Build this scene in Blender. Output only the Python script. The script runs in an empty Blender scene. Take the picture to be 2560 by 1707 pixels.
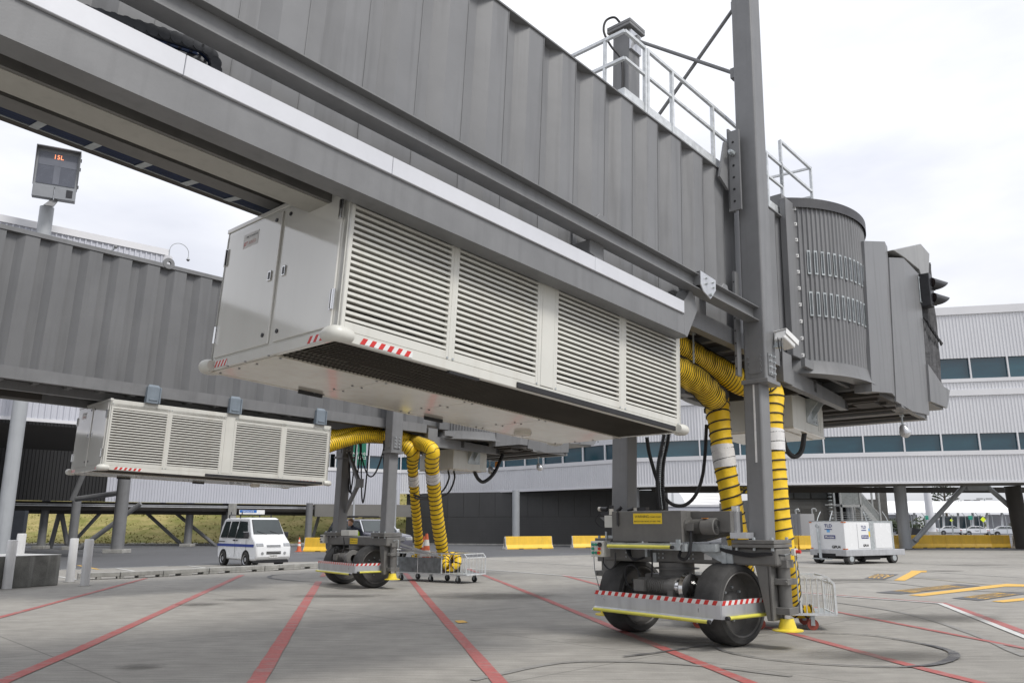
import bpy, bmesh, math, random
from mathutils import Vector, Matrix, noise
random.seed(7)
S = bpy.context.scene
COL = S.collection
PI = math.pi
# ---------------------------------------------------------------- camera
FPX, CX, CY, EYE = 2018.0, 1280.0, 853.5, 1.6
PITCH = math.atan(458.0 / FPX)
cam_d = bpy.data.cameras.new('camera')
cam_d.sensor_width = 36.0
cam_d.lens = 36.0 * FPX / 2560.0
cam_d.clip_start = 0.05
cam_d.clip_end = 3000
cam = bpy.data.objects.new('camera', cam_d)
COL.objects.link(cam)
cam.location = (0, 0, EYE)
cam.rotation_euler = (PI / 2 + PITCH, 0, 0)
S.camera = cam
# ---------------------------------------------------------------- exposure
S.view_settings.view_transform = 'Standard'
S.view_settings.look = 'None'
S.view_settings.exposure = 0.42
S.view_settings.gamma = 1.0
# ---------------------------------------------------------------- world: nishita sky under a layer of bright cloud
SUN_EL, SUN_AZ = math.radians(52), math.radians(128)      # azimuth clockwise from +Y
wd = bpy.data.worlds.new('World')
S.world = wd
wd.use_nodes = True
nt = wd.node_tree
nt.nodes.clear()
N = nt.nodes.new
L = nt.links.new
out = N('ShaderNodeOutputWorld'); bg = N('ShaderNodeBackground'); sky = N('ShaderNodeTexSky')
sky.sky_type = 'NISHITA'; sky.sun_disc = False
sky.sun_elevation = SUN_EL; sky.sun_rotation = SUN_AZ
tc = N('ShaderNodeTexCoord'); mp = N('ShaderNodeMapping'); mp.inputs['Scale'].default_value = (1.3, 1.3, 3.6)
mp.inputs['Rotation'].default_value = (0.2, 0.1, 0.7)
n1 = N('ShaderNodeTexNoise'); n1.inputs['Scale'].default_value = 1.5; n1.inputs['Detail'].default_value = 9; n1.inputs['Roughness'].default_value = 0.5
cr = N('ShaderNodeValToRGB')
cr.color_ramp.elements[0].position = 0.36; cr.color_ramp.elements[0].color = (7.0, 7.2, 8.0, 1)
cr.color_ramp.elements[1].position = 0.60; cr.color_ramp.elements[1].color = (9.9, 10.0, 10.4, 1)
sxyz = N('ShaderNodeSeparateXYZ'); mr0 = N('ShaderNodeMapRange'); mr0.inputs['From Min'].default_value = 0.02; mr0.inputs['From Max'].default_value = 0.42; mr0.inputs['To Min'].default_value = 0.68; mr0.inputs['To Max'].default_value = 1.04
L(tc.outputs['Generated'], sxyz.inputs[0]); L(sxyz.outputs['Z'], mr0.inputs['Value']) if True else None
vm = N('ShaderNodeVectorMath'); vm.operation = 'SCALE'
mx = N('ShaderNodeMixRGB'); mx.inputs['Fac'].default_value = 0.94
bg.inputs['Strength'].default_value = 0.09
L(tc.outputs['Generated'], mp.inputs['Vector']); L(mp.outputs['Vector'], n1.inputs['Vector'])
L(n1.outputs['Fac'], cr.inputs['Fac']); L(sky.outputs['Color'], mx.inputs['Color1']); L(cr.outputs['Color'], vm.inputs[0]); L(mr0.outputs['Result'], vm.inputs['Scale']); L(vm.outputs['Vector'], mx.inputs['Color2'])
L(mx.outputs['Color'], bg.inputs['Color']); L(bg.outputs['Background'], out.inputs['Surface'])
# ---------------------------------------------------------------- sun, diffused by the cloud
sd = bpy.data.lights.new('sun', 'SUN'); sd.energy = 1.9; sd.angle = math.radians(17); sd.color = (1.0, 0.97, 0.92)
sun = bpy.data.objects.new('sun', sd); COL.objects.link(sun)
_d = Vector((math.sin(SUN_AZ) * math.cos(SUN_EL), math.cos(SUN_AZ) * math.cos(SUN_EL), math.sin(SUN_EL)))
sun.rotation_euler = (-_d).to_track_quat('-Z', 'Y').to_euler()
sun.location = (20, -20, 40)

# ---------------------------------------------------------------- point helpers (photo pixel -> point on a known height)
_c, _s = math.cos(PITCH), math.sin(PITCH)
def ray(px, py):
    x = (px - CX) / FPX; y = -(py - CY) / FPX
    return Vector((x, _c - _s * y, _s + _c * y)).normalized()
def at(px, py, z=0.0):
    d = ray(px, py)
    return Vector((0, 0, EYE)) + d * ((z - EYE) / d.z)
def atd(px, py, dist):                                     # point at horizontal distance along y
    d = ray(px, py)
    return Vector((0, 0, EYE)) + d * (dist / d.y)

# ---------------------------------------------------------------- materials
MATS = {}
def mk(name, col, rough=0.5, metal=0.0, var=0.12, scale=2.0, bump=0.0, bscale=40.0, streak=0.0, coat=0.0, dirt=None, spec=0.5):
    if name in MATS: return MATS[name]
    m = bpy.data.materials.new(name); m.use_nodes = True
    t = m.node_tree; nd = t.nodes; lk = t.links.new
    b = nd['Principled BSDF']
    b.inputs['Roughness'].default_value = rough; b.inputs['Metallic'].default_value = metal
    b.inputs['Specular IOR Level'].default_value = spec
    if coat: b.inputs['Coat Weight'].default_value = coat; b.inputs['Coat Roughness'].default_value = 0.06
    c = nd.new('ShaderNodeTexCoord')
    n = nd.new('ShaderNodeTexNoise'); n.inputs['Scale'].default_value = scale; n.inputs['Detail'].default_value = 6; n.inputs['Roughness'].default_value = 0.6
    lk(c.outputs['Object'], n.inputs['Vector'])
    r = nd.new('ShaderNodeValToRGB')
    lo = [max(0, k * (1 - var)) for k in col]; hi = [min(1, k * (1 + var)) for k in col]
    r.color_ramp.elements[0].position = 0.3; r.color_ramp.elements[0].color = (*lo, 1)
    r.color_ramp.elements[1].position = 0.7; r.color_ramp.elements[1].color = (*hi, 1)
    lk(n.outputs['Fac'], r.inputs['Fac'])
    src = r.outputs['Color']
    if streak:
        mpp = nd.new('ShaderNodeMapping'); mpp.inputs['Scale'].default_value = (9, 9, 0.5)
        n2 = nd.new('ShaderNodeTexNoise'); n2.inputs['Scale'].default_value = 1.0; n2.inputs['Detail'].default_value = 5
        lk(c.outputs['Object'], mpp.inputs['Vector']); lk(mpp.outputs['Vector'], n2.inputs['Vector'])
        r2 = nd.new('ShaderNodeValToRGB'); r2.color_ramp.elements[0].position = 0.52; r2.color_ramp.elements[0].color = (0, 0, 0, 1)
        r2.color_ramp.elements[1].position = 0.75; r2.color_ramp.elements[1].color = (streak,) * 3 + (1,)
        lk(n2.outputs['Fac'], r2.inputs['Fac'])
        mm = nd.new('ShaderNodeMixRGB'); dc = dirt or [k * 0.55 for k in col]
        mm.inputs['Color2'].default_value = (*dc, 1)
        lk(r2.outputs['Color'], mm.inputs['Fac']); lk(src, mm.inputs['Color1']); src = mm.outputs['Color']
    lk(src, b.inputs['Base Color'])
    rr = nd.new('ShaderNodeMapRange'); rr.inputs['To Min'].default_value = max(0.02, rough - 0.08); rr.inputs['To Max'].default_value = min(1, rough + 0.1)
    lk(n.outputs['Fac'], rr.inputs['Value']); lk(rr.outputs['Result'], b.inputs['Roughness'])
    if bump:
        n3 = nd.new('ShaderNodeTexNoise'); n3.inputs['Scale'].default_value = bscale; n3.inputs['Detail'].default_value = 4
        lk(c.outputs['Object'], n3.inputs['Vector'])
        bp = nd.new('ShaderNodeBump'); bp.inputs['Strength'].default_value = bump; bp.inputs['Distance'].default_value = 0.02
        lk(n3.outputs['Fac'], bp.inputs['Height']); lk(bp.outputs['Normal'], b.inputs['Normal'])
    MATS[name] = m
    return m
def emis(name, col, k):
    if name in MATS: return MATS[name]
    m = bpy.data.materials.new(name); m.use_nodes = True
    b = m.node_tree.nodes['Principled BSDF']; b.inputs['Base Color'].default_value = (*col, 1)
    n = m.node_tree.nodes.new('ShaderNodeTexNoise'); n.inputs['Scale'].default_value = 30
    b.inputs['Emission Color'].default_value = (*col, 1); b.inputs['Emission Strength'].default_value = k
    MATS[name] = m; return m
def glassy(name, col, rough=0.04, trans=0.0, a=1.0):
    m = mk(name, col, rough, 0, 0.5, 0.3, spec=0.9)
    b = m.node_tree.nodes['Principled BSDF']
    if trans: b.inputs['Transmission Weight'].default_value = trans
    b.inputs['IOR'].default_value = 1.5
    return m

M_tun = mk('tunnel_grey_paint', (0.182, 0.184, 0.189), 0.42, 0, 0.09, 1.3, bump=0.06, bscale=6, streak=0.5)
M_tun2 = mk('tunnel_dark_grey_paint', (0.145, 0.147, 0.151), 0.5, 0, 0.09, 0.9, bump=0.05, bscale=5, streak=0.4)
M_steel = mk('grey_steel_paint', (0.178, 0.180, 0.184), 0.42, 0, 0.1, 2.5, bump=0.04, bscale=60, streak=0.3)
M_bog = mk('bogie_grey_paint', (0.140, 0.136, 0.128), 0.45, 0, 0.14, 4, bump=0.04, bscale=70, streak=0.3)
M_white = mk('unit_white_enamel', (0.66, 0.655, 0.62), 0.10, 0, 0.02, 1.2, streak=0.07, dirt=(0.47, 0.44, 0.38), coat=1.0)
M_soft = mk('pale_soffit_panel', (0.36, 0.35, 0.315), 0.4, 0, 0.1, 1.5, streak=.3)
M_signg = mk('display_cabinet_grey', (0.23, 0.24, 0.255), 0.4, 0, 0.06, 3)
M_hood = mk('dull_hood_steel', (0.27, 0.27, 0.265), 0.4, 0.1, 0.12, 3, streak=.4)
M_whitem = mk('unit_white_matt', (0.60, 0.595, 0.55), 0.38, 0, 0.04, 2.0, streak=0.25, dirt=(0.42, 0.38, 0.31))
M_cream = mk('cream_enamel_soffit', (0.60, 0.57, 0.50), 0.13, 0, 0.10, 1.6, streak=0.25, dirt=(0.5, 0.36, 0.28), coat=0.5)
M_rail = mk('light_aluminium_rail', (0.60, 0.61, 0.645), 0.4, 0.1, 0.05, 1.5, streak=0.12, dirt=(0.5, 0.5, 0.5))
M_galv = mk('galvanised_steel', (0.42, 0.45, 0.46), 0.42, 0.3, 0.22, 9, streak=0.2)
M_sheet = mk('mottled_galvanised_sheet', (0.20, 0.215, 0.225), 0.45, 0.25, 0.35, 7, streak=.4)
M_galvl = mk('bright_galvanised_rail', (0.62, 0.64, 0.65), 0.35, 0.3, 0.18, 12)
M_alu = mk('bare_aluminium', (0.56, 0.57, 0.59), 0.3, 0.6, 0.1, 3, streak=0.3)
M_chrome = mk('polished_metal', (0.7, 0.7, 0.7), 0.15, 1.0, 0.05)
M_black = mk('black_rubber', (0.018, 0.018, 0.02), 0.6, 0, 0.3, 6)
M_blackp = mk('black_plastic', (0.02, 0.02, 0.023), 0.35, 0, 0.3, 6)
M_dark = mk('dark_interior', (0.012, 0.012, 0.013), 0.8, 0, 0.3, 3)
M_tyre = mk('tyre_rubber', (0.040, 0.039, 0.038), 0.75, 0, 0.6, 3.5, bump=0.15, bscale=25)
M_rim = mk('wheel_rim_paint', (0.12, 0.115, 0.108), 0.5, 0, 0.2, 5)
M_yel = mk('yellow_hose_fabric', (0.84, 0.55, 0.015), 0.5, 0, 0.10, 5, bump=0.45, bscale=7)
M_yelp = mk('yellow_paint', (0.80, 0.62, 0.05), 0.4, 0, 0.12, 5, streak=0.3)
M_yelr = mk('yellow_rod', (0.62, 0.58, 0.09), 0.35, 0, 0.1, 4)
M_tape = mk('white_tape', (0.68, 0.67, 0.66), 0.5, 0, 0.1, 14, bump=0.2)
M_red = mk('red_reflective', (0.55, 0.03, 0.025), 0.35, 0, 0.12, 8)
M_wtape = mk('white_reflective', (0.70, 0.70, 0.69), 0.35, 0, 0.08, 8)
M_sign = mk('sign_yellow', (0.85, 0.60, 0.02), 0.4, 0, 0.05)
M_ink = mk('sign_ink', (0.03, 0.03, 0.03), 0.6, 0, 0.1)
M_blueg = mk('blue_grey_hanger', (0.19, 0.225, 0.26), 0.4, 0, 0.12, 4, streak=0.3)
M_blue = mk('blue_cable', (0.010, 0.022, 0.062), 0.5, 0, 0.2, 4)
M_conc = mk('old_concrete', (0.34, 0.335, 0.315), 0.9, 0, 0.25, 2.5, bump=0.3, bscale=30, streak=0.5)
M_concd = mk('stained_concrete', (0.15, 0.15, 0.14), 0.9, 0, 0.4, 2.2, bump=0.4, bscale=30, streak=0.6, dirt=(0.3, 0.3, 0.29))
M_redw = mk('red_castor', (0.30, 0.06, 0.04), 0.5, 0, 0.2, 8)
M_amber = mk('amber_lens', (0.8, 0.3, 0.03), 0.2, 0, 0.1)
M_green = mk('green_button', (0.02, 0.25, 0.16), 0.3, 0, 0.1)
M_steelcl = mk('light_column_paint', (0.36, 0.375, 0.39), 0.45, 0, 0.07, 1.2, streak=0.3)
M_clad = mk('light_cladding', (0.62, 0.625, 0.65), 0.45, 0, 0.03, 0.5, streak=0.1)
M_cladb = mk('lilac_grey_cladding', (0.50, 0.51, 0.56), 0.45, 0, 0.03, 0.5, streak=0.1)
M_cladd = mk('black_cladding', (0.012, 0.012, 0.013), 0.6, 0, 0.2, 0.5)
M_wallg = mk('charcoal_panel_wall', (0.060, 0.060, 0.060), 0.6, 0, 0.10, 0.7, streak=0.2)
M_trim = mk('light_trim', (0.66, 0.66, 0.68), 0.45, 0, 0.03, 0.8)
M_win = glassy('tinted_teal_glass', (0.010, 0.065, 0.10), 0.10); M_pane = glassy('grey_slot_glass', (.045, .055, .058), .15)
M_soff = mk('grey_soffit', (0.16, 0.155, 0.145), 0.7, 0, 0.12, 0.5)
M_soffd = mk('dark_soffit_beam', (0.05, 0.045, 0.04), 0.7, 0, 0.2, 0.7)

def vary(m, lo, hi):                                        # base colour varied per pane, standing in for window reflections
    t = m.node_tree; b = t.nodes['Principled BSDF']; oi = t.nodes.new('ShaderNodeObjectInfo'); r = t.nodes.new('ShaderNodeValToRGB')
    r.color_ramp.elements[0].color = (*lo, 1); r.color_ramp.elements[1].color = (*hi, 1)
    tcn = t.nodes.new('ShaderNodeTexCoord'); nn = t.nodes.new('ShaderNodeTexNoise'); nn.inputs['Scale'].default_value = .6; nn.inputs['Detail'].default_value = 3
    ad = t.nodes.new('ShaderNodeMath'); ad.operation = 'MULTIPLY_ADD'; ad.inputs[1].default_value = .5
    mp = t.nodes.new('ShaderNodeMapping'); mp.inputs['Scale'].default_value = (.5, .5, 2.5)
    t.links.new(tcn.outputs['Object'], mp.inputs['Vector']); t.links.new(mp.outputs['Vector'], nn.inputs['Vector']); t.links.new(oi.outputs['Random'], ad.inputs[0])
    sb = t.nodes.new('ShaderNodeMath'); sb.operation = 'SUBTRACT'; sb.inputs[1].default_value = .25; t.links.new(nn.outputs['Fac'], sb.inputs[0]); t.links.new(sb.outputs[0], ad.inputs[2])
    t.links.new(ad.outputs[0], r.inputs['Fac']); t.links.new(r.outputs['Color'], b.inputs['Base Color'])
vary(M_win, (.004, .028, .048), (.018, .085, .115))
# ---------------------------------------------------------------- mesh builder
SPLIT = {'end_panel', 'post', 'galvanised_bracket', 'touch_bar', 'bar_end', 'drop_leg', 'rotunda_beam', 'underside_rail', 'rubber_pad', 'bumper_arm', 'cart_link', 'cross_member', 'support', 'hanger_rod', 'rotunda_joist', 'curtain_clip', 'bumper_flap', 'camera_cable', 'base_rail', 'underframe', 'button', 'bellows', 'marking_strip', 'back_wall', 'lower_grille', 'fence_post', 'vent_pipe', 'duct', 'interior_wall_piece', 'hanging_cable', 'underframe_channel', 'bottom_chord', 'soffit_beam', 'end_face'}
class MB:
    def __init__(s): s.v = []; s.f = []
    def add(s, vs, fs):
        o = len(s.v); s.v += [Vector(p) for p in vs]; s.f += [tuple(i + o for i in f) for f in fs]; return s
    def box(s, x0, x1, y0, y1, z0, z1):
        return s.add([(x0, y0, z0), (x1, y0, z0), (x1, y1, z0), (x0, y1, z0), (x0, y0, z1), (x1, y0, z1), (x1, y1, z1), (x0, y1, z1)],
                     [(0, 3, 2, 1), (4, 5, 6, 7), (0, 1, 5, 4), (1, 2, 6, 5), (2, 3, 7, 6), (3, 0, 4, 7)])
    def ob(s, c, hx, hy, hz, X, Y, Z):                       # oriented box
        c = Vector(c); X = Vector(X) * hx; Y = Vector(Y) * hy; Z = Vector(Z) * hz
        return s.add([c - X - Y - Z, c + X - Y - Z, c + X + Y - Z, c - X + Y - Z, c - X - Y + Z, c + X - Y + Z, c + X + Y + Z, c - X + Y + Z],
                     [(0, 3, 2, 1), (4, 5, 6, 7), (0, 1, 5, 4), (1, 2, 6, 5), (2, 3, 7, 6), (3, 0, 4, 7)])
    def bar(s, a, b, w, h=None, up=(0, 0, 1)):               # rectangular bar from a to b
        a = Vector(a); b = Vector(b); h = h or w; X = (b - a).normalized(); Y = Vector(up).cross(X)
        if Y.length < 1e-4: Y = Vector((0, 1, 0)).cross(X)
        Y.normalize(); Z = X.cross(Y)
        return s.ob((a + b) / 2, (b - a).length / 2, w / 2, h / 2, X, Y, Z)
    def cyl(s, a, b, r0, r1=None, n=16, caps=True):
        r1 = r0 if r1 is None else r1
        a = Vector(a); b = Vector(b); X = (b - a).normalized(); Y = X.orthogonal().normalized(); Z = X.cross(Y)
        o = len(s.v)
        for p, r in ((a, r0), (b, r1)):
            for i in range(n):
                t = 2 * PI * i / n; s.v.append(p + (Y * math.cos(t) + Z * math.sin(t)) * r)
        for i in range(n): j = (i + 1) % n; s.f.append((o + i, o + j, o + n + j, o + n + i))
        if caps: s.f.append(tuple(o + i for i in reversed(range(n)))); s.f.append(tuple(o + n + i for i in range(n)))
        return s
    def lathe(s, a, ax, prof, n=32):                         # prof: (distance along axis, radius)
        a = Vector(a); X = Vector(ax).normalized(); Y = X.orthogonal().normalized(); Z = X.cross(Y); o = len(s.v)
        for d, r in prof:
            for i in range(n):
                t = 2 * PI * i / n; s.v.append(a + X * d + (Y * math.cos(t) + Z * math.sin(t)) * r)
        for k in range(len(prof) - 1):
            for i in range(n):
                j = (i + 1) % n; s.f.append((o + k * n + i, o + k * n + j, o + (k + 1) * n + j, o + (k + 1) * n + i))
        return s
    def tube(s, pts, r, n=8, caps=True):
        pts = [Vector(p) for p in pts]; o = len(s.v); m = len(pts); pv = None
        for k, p in enumerate(pts):
            t = (pts[min(k + 1, m - 1)] - pts[max(k - 1, 0)]).normalized()
            if pv is None: y = t.orthogonal().normalized()
            else: y = (pv - t * pv.dot(t)).normalized()
            pv = y; z = t.cross(y); rr = r(k / (m - 1)) if callable(r) else r
            for i in range(n):
                a = 2 * PI * i / n; s.v.append(p + (y * math.cos(a) + z * math.sin(a)) * rr)
        for k in range(m - 1):
            for i in range(n):
                j = (i + 1) % n; s.f.append((o + k * n + i, o + k * n + j, o + (k + 1) * n + j, o + (k + 1) * n + i))
        if caps: s.f.append(tuple(o + i for i in reversed(range(n)))); s.f.append(tuple(o + (m - 1) * n + i for i in range(n)))
        return s
    def prism(s, poly, d):                                   # poly: 3-D points, d: extrusion vector
        n = len(poly); d = Vector(d); o = len(s.v)
        s.v += [Vector(p) for p in poly] + [Vector(p) + d for p in poly]
        s.f.append(tuple(o + i for i in range(n))); s.f.append(tuple(o + n + i for i in reversed(range(n))))
        for i in range(n): j = (i + 1) % n; s.f.append((o + i, o + n + i, o + n + j, o + j))
        return s
    def quad(s, *p):
        return s.add(p, [tuple(range(len(p)))])
    def ball(s, c, rx, ry=None, rz=None, n=14, m=9):
        ry = ry or rx; rz = rz or rx; c = Vector(c); o = len(s.v)
        for k in range(m + 1):
            ph = PI * k / m - PI / 2
            for i in range(n):
                t = 2 * PI * i / n; s.v.append(c + Vector((rx * math.cos(ph) * math.cos(t), ry * math.cos(ph) * math.sin(t), rz * math.sin(ph))))
        for k in range(m):
            for i in range(n):
                j = (i + 1) % n; s.f.append((o + k * n + i, o + k * n + j, o + (k + 1) * n + j, o + (k + 1) * n + i))
        return s
    def map(s, fn): s.v = [fn(p) for p in s.v]; return s
    def parts(s):
        par = list(range(len(s.v)))
        def fd(i):
            while par[i] != i: par[i] = par[par[i]]; i = par[i]
            return i
        for f in s.f:
            for k in f[1:]: par[fd(k)] = fd(f[0])
        g = {}
        for f in s.f: g.setdefault(fd(f[0]), []).append(f)
        r = []
        for fs in g.values():
            ids = sorted({i for f in fs for i in f}); mp = {i: k for k, i in enumerate(ids)}; m = MB(); m.v = [s.v[i] for i in ids]; m.f = [tuple(mp[i] for i in f) for f in fs]; r.append(m)
        return r
    def build(s, name, mat, parent=None, smooth=False, bevel=0.0, seg=1, label=None, xf=None):
        if name in SPLIT and len(s.v) > 8:
            q = s.parts()
            if len(q) > 1:
                for m in q: o = m.build(name, mat, parent, smooth, bevel, seg, label, xf)
                return o
        if xf: s.v = [xf(p) for p in s.v]
        me = bpy.data.meshes.new(name); me.from_pydata([tuple(p) for p in s.v], [], s.f); me.update()
        bm = bmesh.new(); bm.from_mesh(me); bmesh.ops.recalc_face_normals(bm, faces=bm.faces); bm.to_mesh(me); bm.free()
        me.materials.append(mat)
        if smooth:
            for p in me.polygons: p.use_smooth = True
            try: me.set_sharp_from_angle(angle=math.radians(38))
            except Exception: pass
        o = bpy.data.objects.new(name, me); COL.objects.link(o)
        if parent: o.parent = parent
        if bevel:
            b = o.modifiers.new('bevel', 'BEVEL'); b.width = bevel; b.segments = seg; b.limit_method = 'ANGLE'; b.angle_limit = math.radians(40)
        if label: o['label'] = label
        return o
def tag(o, label, cat, group=None):
    o['label'] = label; o['category'] = cat
    if group: o['group'] = group
    return o
def struct(o, label=None, kind='structure'):
    o['kind'] = kind
    return o
def thing(name, label, cat, loc=(0, 0, 0), rz=0.0, group=None, mat=None):
    o = bpy.data.objects.new(name, None); COL.objects.link(o); o.empty_display_size = 0.2
    if mat is not None: o.matrix_world = mat
    else: o.location = loc; o.rotation_euler = (0, 0, rz)
    return tag(o, label, cat, group)
def copy_tree(o, parent=None):
    c = o.copy(); COL.objects.link(c); c.parent = parent
    for ch in list(o.children): copy_tree(ch, c)
    return c
def text(s, size, mat, parent, M, name='lettering', extrude=0.002, align='CENTER', bold=0.0, sx=1.0):
    cu = bpy.data.curves.new(name, 'FONT'); cu.body = s; cu.size = size; cu.extrude = extrude; cu.align_x = align; cu.align_y = 'CENTER'; cu.offset = bold
    tmp = bpy.data.objects.new('tmp_text', cu); COL.objects.link(tmp)
    me = bpy.data.meshes.new_from_object(tmp.evaluated_get(bpy.context.evaluated_depsgraph_get()))
    bpy.data.objects.remove(tmp); bpy.data.curves.remove(cu)
    for v in me.vertices: v.co = M @ Vector((v.co.x * sx, v.co.y, v.co.z))
    me.materials.clear(); me.materials.append(mat); me.name = name
    o = bpy.data.objects.new(name, me); COL.objects.link(o)
    if parent: o.parent = parent
    return o
def frame_m(o, x, y):                                       # text placement: origin, writing direction, up direction
    x = Vector(x).normalized(); y = Vector(y).normalized(); z = x.cross(y); o = Vector(o)
    return Matrix(((x.x, y.x, z.x, o.x), (x.y, y.y, z.y, o.y), (x.z, y.z, z.z, o.z), (0, 0, 0, 1)))
def smoothpath(pts, n=10):                                  # catmull-rom
    pts = [Vector(p) for p in pts]; P = [pts[0] * 2 - pts[1]] + pts + [pts[-1] * 2 - pts[-2]]; r = []
    for i in range(1, len(P) - 2):
        for k in range(n):
            t = k / n; a, b, c, d = P[i - 1], P[i], P[i + 1], P[i + 2]
            r.append(0.5 * ((2 * b) + (c - a) * t + (2 * a - 5 * b + 4 * c - d) * t * t + (3 * b - a - 3 * c + d) * t ** 3))
    r.append(pts[-1]); return r
def tape(mb_r, mb_w, o, X, Z, length, h, n, lean=0.6):      # red and white diagonal tape as thin plates, origin lower left
    o = Vector(o); X = Vector(X).normalized(); Z = Vector(Z).normalized(); Nn = X.cross(Z); p = length / n
    for i in range(n):
        for mb, a, b in ((mb_r, i * p, (i + .5) * p), (mb_w, (i + .5) * p, (i + 1) * p)):
            q = [o + X * min(length, max(0, a)), o + X * min(length, b), o + X * min(length, b + h * lean) + Z * h, o + X * min(length, a + h * lean) + Z * h]
            mb.prism([k + Nn * 0.0 for k in q], Nn * 0.003)
# ================================================================ GROUND
def ground_mat(name, base, kind):
    m = bpy.data.materials.new(name); m.use_nodes = True
    t = m.node_tree; nd = t.nodes; lk = t.links.new; b = nd['Principled BSDF']
    c = nd.new('ShaderNodeTexCoord')
    def noise_(scale, det=6, sc=(1, 1, 1), rot=0.0, rough=.6):
        mp = nd.new('ShaderNodeMapping'); mp.inputs['Scale'].default_value = sc; mp.inputs['Rotation'].default_value = (0, 0, rot)
        n = nd.new('ShaderNodeTexNoise'); n.inputs['Scale'].default_value = scale; n.inputs['Detail'].default_value = det; n.inputs['Roughness'].default_value = rough
        lk(c.outputs['Object'], mp.inputs['Vector']); lk(mp.outputs['Vector'], n.inputs['Vector']); return n.outputs['Fac']
    def ramp(src, p0, c0, p1, c1):
        r = nd.new('ShaderNodeValToRGB'); e = r.color_ramp.elements
        e[0].position = p0; e[0].color = (*c0, 1); e[1].position = p1; e[1].color = (*c1, 1); lk(src, r.inputs['Fac']); return r.outputs['Color']
    def mul(a, bb, f=1.0):
        x = nd.new('ShaderNodeMixRGB'); x.blend_type = 'MULTIPLY'; x.inputs['Fac'].default_value = f; lk(a, x.inputs['Color1']); lk(bb, x.inputs['Color2']); return x.outputs['Color']
    def mixc(a, col, fac):
        x = nd.new('ShaderNodeMixRGB'); lk(fac, x.inputs['Fac']); lk(a, x.inputs['Color1']); x.inputs['Color2'].default_value = (*col, 1); return x.outputs['Color']
    g = lambda k: (k, k, k)
    if kind == 'concrete':
        col = ramp(noise_(0.16, 8), .32, [k * .80 for k in base], .68, [k * 1.12 for k in base])
        col = mul(col, ramp(noise_(2.6, 8), .3, g(.86), .7, g(1.07)))
        col = mul(col, ramp(noise_(1.0, 8, (1.1, 16, 1), -0.20, .7),   .34, g(.74), .60, g(1.06)))          # broomed streaks
        col = mul(col, ramp(noise_(60, 3), .3, g(.84), .7, g(1.12)))
        col = mixc(col, [k * .36 for k in base], ramp(noise_(0.42, 7, (.45, 1.7, 1), .5, .62), .58, g(0), .74, g(.62)))   # rubber and oil smears
        col = mixc(col, (.10, .095, .085), ramp(noise_(1.5, 5, (.6, 1.6, 1), -.3), .72, g(0), .80, g(.6)))
        # slab joints
        mp = nd.new('ShaderNodeMapping'); mp.inputs['Rotation'].default_value = (0, 0, math.radians(46)); mp.inputs['Location'].default_value = (1.0, 2.2, 0)
        lk(c.outputs['Object'], mp.inputs['Vector']); sx = nd.new('ShaderNodeSeparateXYZ'); lk(mp.outputs['Vector'], sx.inputs[0])
        for ax in ('X', 'Y'):
            q = nd.new('ShaderNodeMath'); q.operation = 'PINGPONG'; q.inputs[1].default_value = 2.75; lk(sx.outputs[ax], q.inputs[0])
            q2 = nd.new('ShaderNodeMath'); q2.operation = 'LESS_THAN'; q2.inputs[1].default_value = 0.012; lk(q.outputs[0], q2.inputs[0])
            q3 = nd.new('ShaderNodeMath'); q3.operation = 'MULTIPLY'; q3.inputs[1].default_value = 0.65; lk(q2.outputs[0], q3.inputs[0])
            col = mixc(col, [k * .35 for k in base], q3.outputs[0])
        b.inputs['Roughness'].default_value = .8
        h = noise_(3.0, 9, (1, 9, 1), -0.20, .75); st = .35
    else:
        col = ramp(noise_(0.12, 6, (1, .5, 1)), .3, [k * .8 for k in base], .7, [k * 1.15 for k in base])
        col = mul(col, ramp(noise_(30, 4), .3, g(.75), .7, g(1.25)))
        b.inputs['Roughness'].default_value = .75; h = noise_(40, 4); st = .2
    lk(col, b.inputs['Base Color'])
    bp = nd.new('ShaderNodeBump'); bp.inputs['Strength'].default_value = st; bp.inputs['Distance'].default_value = .02; lk(h, bp.inputs['Height']); lk(bp.outputs['Normal'], b.inputs['Normal'])
    return m
GM = ground_mat('apron_concrete', (0.33, 0.315, 0.285), 'concrete')
AM = ground_mat('road_asphalt', (0.105, 0.107, 0.112), 'asphalt')
struct(MB().quad((-900, -300, 0), (900, -300, 0), (900, 1500, 0), (-900, 1500, 0)).build('ground', GM))
def sheet(name, pts, mat, z):
    return struct(MB().quad(*[(p.x, p.y, z) for p in pts]).build(name, mat))
edge = [at(0, 1428), at(151, 1424), at(419, 1415), at(700, 1405), at(1224, 1393), at(1500, 1386), at(1990, 1379), at(2290, 1374.5), at(2560, 1374.5)]
far = [Vector((60, 78, 0)), Vector((60, 240, 0)), Vector((-120, 240, 0)), Vector((-120, 20, 0)), Vector((-40, 18, 0))]
sheet('road', [Vector((-18.5, 17.5, 0))] + edge + [Vector((95, 60, 0)), Vector((120, 300, 0)), Vector((-160, 300, 0)), Vector((-160, 15, 0))], AM, .004)

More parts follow.
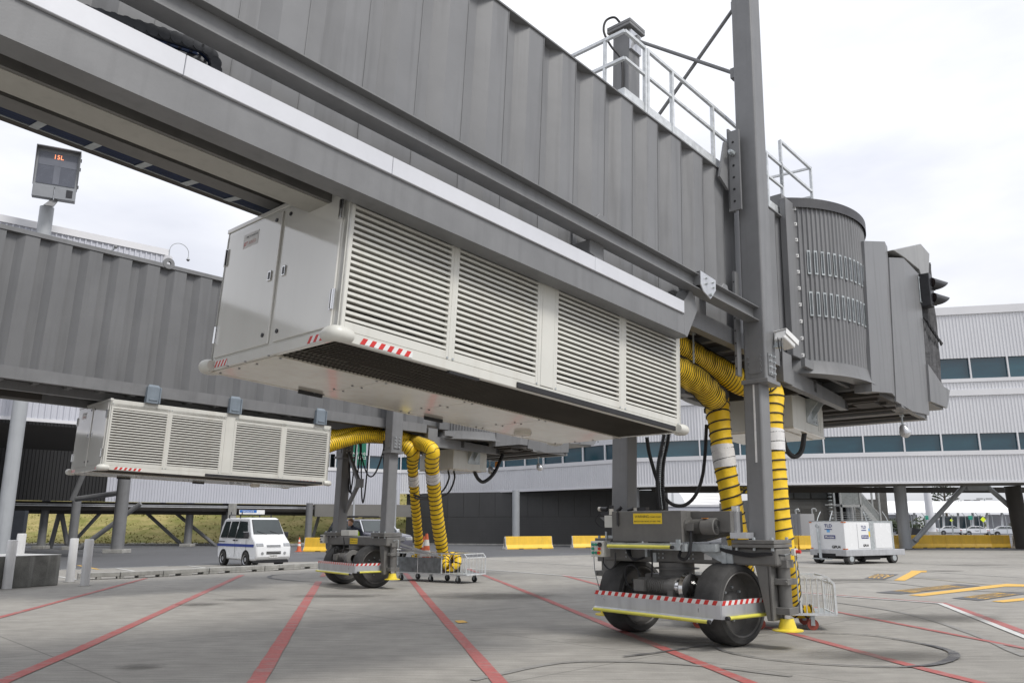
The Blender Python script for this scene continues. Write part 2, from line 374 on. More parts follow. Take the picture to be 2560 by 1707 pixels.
def paint_mat(name, col, wear, concrete=(0.27, 0.262, 0.245), th=.60):
    m = bpy.data.materials.new(name); m.use_nodes = True
    t = m.node_tree; nd = t.nodes; lk = t.links.new; b = nd['Principled BSDF']; b.inputs['Roughness'].default_value = .6
    c = nd.new('ShaderNodeTexCoord')
    n = nd.new('ShaderNodeTexNoise'); n.inputs['Scale'].default_value = 1.4; n.inputs['Detail'].default_value = 9; n.inputs['Roughness'].default_value = .72
    mp = nd.new('ShaderNodeMapping'); mp.inputs['Scale'].default_value = (1.2, 6, 1); mp.inputs['Rotation'].default_value = (0, 0, -.2)
    lk(c.outputs['Object'], mp.inputs['Vector']); lk(mp.outputs['Vector'], n.inputs['Vector'])
    r = nd.new('ShaderNodeValToRGB'); r.color_ramp.elements[0].position = th; r.color_ramp.elements[0].color = (0, 0, 0, 1)
    r.color_ramp.elements[1].position = th + .16; r.color_ramp.elements[1].color = (wear,) * 3 + (1,)
    lk(n.outputs['Fac'], r.inputs['Fac'])
    n2 = nd.new('ShaderNodeTexNoise'); n2.inputs['Scale'].default_value = 22; n2.inputs['Detail'].default_value = 5; lk(c.outputs['Object'], n2.inputs['Vector'])
    r2 = nd.new('ShaderNodeValToRGB'); r2.color_ramp.elements[0].position = .3; r2.color_ramp.elements[0].color = (*[k * .82 for k in col], 1)
    r2.color_ramp.elements[1].position = .7; r2.color_ramp.elements[1].color = (*[min(1, k * 1.12) for k in col], 1); lk(n2.outputs['Fac'], r2.inputs['Fac'])
    x = nd.new('ShaderNodeMixRGB'); lk(r.outputs['Color'], x.inputs['Fac']); lk(r2.outputs['Color'], x.inputs['Color1']); x.inputs['Color2'].default_value = (*concrete, 1)
    lk(x.outputs['Color'], b.inputs['Base Color']); return m
PR = paint_mat('worn_red_paint', (0.40, 0.105, 0.095), .85, th=.50)
PW = paint_mat('worn_white_paint', (0.60, 0.60, 0.58), .8)
PWf = paint_mat('faded_white_paint', (0.42, 0.41, 0.385), 1.0, th=.48)
PY = paint_mat('worn_yellow_paint', (0.72, 0.43, 0.08), .6, th=.58)
PYf = paint_mat('faded_yellow_paint', (0.42, 0.36, 0.22), 1.0, th=.42)
PK = paint_mat('black_marking_patch', (0.10, 0.10, 0.105), .7, th=.62)
PT = paint_mat('tar_joint_seal', (0.075, 0.075, 0.082), .95, th=.46)
def line(name, pts, w, mat, z, pix=True, jit=0.0):
    P = [at(*p) for p in pts] if pix else [Vector(p) for p in pts]
    Q = []
    for a, b in zip(P[:-1], P[1:]):
        n = max(1, int((b - a).length / .35)) if jit else 1
        Q += [a.lerp(b, k / n) for k in range(n)]
    Q.append(P[-1]); m = MB(); Lf = []; Rt = []
    for i, p in enumerate(Q):
        d = (Q[min(i + 1, len(Q) - 1)] - Q[max(i - 1, 0)]).normalized(); s = Vector((-d.y, d.x, 0))
        wa = w(i / (len(Q) - 1)) if callable(w) else w
        Lf.append(p + s * (wa / 2 + random.uniform(-jit, jit))); Rt.append(p - s * (wa / 2 + random.uniform(-jit, jit)))
    for i in range(len(Q) - 1): m.quad(*[(v.x, v.y, z) for v in (Lf[i], Rt[i], Rt[i + 1], Lf[i + 1])])
    return struct(m.build(name, mat))
line('red_line', [(-250, 1607), (0, 1543), (365, 1445)], .14, PR, .008, jit=.006)
line('red_line', [(-300, 1870), (0, 1707), (200, 1622), (605, 1437)], .17, PR, .008, jit=.006)
line('red_line', [(560, 1850), (640, 1707), (797, 1453)], .19, PR, .008, jit=.006)
line('red_line', [(806, 1441), (812, 1432)], .16, PR, .008, jit=.004)
line('red_line', [(1000, 1420), (1018, 1437), (1070, 1500), (1250, 1707), (1330, 1800)], .16, PR, .008, jit=.006)
line('red_line', [(1169, 1421), (1368, 1500), (1706, 1640), (1875, 1707), (2100, 1797)], .15, PR, .008, jit=.006)
line('red_line', [(1406, 1437), (1484, 1458), (1960, 1578), (2297, 1669), (2457, 1709), (2700, 1770)], .15, PR, .008, jit=.006)
line('red_line', [(1880, 1489), (2091, 1529), (2560, 1620), (2800, 1668)], .12, PR, .008, jit=.006)
line('white_line', [(1148, 1419), (1484, 1444), (2024, 1484.5), (2350, 1508.5), (2560, 1592), (2750, 1668)], .13, PW, .012, jit=.003)
line('red_line', [(1960, 1477.5), (2360, 1507), (2560, 1580), (2750, 1650)], lambda t: .10 if t < .45 else .17, PR, .008, jit=.004)
line('white_line', [(1960, 1390), (2190, 1404), (2560, 1419)], .12, PWf, .008)
line('white_line', [(2300, 1428), (2560, 1444)], .12, PWf, .008)
line('yellow_line', [(1990, 1417), (2262, 1427)], .10, PYf, .008)
line('yellow_line', [(2270, 1442), (2480, 1462)], .10, PYf, .008)
line('white_line', [(1170, 1396), (1484, 1415)], .12, PWf, .008)
line('white_line', [(151, 1424), (419, 1415)], .16, PW, .010)
line('white_line', [(291, 1420.5), (352, 1430)], .12, PW, .014)
line('white_line', [(470, 1414), (545, 1423)], .12, PW, .014)
line('white_line', [(650, 1412), (702, 1417)], .12, PW, .014)
line('white_line', [(147, 1441), (200, 1450)], .12, PW, .010)
line('white_line', [(735, 1383), (780, 1382)], .12, PW, .010)
line('white_line', [(785, 1406), (815, 1405)], .12, PW, .010)
line('white_line', [(1224, 1392.5), (1500, 1385.5)], .16, PW, .010)
line('white_line', [(1400, 1384), (1484, 1383.6)], .12, PW, .012)
line('yellow_line', [(195, 1413), (246, 1423)], .12, PY, .012)
line('white_line', [(1100, 1376), (1170, 1375.5)], .14, PW, .012)
# tar seal loop left by a turning wheel
loop = smoothpath([at(*p) for p in ((1777, 1612), (1810, 1628), (1881, 1643), (1980, 1655.5), (2100, 1664), (2215, 1668), (2300, 1666), (2355, 1658), (2385, 1643), (2375, 1628), (2316, 1612), (2240, 1598), (2168, 1588), (2060, 1583), (1980, 1581), (1905, 1582), (1830, 1590))], 8)
line('tar_line', loop, lambda t: .042 + .085 * math.exp(-((t - .5) / .12) ** 2), PT, .016, pix=False, jit=.006)
line('tar_line', smoothpath([at(*p) for p in ((1560, 1642), (1660, 1630), (1740, 1616), (1777, 1611))], 5), .06, PT, .016, pix=False, jit=.01)
line('tar_line', smoothpath([at(*p) for p in ((775, 1452), (745, 1452), (690, 1447), (672, 1442), (690, 1437), (760, 1434))], 6), .10, PT, .016, pix=False, jit=.01)
SK = paint_mat('faint_skid_mark', (0.225, 0.215, 0.197), 1.0, th=.42)
for i, q in enumerate((((1180, 1700), (1420, 1655), (1700, 1660), (1980, 1690)), ((2050, 1500), (2250, 1530), (2420, 1580), (2560, 1640)), ((2000, 1460), (2200, 1455), (2400, 1475), (2600, 1480)))):
    line('skid_mark', smoothpath([at(*p) for p in q], 10), .11, SK, .0075 + i * .0001, pix=False, jit=.012)
poly0 = [at(1136, 1552), at(1158, 1551), at(1170, 1556), at(1146, 1558)]
struct(MB().quad(*[(p.x, p.y, .010) for p in poly0]).build('yellow_marking', PY))
# oil stains: irregular dark puddles
ST = bpy.data.materials.new('damp_oil_stain'); ST.use_nodes = True
t = ST.node_tree; nd = t.nodes; lk = t.links.new; b = nd['Principled BSDF']; b.inputs['Base Color'].default_value = (.10, .095, .085, 1); b.inputs['Roughness'].default_value = .75
c = nd.new('ShaderNodeTexCoord'); ln = nd.new('ShaderNodeVectorMath'); ln.operation = 'LENGTH'; lk(c.outputs['Object'], ln.inputs[0])
n = nd.new('ShaderNodeTexNoise'); n.inputs['Scale'].default_value = 2.2; n.inputs['Detail'].default_value = 8; n.inputs['Roughness'].default_value = .7; lk(c.outputs['Object'], n.inputs['Vector'])
ad = nd.new('ShaderNodeMath'); ad.operation = 'MULTIPLY_ADD'; ad.inputs[1].default_value = 1.5; lk(n.outputs['Fac'], ad.inputs[0]); lk(ln.outputs['Value'], ad.inputs[2])
mr_ = nd.new('ShaderNodeMapRange'); mr_.inputs['From Min'].default_value = 1.05; mr_.inputs['From Max'].default_value = 1.62; mr_.inputs['To Min'].default_value = .5; mr_.inputs['To Max'].default_value = 0; lk(ad.outputs[0], mr_.inputs['Value'])
lk(mr_.outputs['Result'], b.inputs['Alpha'])
def stain(px, py, rx, ry, z):
    p = at(px, py); m = MB()
    m.v = [Vector((-1.3, -1.3, 0)), Vector((1.3, -1.3, 0)), Vector((1.3, 1.3, 0)), Vector((-1.3, 1.3, 0))]; m.f = [(0, 1, 2, 3)]
    o = m.build('oil_stain', ST); o.location = (p.x, p.y, z); o.scale = (rx, ry, 1); struct(o)
for i, a in enumerate(((500, 1511, .65, .42), (620, 1499, 1.0, .34), (850, 1490, 1.5, .5), (2440, 1412, 2.1, .4), (2358, 1427, 1.2, .5), (350, 1668, .38, .22), (1240, 1490, 2.2, 1.2), (2330, 1545, 2.0, .9), (1650, 1600, 1.8, .9), (2100, 1450, 2.6, .8), (2220, 1640, 1.4, .6))): stain(*a, .018 + .0007 * i)
# yellow stand markings with black lettering panels
def poly(name, pts, mat, z): return struct(MB().quad(*[(p.x, p.y, z) for p in (at(*q) for q in pts)]).build(name, mat))
k3 = lambda x, y: (2160 + .17007 * x, 1400 + .17007 * y)
poly('yellow_marking', [k3(440, 297), k3(600, 303), k3(840, 178), k3(920, 178), k3(925, 153), k3(700, 153), k3(665, 180)], PY, .010)
poly('yellow_marking', [k3(655, 516), k3(860, 531), k3(2080, 388), k3(2352, 389), k3(2500, 362), k3(2100, 348), k3(1890, 368)], PY, .010)
poly('yellow_marking', [k3(1875, 605), k3(2050, 622), k3(2600, 570), k3(2500, 540)], PY, .010)
def word(txt, tl, tr, br, bl, n):
    poly('marking_panel', [tl, tr, br, bl], PK, .009)
    a, b, c, d = at(*bl), at(*br), at(*tr), at(*tl)
    X = ((b - a) + (c - d)) / 2; Y = ((d - a) + (c - b)) / 2; ctr = (a + b + c + d) / 4
    size = 1.0; o = text(txt, size, PY, None, Matrix.Identity(4), 'yellow_lettering', .0)
    xs = [v.co.x for v in o.data.vertices]; ys = [v.co.y for v in o.data.vertices]; w = max(xs) - min(xs); h = max(ys) - min(ys); x0 = (max(xs) + min(xs)) / 2; y0 = (max(ys) + min(ys)) / 2
    for v in o.data.vertices:
        p = ctr + X * ((v.co.x - x0) / w * .86) + Y * ((v.co.y - y0) / h * .70); v.co = (p.x, p.y, .0125)
    struct(o)
# read from the far side, so the writing runs right to left and upside down for this camera
word('A320', k3(300, 287), k3(0, 270), k3(190, 198), k3(505, 208), 4)
word('737-800 A320', k3(540, 500), k3(165, 476), k3(1380, 350), k3(1720, 378), 12)
word('767 A320', k3(1690, 596), k3(1285, 560), k3(2060, 465), k3(2420, 490), 8)

# ================================================================ GRASS BANK beyond the road
GR = bpy.data.materials.new('rough_grass'); GR.use_nodes = True
t = GR.node_tree; nd = t.nodes; lk = t.links.new; b = nd['Principled BSDF']; b.inputs['Roughness'].default_value = .95; b.inputs['Specular IOR Level'].default_value = .1
c = nd.new('ShaderNodeTexCoord')
def _rn(sc, st, p0, c0, p1, c1):
    mp = nd.new('ShaderNodeMapping'); mp.inputs['Scale'].default_value = st; n = nd.new('ShaderNodeTexNoise'); n.inputs['Scale'].default_value = sc; n.inputs['Detail'].default_value = 8; n.inputs['Roughness'].default_value = .7
    lk(c.outputs['Object'], mp.inputs['Vector']); lk(mp.outputs['Vector'], n.inputs['Vector'])
    r = nd.new('ShaderNodeValToRGB'); e = r.color_ramp.elements; e[0].position = p0; e[0].color = (*c0, 1); e[1].position = p1; e[1].color = (*c1, 1); lk(n.outputs['Fac'], r.inputs['Fac']); return r.outputs['Color'], n.outputs['Fac']
a1, _ = _rn(.35, (1, 1, 3), .35, (.17, .185, .055), .66, (.37, .31, .15))
a2, f2 = _rn(3.0, (.7, 1.2, 2.5), .28, (.74, .72, .66), .70, (1.2, 1.17, 1.12))
x = nd.new('ShaderNodeMixRGB'); x.blend_type = 'MULTIPLY'; x.inputs['Fac'].default_value = 1; lk(a1, x.inputs['Color1']); lk(a2, x.inputs['Color2']); lk(x.outputs['Color'], b.inputs['Base Color'])
bp = nd.new('ShaderNodeBump'); bp.inputs['Strength'].default_value = .35; bp.inputs['Distance'].default_value = .08; lk(f2, bp.inputs['Height']); lk(bp.outputs['Normal'], b.inputs['Normal'])
m = MB(); nx, ny = 120, 22
A_, B_ = Vector((-75, 66.5, 0)), Vector((-9.0, 66.5, 0))
for j in range(ny + 1):
    for i in range(nx + 1):
        s = j / ny; p = A_.lerp(B_, i / nx); y = p.y + s * 26
        z = .15 + 5.6 * (s * s * (3 - 2 * s)) + .22 * noise.noise(Vector((p.x * .5, y * .6, 0))) * min(1, s * 6) + .10 * noise.noise(Vector((p.x * 2, y * 2, 3))) * min(1, s * 6)
        m.v.append(Vector((p.x, y, z)))
for j in range(ny):
    for i in range(nx): a = j * (nx + 1) + i; m.f.append((a, a + 1, a + nx + 2, a + nx + 1))
struct(m.build('grass_bank', GR, smooth=True))
tuft = MB()
for i in range(7000):
    s = random.random() ** 1.3 * .75; x0 = random.uniform(-60, -9.2); y = 66.5 + s * 26
    z = .15 + 5.6 * (s * s * (3 - 2 * s)) + .22 * noise.noise(Vector((x0 * .5, y * .6, 0))) * min(1, s * 6); h = random.uniform(.04, .13); a = random.uniform(0, PI); w = random.uniform(.05, .14)
    d = Vector((math.cos(a) * w, math.sin(a) * w, 0)); lx = random.uniform(-.1, .1)
    tuft.add([(x0 - d.x, y - d.y, z - .03), (x0 + d.x, y + d.y, z - .03), (x0 + lx, y, z + h)], [(0, 1, 2)])
o = tuft.build('grass', GR); o['kind'] = 'stuff'; tag(o, 'dry yellow and green grass tufts on the bank beyond the road', 'grass')
# kerb at the foot of the bank and gravel strip
struct(MB().box(-75, -9.0, 65.6, 65.9, 0, .16).build('kerb', M_conc, bevel=.02))
struct(MB().quad((-75, 65.9, .06), (-9, 65.9, .06), (-9, 67.3, .2), (-75, 67.3, .2)).build('gravel_strip', mk('gravel', (.26, .25, .235), .9, 0, .5, 14, bump=.6, bscale=60)))
# ================================================================ TERMINAL
def corr(m, path, z0, z1, pitch, depth, out=-1):            # ribbed cladding following a ground path
    pts = []
    for a, b in zip(path[:-1], path[1:]):
        a = Vector((a[0], a[1], 0)); b = Vector((b[0], b[1], 0)); d = b - a; n = max(1, int(d.length / pitch)); u = d.normalized(); nn = Vector((u.y, -u.x, 0)) * (depth * out * -1)
        for k in range(n):
            s = d.length / n
            for f, q in ((0, 0), (.55, 0), (.65, 1), (.9, 1)):
                pts.append(a + u * ((k + f) * s) + nn * q)
    pts.append(Vector((path[-1][0], path[-1][1], 0)))
    o = len(m.v)
    for p in pts: m.v += [Vector((p.x, p.y, z0)), Vector((p.x, p.y, z1))]
    for i in range(len(pts) - 1): m.f.append((o + 2 * i, o + 2 * i + 2, o + 2 * i + 3, o + 2 * i + 1))
    return m
def band(m, path, z0, z1, off, th=.25):                     # smooth strip standing off the path by 'off'
    for a, b in zip(path[:-1], path[1:]):
        a = Vector((a[0], a[1], 0)); b = Vector((b[0], b[1], 0)); u = (b - a).normalized(); nn = Vector((u.y, -u.x, 0))
        p = [a + nn * off, b + nn * off, b + nn * (off - th), a + nn * (off - th)]
        m.prism([(q.x, q.y, z0) for q in p], (0, 0, z1 - z0))
    return m
FP = [(-9.7, 71.1), (-5.9, 71.0), (-2.4, 69.0), (1.06, 66.2), (5.4, 61.8), (8.4, 58.6), (13.1, 56.6), (21.0, 54.6), (25.8, 53.3), (32.4, 51.8), (60, 45.5)]
FB = [(-45, 45.5), (-30, 57.2), (-27.5, 58.9), (-14.8, 68.2), (-9.7, 71.1)]
FD = [(-90, 10), (-45, 45.5), (-30, 57.2), (-27.9, 58.6)]
ter = thing('terminal_building', 'long light grey ribbed terminal with two bands of teal windows behind the jet bridges', 'building', (0, 60, 0))
def P(name, m, mat, **k):
    m.map(lambda p: p - Vector((0, 60, 0))); return m.build(name, mat, ter, **k)
def PL(name, m, mat, **k):
    return P(name, m, mat, **k)
ALL = FB + FP[1:]
PL('cladding', corr(corr(corr(corr(MB(), FP, 4.35, 6.0, .2, .032), FP, 7.38, 9.85, .2, .032), FP, 10.25, 10.75, .2, .032), FP, 12.35, 15.35, .2, .032), M_clad)
PL('lower_cladding', corr(corr(MB(), FB, 3.2, 6.0, .2, .032), FB, 7.38, 15.3, .2, .032), M_cladb, label='lilac grey ribbed cladding of the left wing')
PL('trim_band', band(band(band(band(band(MB(), ALL, 6.0, 6.28, .07), ALL, 9.85, 10.25, .10), ALL, 10.75, 10.98, .07), ALL, 15.32, 15.85, .10), FP, 4.22, 4.36, .05), M_trim)
PL('soffit', MB().quad(*[(x, y, 4.25) for x, y in FP], *[(x + 2, y + 5, 4.25) for x, y in reversed(FP)]), M_soff)
# windows: every bay its own pane with mullions between
def bays(path, z0, z1, bay, off=0.0):
    res = []
    for a, b in zip(path[:-1], path[1:]):
        a = Vector((a[0], a[1], 0)); b = Vector((b[0], b[1], 0)); n = max(1, round((b - a).length / bay)); u = (b - a).normalized(); nn = Vector((u.y, -u.x, 0))
        for k in range(n): res.append((a.lerp(b, k / n), a.lerp(b, (k + 1) / n), nn))
    return res
for z0, z1, path in ((6.28, 7.38, [(-14.8, 68.2)] + FP), (10.98, 12.35, FP[5:])):
    for a, b, nn in bays(path, z0, z1, 2.35):
        q = [a - nn * .12, b - nn * .12]
        w = P('window', MB().prism([(q[0].x, q[0].y, z0), (q[1].x, q[1].y, z0), (q[1].x, q[1].y, z1), (q[0].x, q[0].y, z1)], -nn * .03), M_win)
        u = (b - a).normalized(); f = MB()
        f.ob((a.x, a.y, (z0 + z1) / 2), .045, .07, (z1 - z0) / 2, u, nn, (0, 0, 1)); f.map(lambda p: p - Vector((0, 60, 0))); f.build('mullion', M_trim, w)
m = MB()
for z0, z1 in ((4.4, 15.3),):
    for a, b in zip(ALL[1:-1], ALL[2:]):
        a_ = Vector((*a, 0)); b_ = Vector((*b, 0)); nn = Vector(((b_ - a_).y, -(b_ - a_).x, 0)).normalized()
        m.prism([(p.x, p.y, z0) for p in (a_ - nn * 1.2, b_ - nn * 1.2, b_ - nn * 1.5, a_ - nn * 1.5)], (0, 0, z1 - z0))
PL('interior_wall', m, mk('office_interior', (.05, .09, .11), .8, 0, .6, .25))
PL('roof', MB().quad(*[(x, y, 15.5) for x, y in ALL], *[(x - .6 * 4, y + 4, 15.5) for x, y in reversed(ALL)]), M_soff)
# dark recessed left part under the pier
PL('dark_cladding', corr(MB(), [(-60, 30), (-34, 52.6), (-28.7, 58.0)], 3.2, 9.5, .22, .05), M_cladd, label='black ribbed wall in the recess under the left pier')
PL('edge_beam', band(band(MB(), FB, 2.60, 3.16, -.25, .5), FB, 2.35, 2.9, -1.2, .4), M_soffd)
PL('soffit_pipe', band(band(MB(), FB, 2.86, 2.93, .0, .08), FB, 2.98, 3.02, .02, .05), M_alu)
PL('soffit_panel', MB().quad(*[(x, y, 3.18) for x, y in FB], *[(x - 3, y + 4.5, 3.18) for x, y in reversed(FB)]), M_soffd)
PL('soffit_beam', MB().bar((-16, 66.8, 2.75), (-8.5, 70.0, 2.75), .5, 1.0), M_soff)
# charcoal ground floor wall
gw = [(-9.2, 71.9), (-5.4, 69.5), (1.3, 66.9), (2.5, 66.4), (11.2, 63.8)]
m = MB(); m2 = MB()
for a, b in zip(gw[:-1], gw[1:]):
    a = Vector((*a, 0)); b = Vector((*b, 0)); u = (b - a).normalized(); nn = Vector((u.y, -u.x, 0)); n = max(1, round((b - a).length / 1.35))
    m2.prism([(p.x, p.y, 0) for p in (a, b, b - nn * .2, a - nn * .2)], (0, 0, 4.24))
    for k in range(n):
        p, q = a.lerp(b, k / n) + u * .012, a.lerp(b, (k + 1) / n) - u * .012
        m.prism([(v.x, v.y, 2.26) for v in (p, q, q + nn * .03, p + nn * .03)], (0, 0, 1.94))
    for k in range(11):
        z = .12 + k * .192; m.prism([(v.x, v.y, z) for v in (a, b, b + nn * .03, a + nn * .03)], (0, 0, .183))
PL('wall_panel', m, M_wallg); PL('wall', m2, M_soffd)
PL('wall_foot', band(MB(), gw, 0, .1, .15, .15), M_conc)
PL('return_wall', MB().prism([(11.2, 63.8, 0), (11.9, 64.6, 0), (12.2, 64.3, 0), (11.5, 63.5, 0)], (0, 0, 4.2)), M_wallg)
# columns and braces belong to the building
def col_at(x, y, r, h, tilt=(0, 0), foot=True, mat=M_steelcl, z0=0):
    m = MB().cyl((x, y, z0), (x + tilt[0], y + tilt[1], h), r, n=28)
    c = P('column', m, mat, smooth=True)
    if foot:
        f = MB().box(x - r * 1.6, x + r * 1.6, y - r * 1.6, y + r * 1.6, 0, .22); f.map(lambda p: p - Vector((0, 60, 0))); f.build('footing', M_conc, c, bevel=.02)
    return c
def brace(p, q, r=.11, mat=M_steel):
    return P('brace', MB().cyl(p, q, r, n=14), mat, smooth=True)
q = at(2265, 1371); col_at(q.x, q.y, .40, 4.25, foot=False)
c_top = at(2437, 1206, 4.1); f0 = Vector((q.x + .5, q.y, .35)); yb = q.y
def atY(px, py, y): return atd(px, py, y)
brace(atY(2286, 1352, yb), atY(2418, 1206, yb), .17, M_steelcl)
brace(atY(2458, 1206, yb), atY(2590, 1325, yb), .17, M_steelcl)
P('brace_head', MB().box(atY(2413, 1203, yb).x, atY(2463, 1203, yb).x, yb - .2, yb + .2, 3.95, 4.28), M_steelcl)
P('gusset', MB().prism([atY(2276, 1370, yb), atY(2298, 1352, yb), atY(2284, 1344, yb), atY(2276, 1350, yb)], (0, .05, 0)), M_steelcl)
p = atY(2550, 1290, yb - .5); col_at(p.x, p.y, .52, 4.24, (-.25, 0), foot=False, mat=M_soffd)
p = at(1290, 1365); col_at(p.x, 64.2, .29, 4.24, foot=False)
p = atY(1587, 1240, 60.5); col_at(p.x, p.y, .33, 4.24, foot=False)
p = atY(980, 1300, 62.0); col_at(p.x, p.y, .30, 4.2, foot=False)
for i, xz in enumerate((1640, 1715, 1740, 1860)):           # soffit boxes
    p = atY(xz, 1222, 60); P('soffit_box', MB().box(p.x - .3, p.x + .3, 60 - .2, 60.2, 3.95, 4.24), M_soffd)
P('soffit_channel', MB().box(11, 45, 58.9, 59.2, 3.85, 4.24), M_soffd)
for xz in (2243, 2259 + 18):                                 # floodlights by the column head
    p = atY(xz - 5, 1208, yb - .45); f = P('floodlight', MB().box(p.x - .20, p.x + .20, p.y - .12, p.y + .12, p.z - .12, p.z + .16), M_galv, bevel=.06, seg=2)
    g = MB().cyl((p.x, p.y - .14, p.z + .02), (p.x, p.y - .10, p.z + .02), .11, n=16); g.map(lambda v: v - Vector((0, 60, 0))); g.build('lamp', M_chrome, f)
# left wing legs
for px, yd, r, dark in ((296, 48.5, .36, 0), (182, 55, .28, 1), (105, 57, .26, 1), (560, 64.5, .30, 1), (470, 63, .28, 0), (770, 66, .27, 0)):
    p = atY(px, 1340, yd); col_at(p.x, p.y, r, 3.3 if yd > 49 else 9.0, foot=True, mat=M_steel)
P('pillar', MB().box(atY(572, 1250, 63).x, atY(588, 1250, 63).x, 63, 63.5, 0, 3.2), M_conc, bevel=.02)
for a, b_, yd in (((200, 1370), (352, 1258), 55), ((188, 1350), (268, 1262), 59.5), ((455, 1362), (345, 1262), 63.5), ((545, 1368), (398, 1248), 64), ((190, 1247), (296, 1232), 50), ((180, 1250), (232, 1130), 52), ((125, 1370), (154, 1262), 58.5), ((168, 1360), (150, 1262), 58.5), ((780, 1350), (808, 1250), 69)):
    brace(atY(*a, yd), atY(*b_, yd), .16 if yd < 59 else .13)
# loudspeakers / security camera on facade
# ---------------- elevated left pier
A0 = Vector((-22.4, 36.9, 0)); dA = Vector((.76, .65, 0)).normalized(); nA = Vector((-dA.y, dA.x, 0))
pier = thing('pier_building', 'raised pale ribbed pier wing at far left above the black recess', 'building', tuple(A0))
e0, e1 = A0 - dA * 40, A0 + dA * 5.6
rel = lambda p: p - A0
pier_top = 15.75
m = corr(MB(), [(e0.x, e0.y), (e1.x, e1.y)], 6.4, pier_top - .32, .26, .05); corr(m, [(e1.x, e1.y), ((e1 + nA * 12).x, (e1 + nA * 12).y)], 6.4, pier_top - .32, .26, .05)
m.map(rel).build('cladding', M_cladb, pier)
m = band(band(MB(), [(e0.x, e0.y), (e1.x, e1.y)], pier_top - .34, pier_top, .1), [(e0.x, e0.y), (e1.x, e1.y)], 6.25, 6.4, .06)
m.bar(e1 + Vector((0, 0, 6.1)), e1 + Vector((0, 0, pier_top - .35)), .34); m.map(rel).build('trim_band', M_trim, pier)
m = MB().quad(*[(p.x, p.y, 6.1) for p in (e0, e1, e1 + nA * 14, e0 + nA * 14)]); m.map(rel).build('soffit', M_soffd, pier)
m = MB().quad(*[(p.x, p.y, pier_top - .1) for p in (e0, e1, e1 + nA * 14, e0 + nA * 14)]); m.map(rel).build('roof', M_soff, pier)
# gooseneck dome camera on the pier roof
g0 = e1 + Vector((.10, -.1, 0)); rt = Vector((dA.x, dA.y, 0)); cam_c = thing('dome_camera', 'white dome security camera on a curved gooseneck at the pier roof corner', 'camera', (g0.x, g0.y, 15.1)); cam_c.scale = (.40, .40, .42)
pts = [(0, 0, 0), (0, 0, 1.5)] + [(rt.x * (1.25 - 1.25 * math.cos(a)), rt.y * (1.25 - 1.25 * math.cos(a)), 1.5 + 1.15 * math.sin(a)) for a in [PI * k / 18 for k in range(1, 19)]] + [(rt.x * 2.5, rt.y * 2.5, 1.05)]
MB().tube([Vector(p) * .98 for p in pts], .045, 10).build('gooseneck', M_steelcl, cam_c, smooth=True)
tp = Vector((rt.x * 2.45, rt.y * 2.45, 1.05)); MB().lathe(tp + Vector((0, 0, .1)), (0, 0, -1), [(0, .04), (.12, .07), (.35, .17), (.42, .24), (.5, .24)], 20).build('housing', M_steelcl, cam_c, smooth=True)
MB().ball(tp + Vector((0, 0, -.4)), .17).build('dome', M_black, cam_c, smooth=True)
b0 = A0 + dA * 2.6; an = thing('wall_bracket_antenna', 'small grey metal bracket with angled sensor arm on the pier parapet', 'antenna', (b0.x, b0.y, 14.3))
MB().box(-.3, .3, -.3, -.12, -.1, .06).bar((-.1, -.2, .05), (.55, -.3, .75), .07).bar((-.3, -.2, .2), (.4, -.25, .35), .06).build('arm', M_galv, an)
MB().ball((.62, -.3, .82), .09).box(.1, .35, -.35, -.2, .28, .55).build('sensor', M_steel, an)
# ================================================================ JET BRIDGES
def frame(o, az, sl):
    U = Vector((math.sin(az) * math.cos(sl), math.cos(az) * math.cos(sl), -math.sin(sl)))
    V = Vector((-math.cos(az), math.sin(az), 0)); W = U.cross(V)
    if W.z < 0: W = -W
    return Matrix(((U.x, V.x, W.x, o[0]), (U.y, V.y, W.y, o[1]), (U.z, V.z, W.z, o[2]), (0, 0, 0, 1)))
O1 = Vector((2.44, 12.4, 0)) - .09 * Vector((-.739, .6737, 0))
F1 = frame(O1, math.radians(42.35), math.radians(3.493))
F2 = frame((-4.173, 22.715, -.111), math.radians(46.034), math.radians(1.531))
S1, S2 = math.radians(3.493), math.radians(1.531)

def ribwall(m, u0, u1, vo, vi, w0, w1, e0=-5.29, p=.615):
    pts = []; k = math.floor((u0 - e0) / p)
    while e0 + k * p < u1:
        e = e0 + k * p
        for d, v in ((0, vo), (.018, vi), (.20, vi), (.345, vo)):
            if u0 <= e + d <= u1: pts.append((e + d, v))
        k += 1
    pts.append((u1, vo)); o = len(m.v)
    for u, v in pts: m.v += [Vector((u, v, w0)), Vector((u, v, w1))]
    for i in range(len(pts) - 1): m.f.append((o + 2 * i, o + 2 * i + 2, o + 2 * i + 3, o + 2 * i + 1))
    return m

def bolts(m, c, ax, a, b, n, m_, da, db, r=.016, h=.02):
    c = Vector(c); ax = Vector(ax)
    for i in range(n):
        for j in range(m_):
            p = c + Vector(a) * ((i - (n - 1) / 2) * da) + Vector(b) * ((j - (m_ - 1) / 2) * db); m.cyl(p, p + ax * h, r, n=7)
    return m

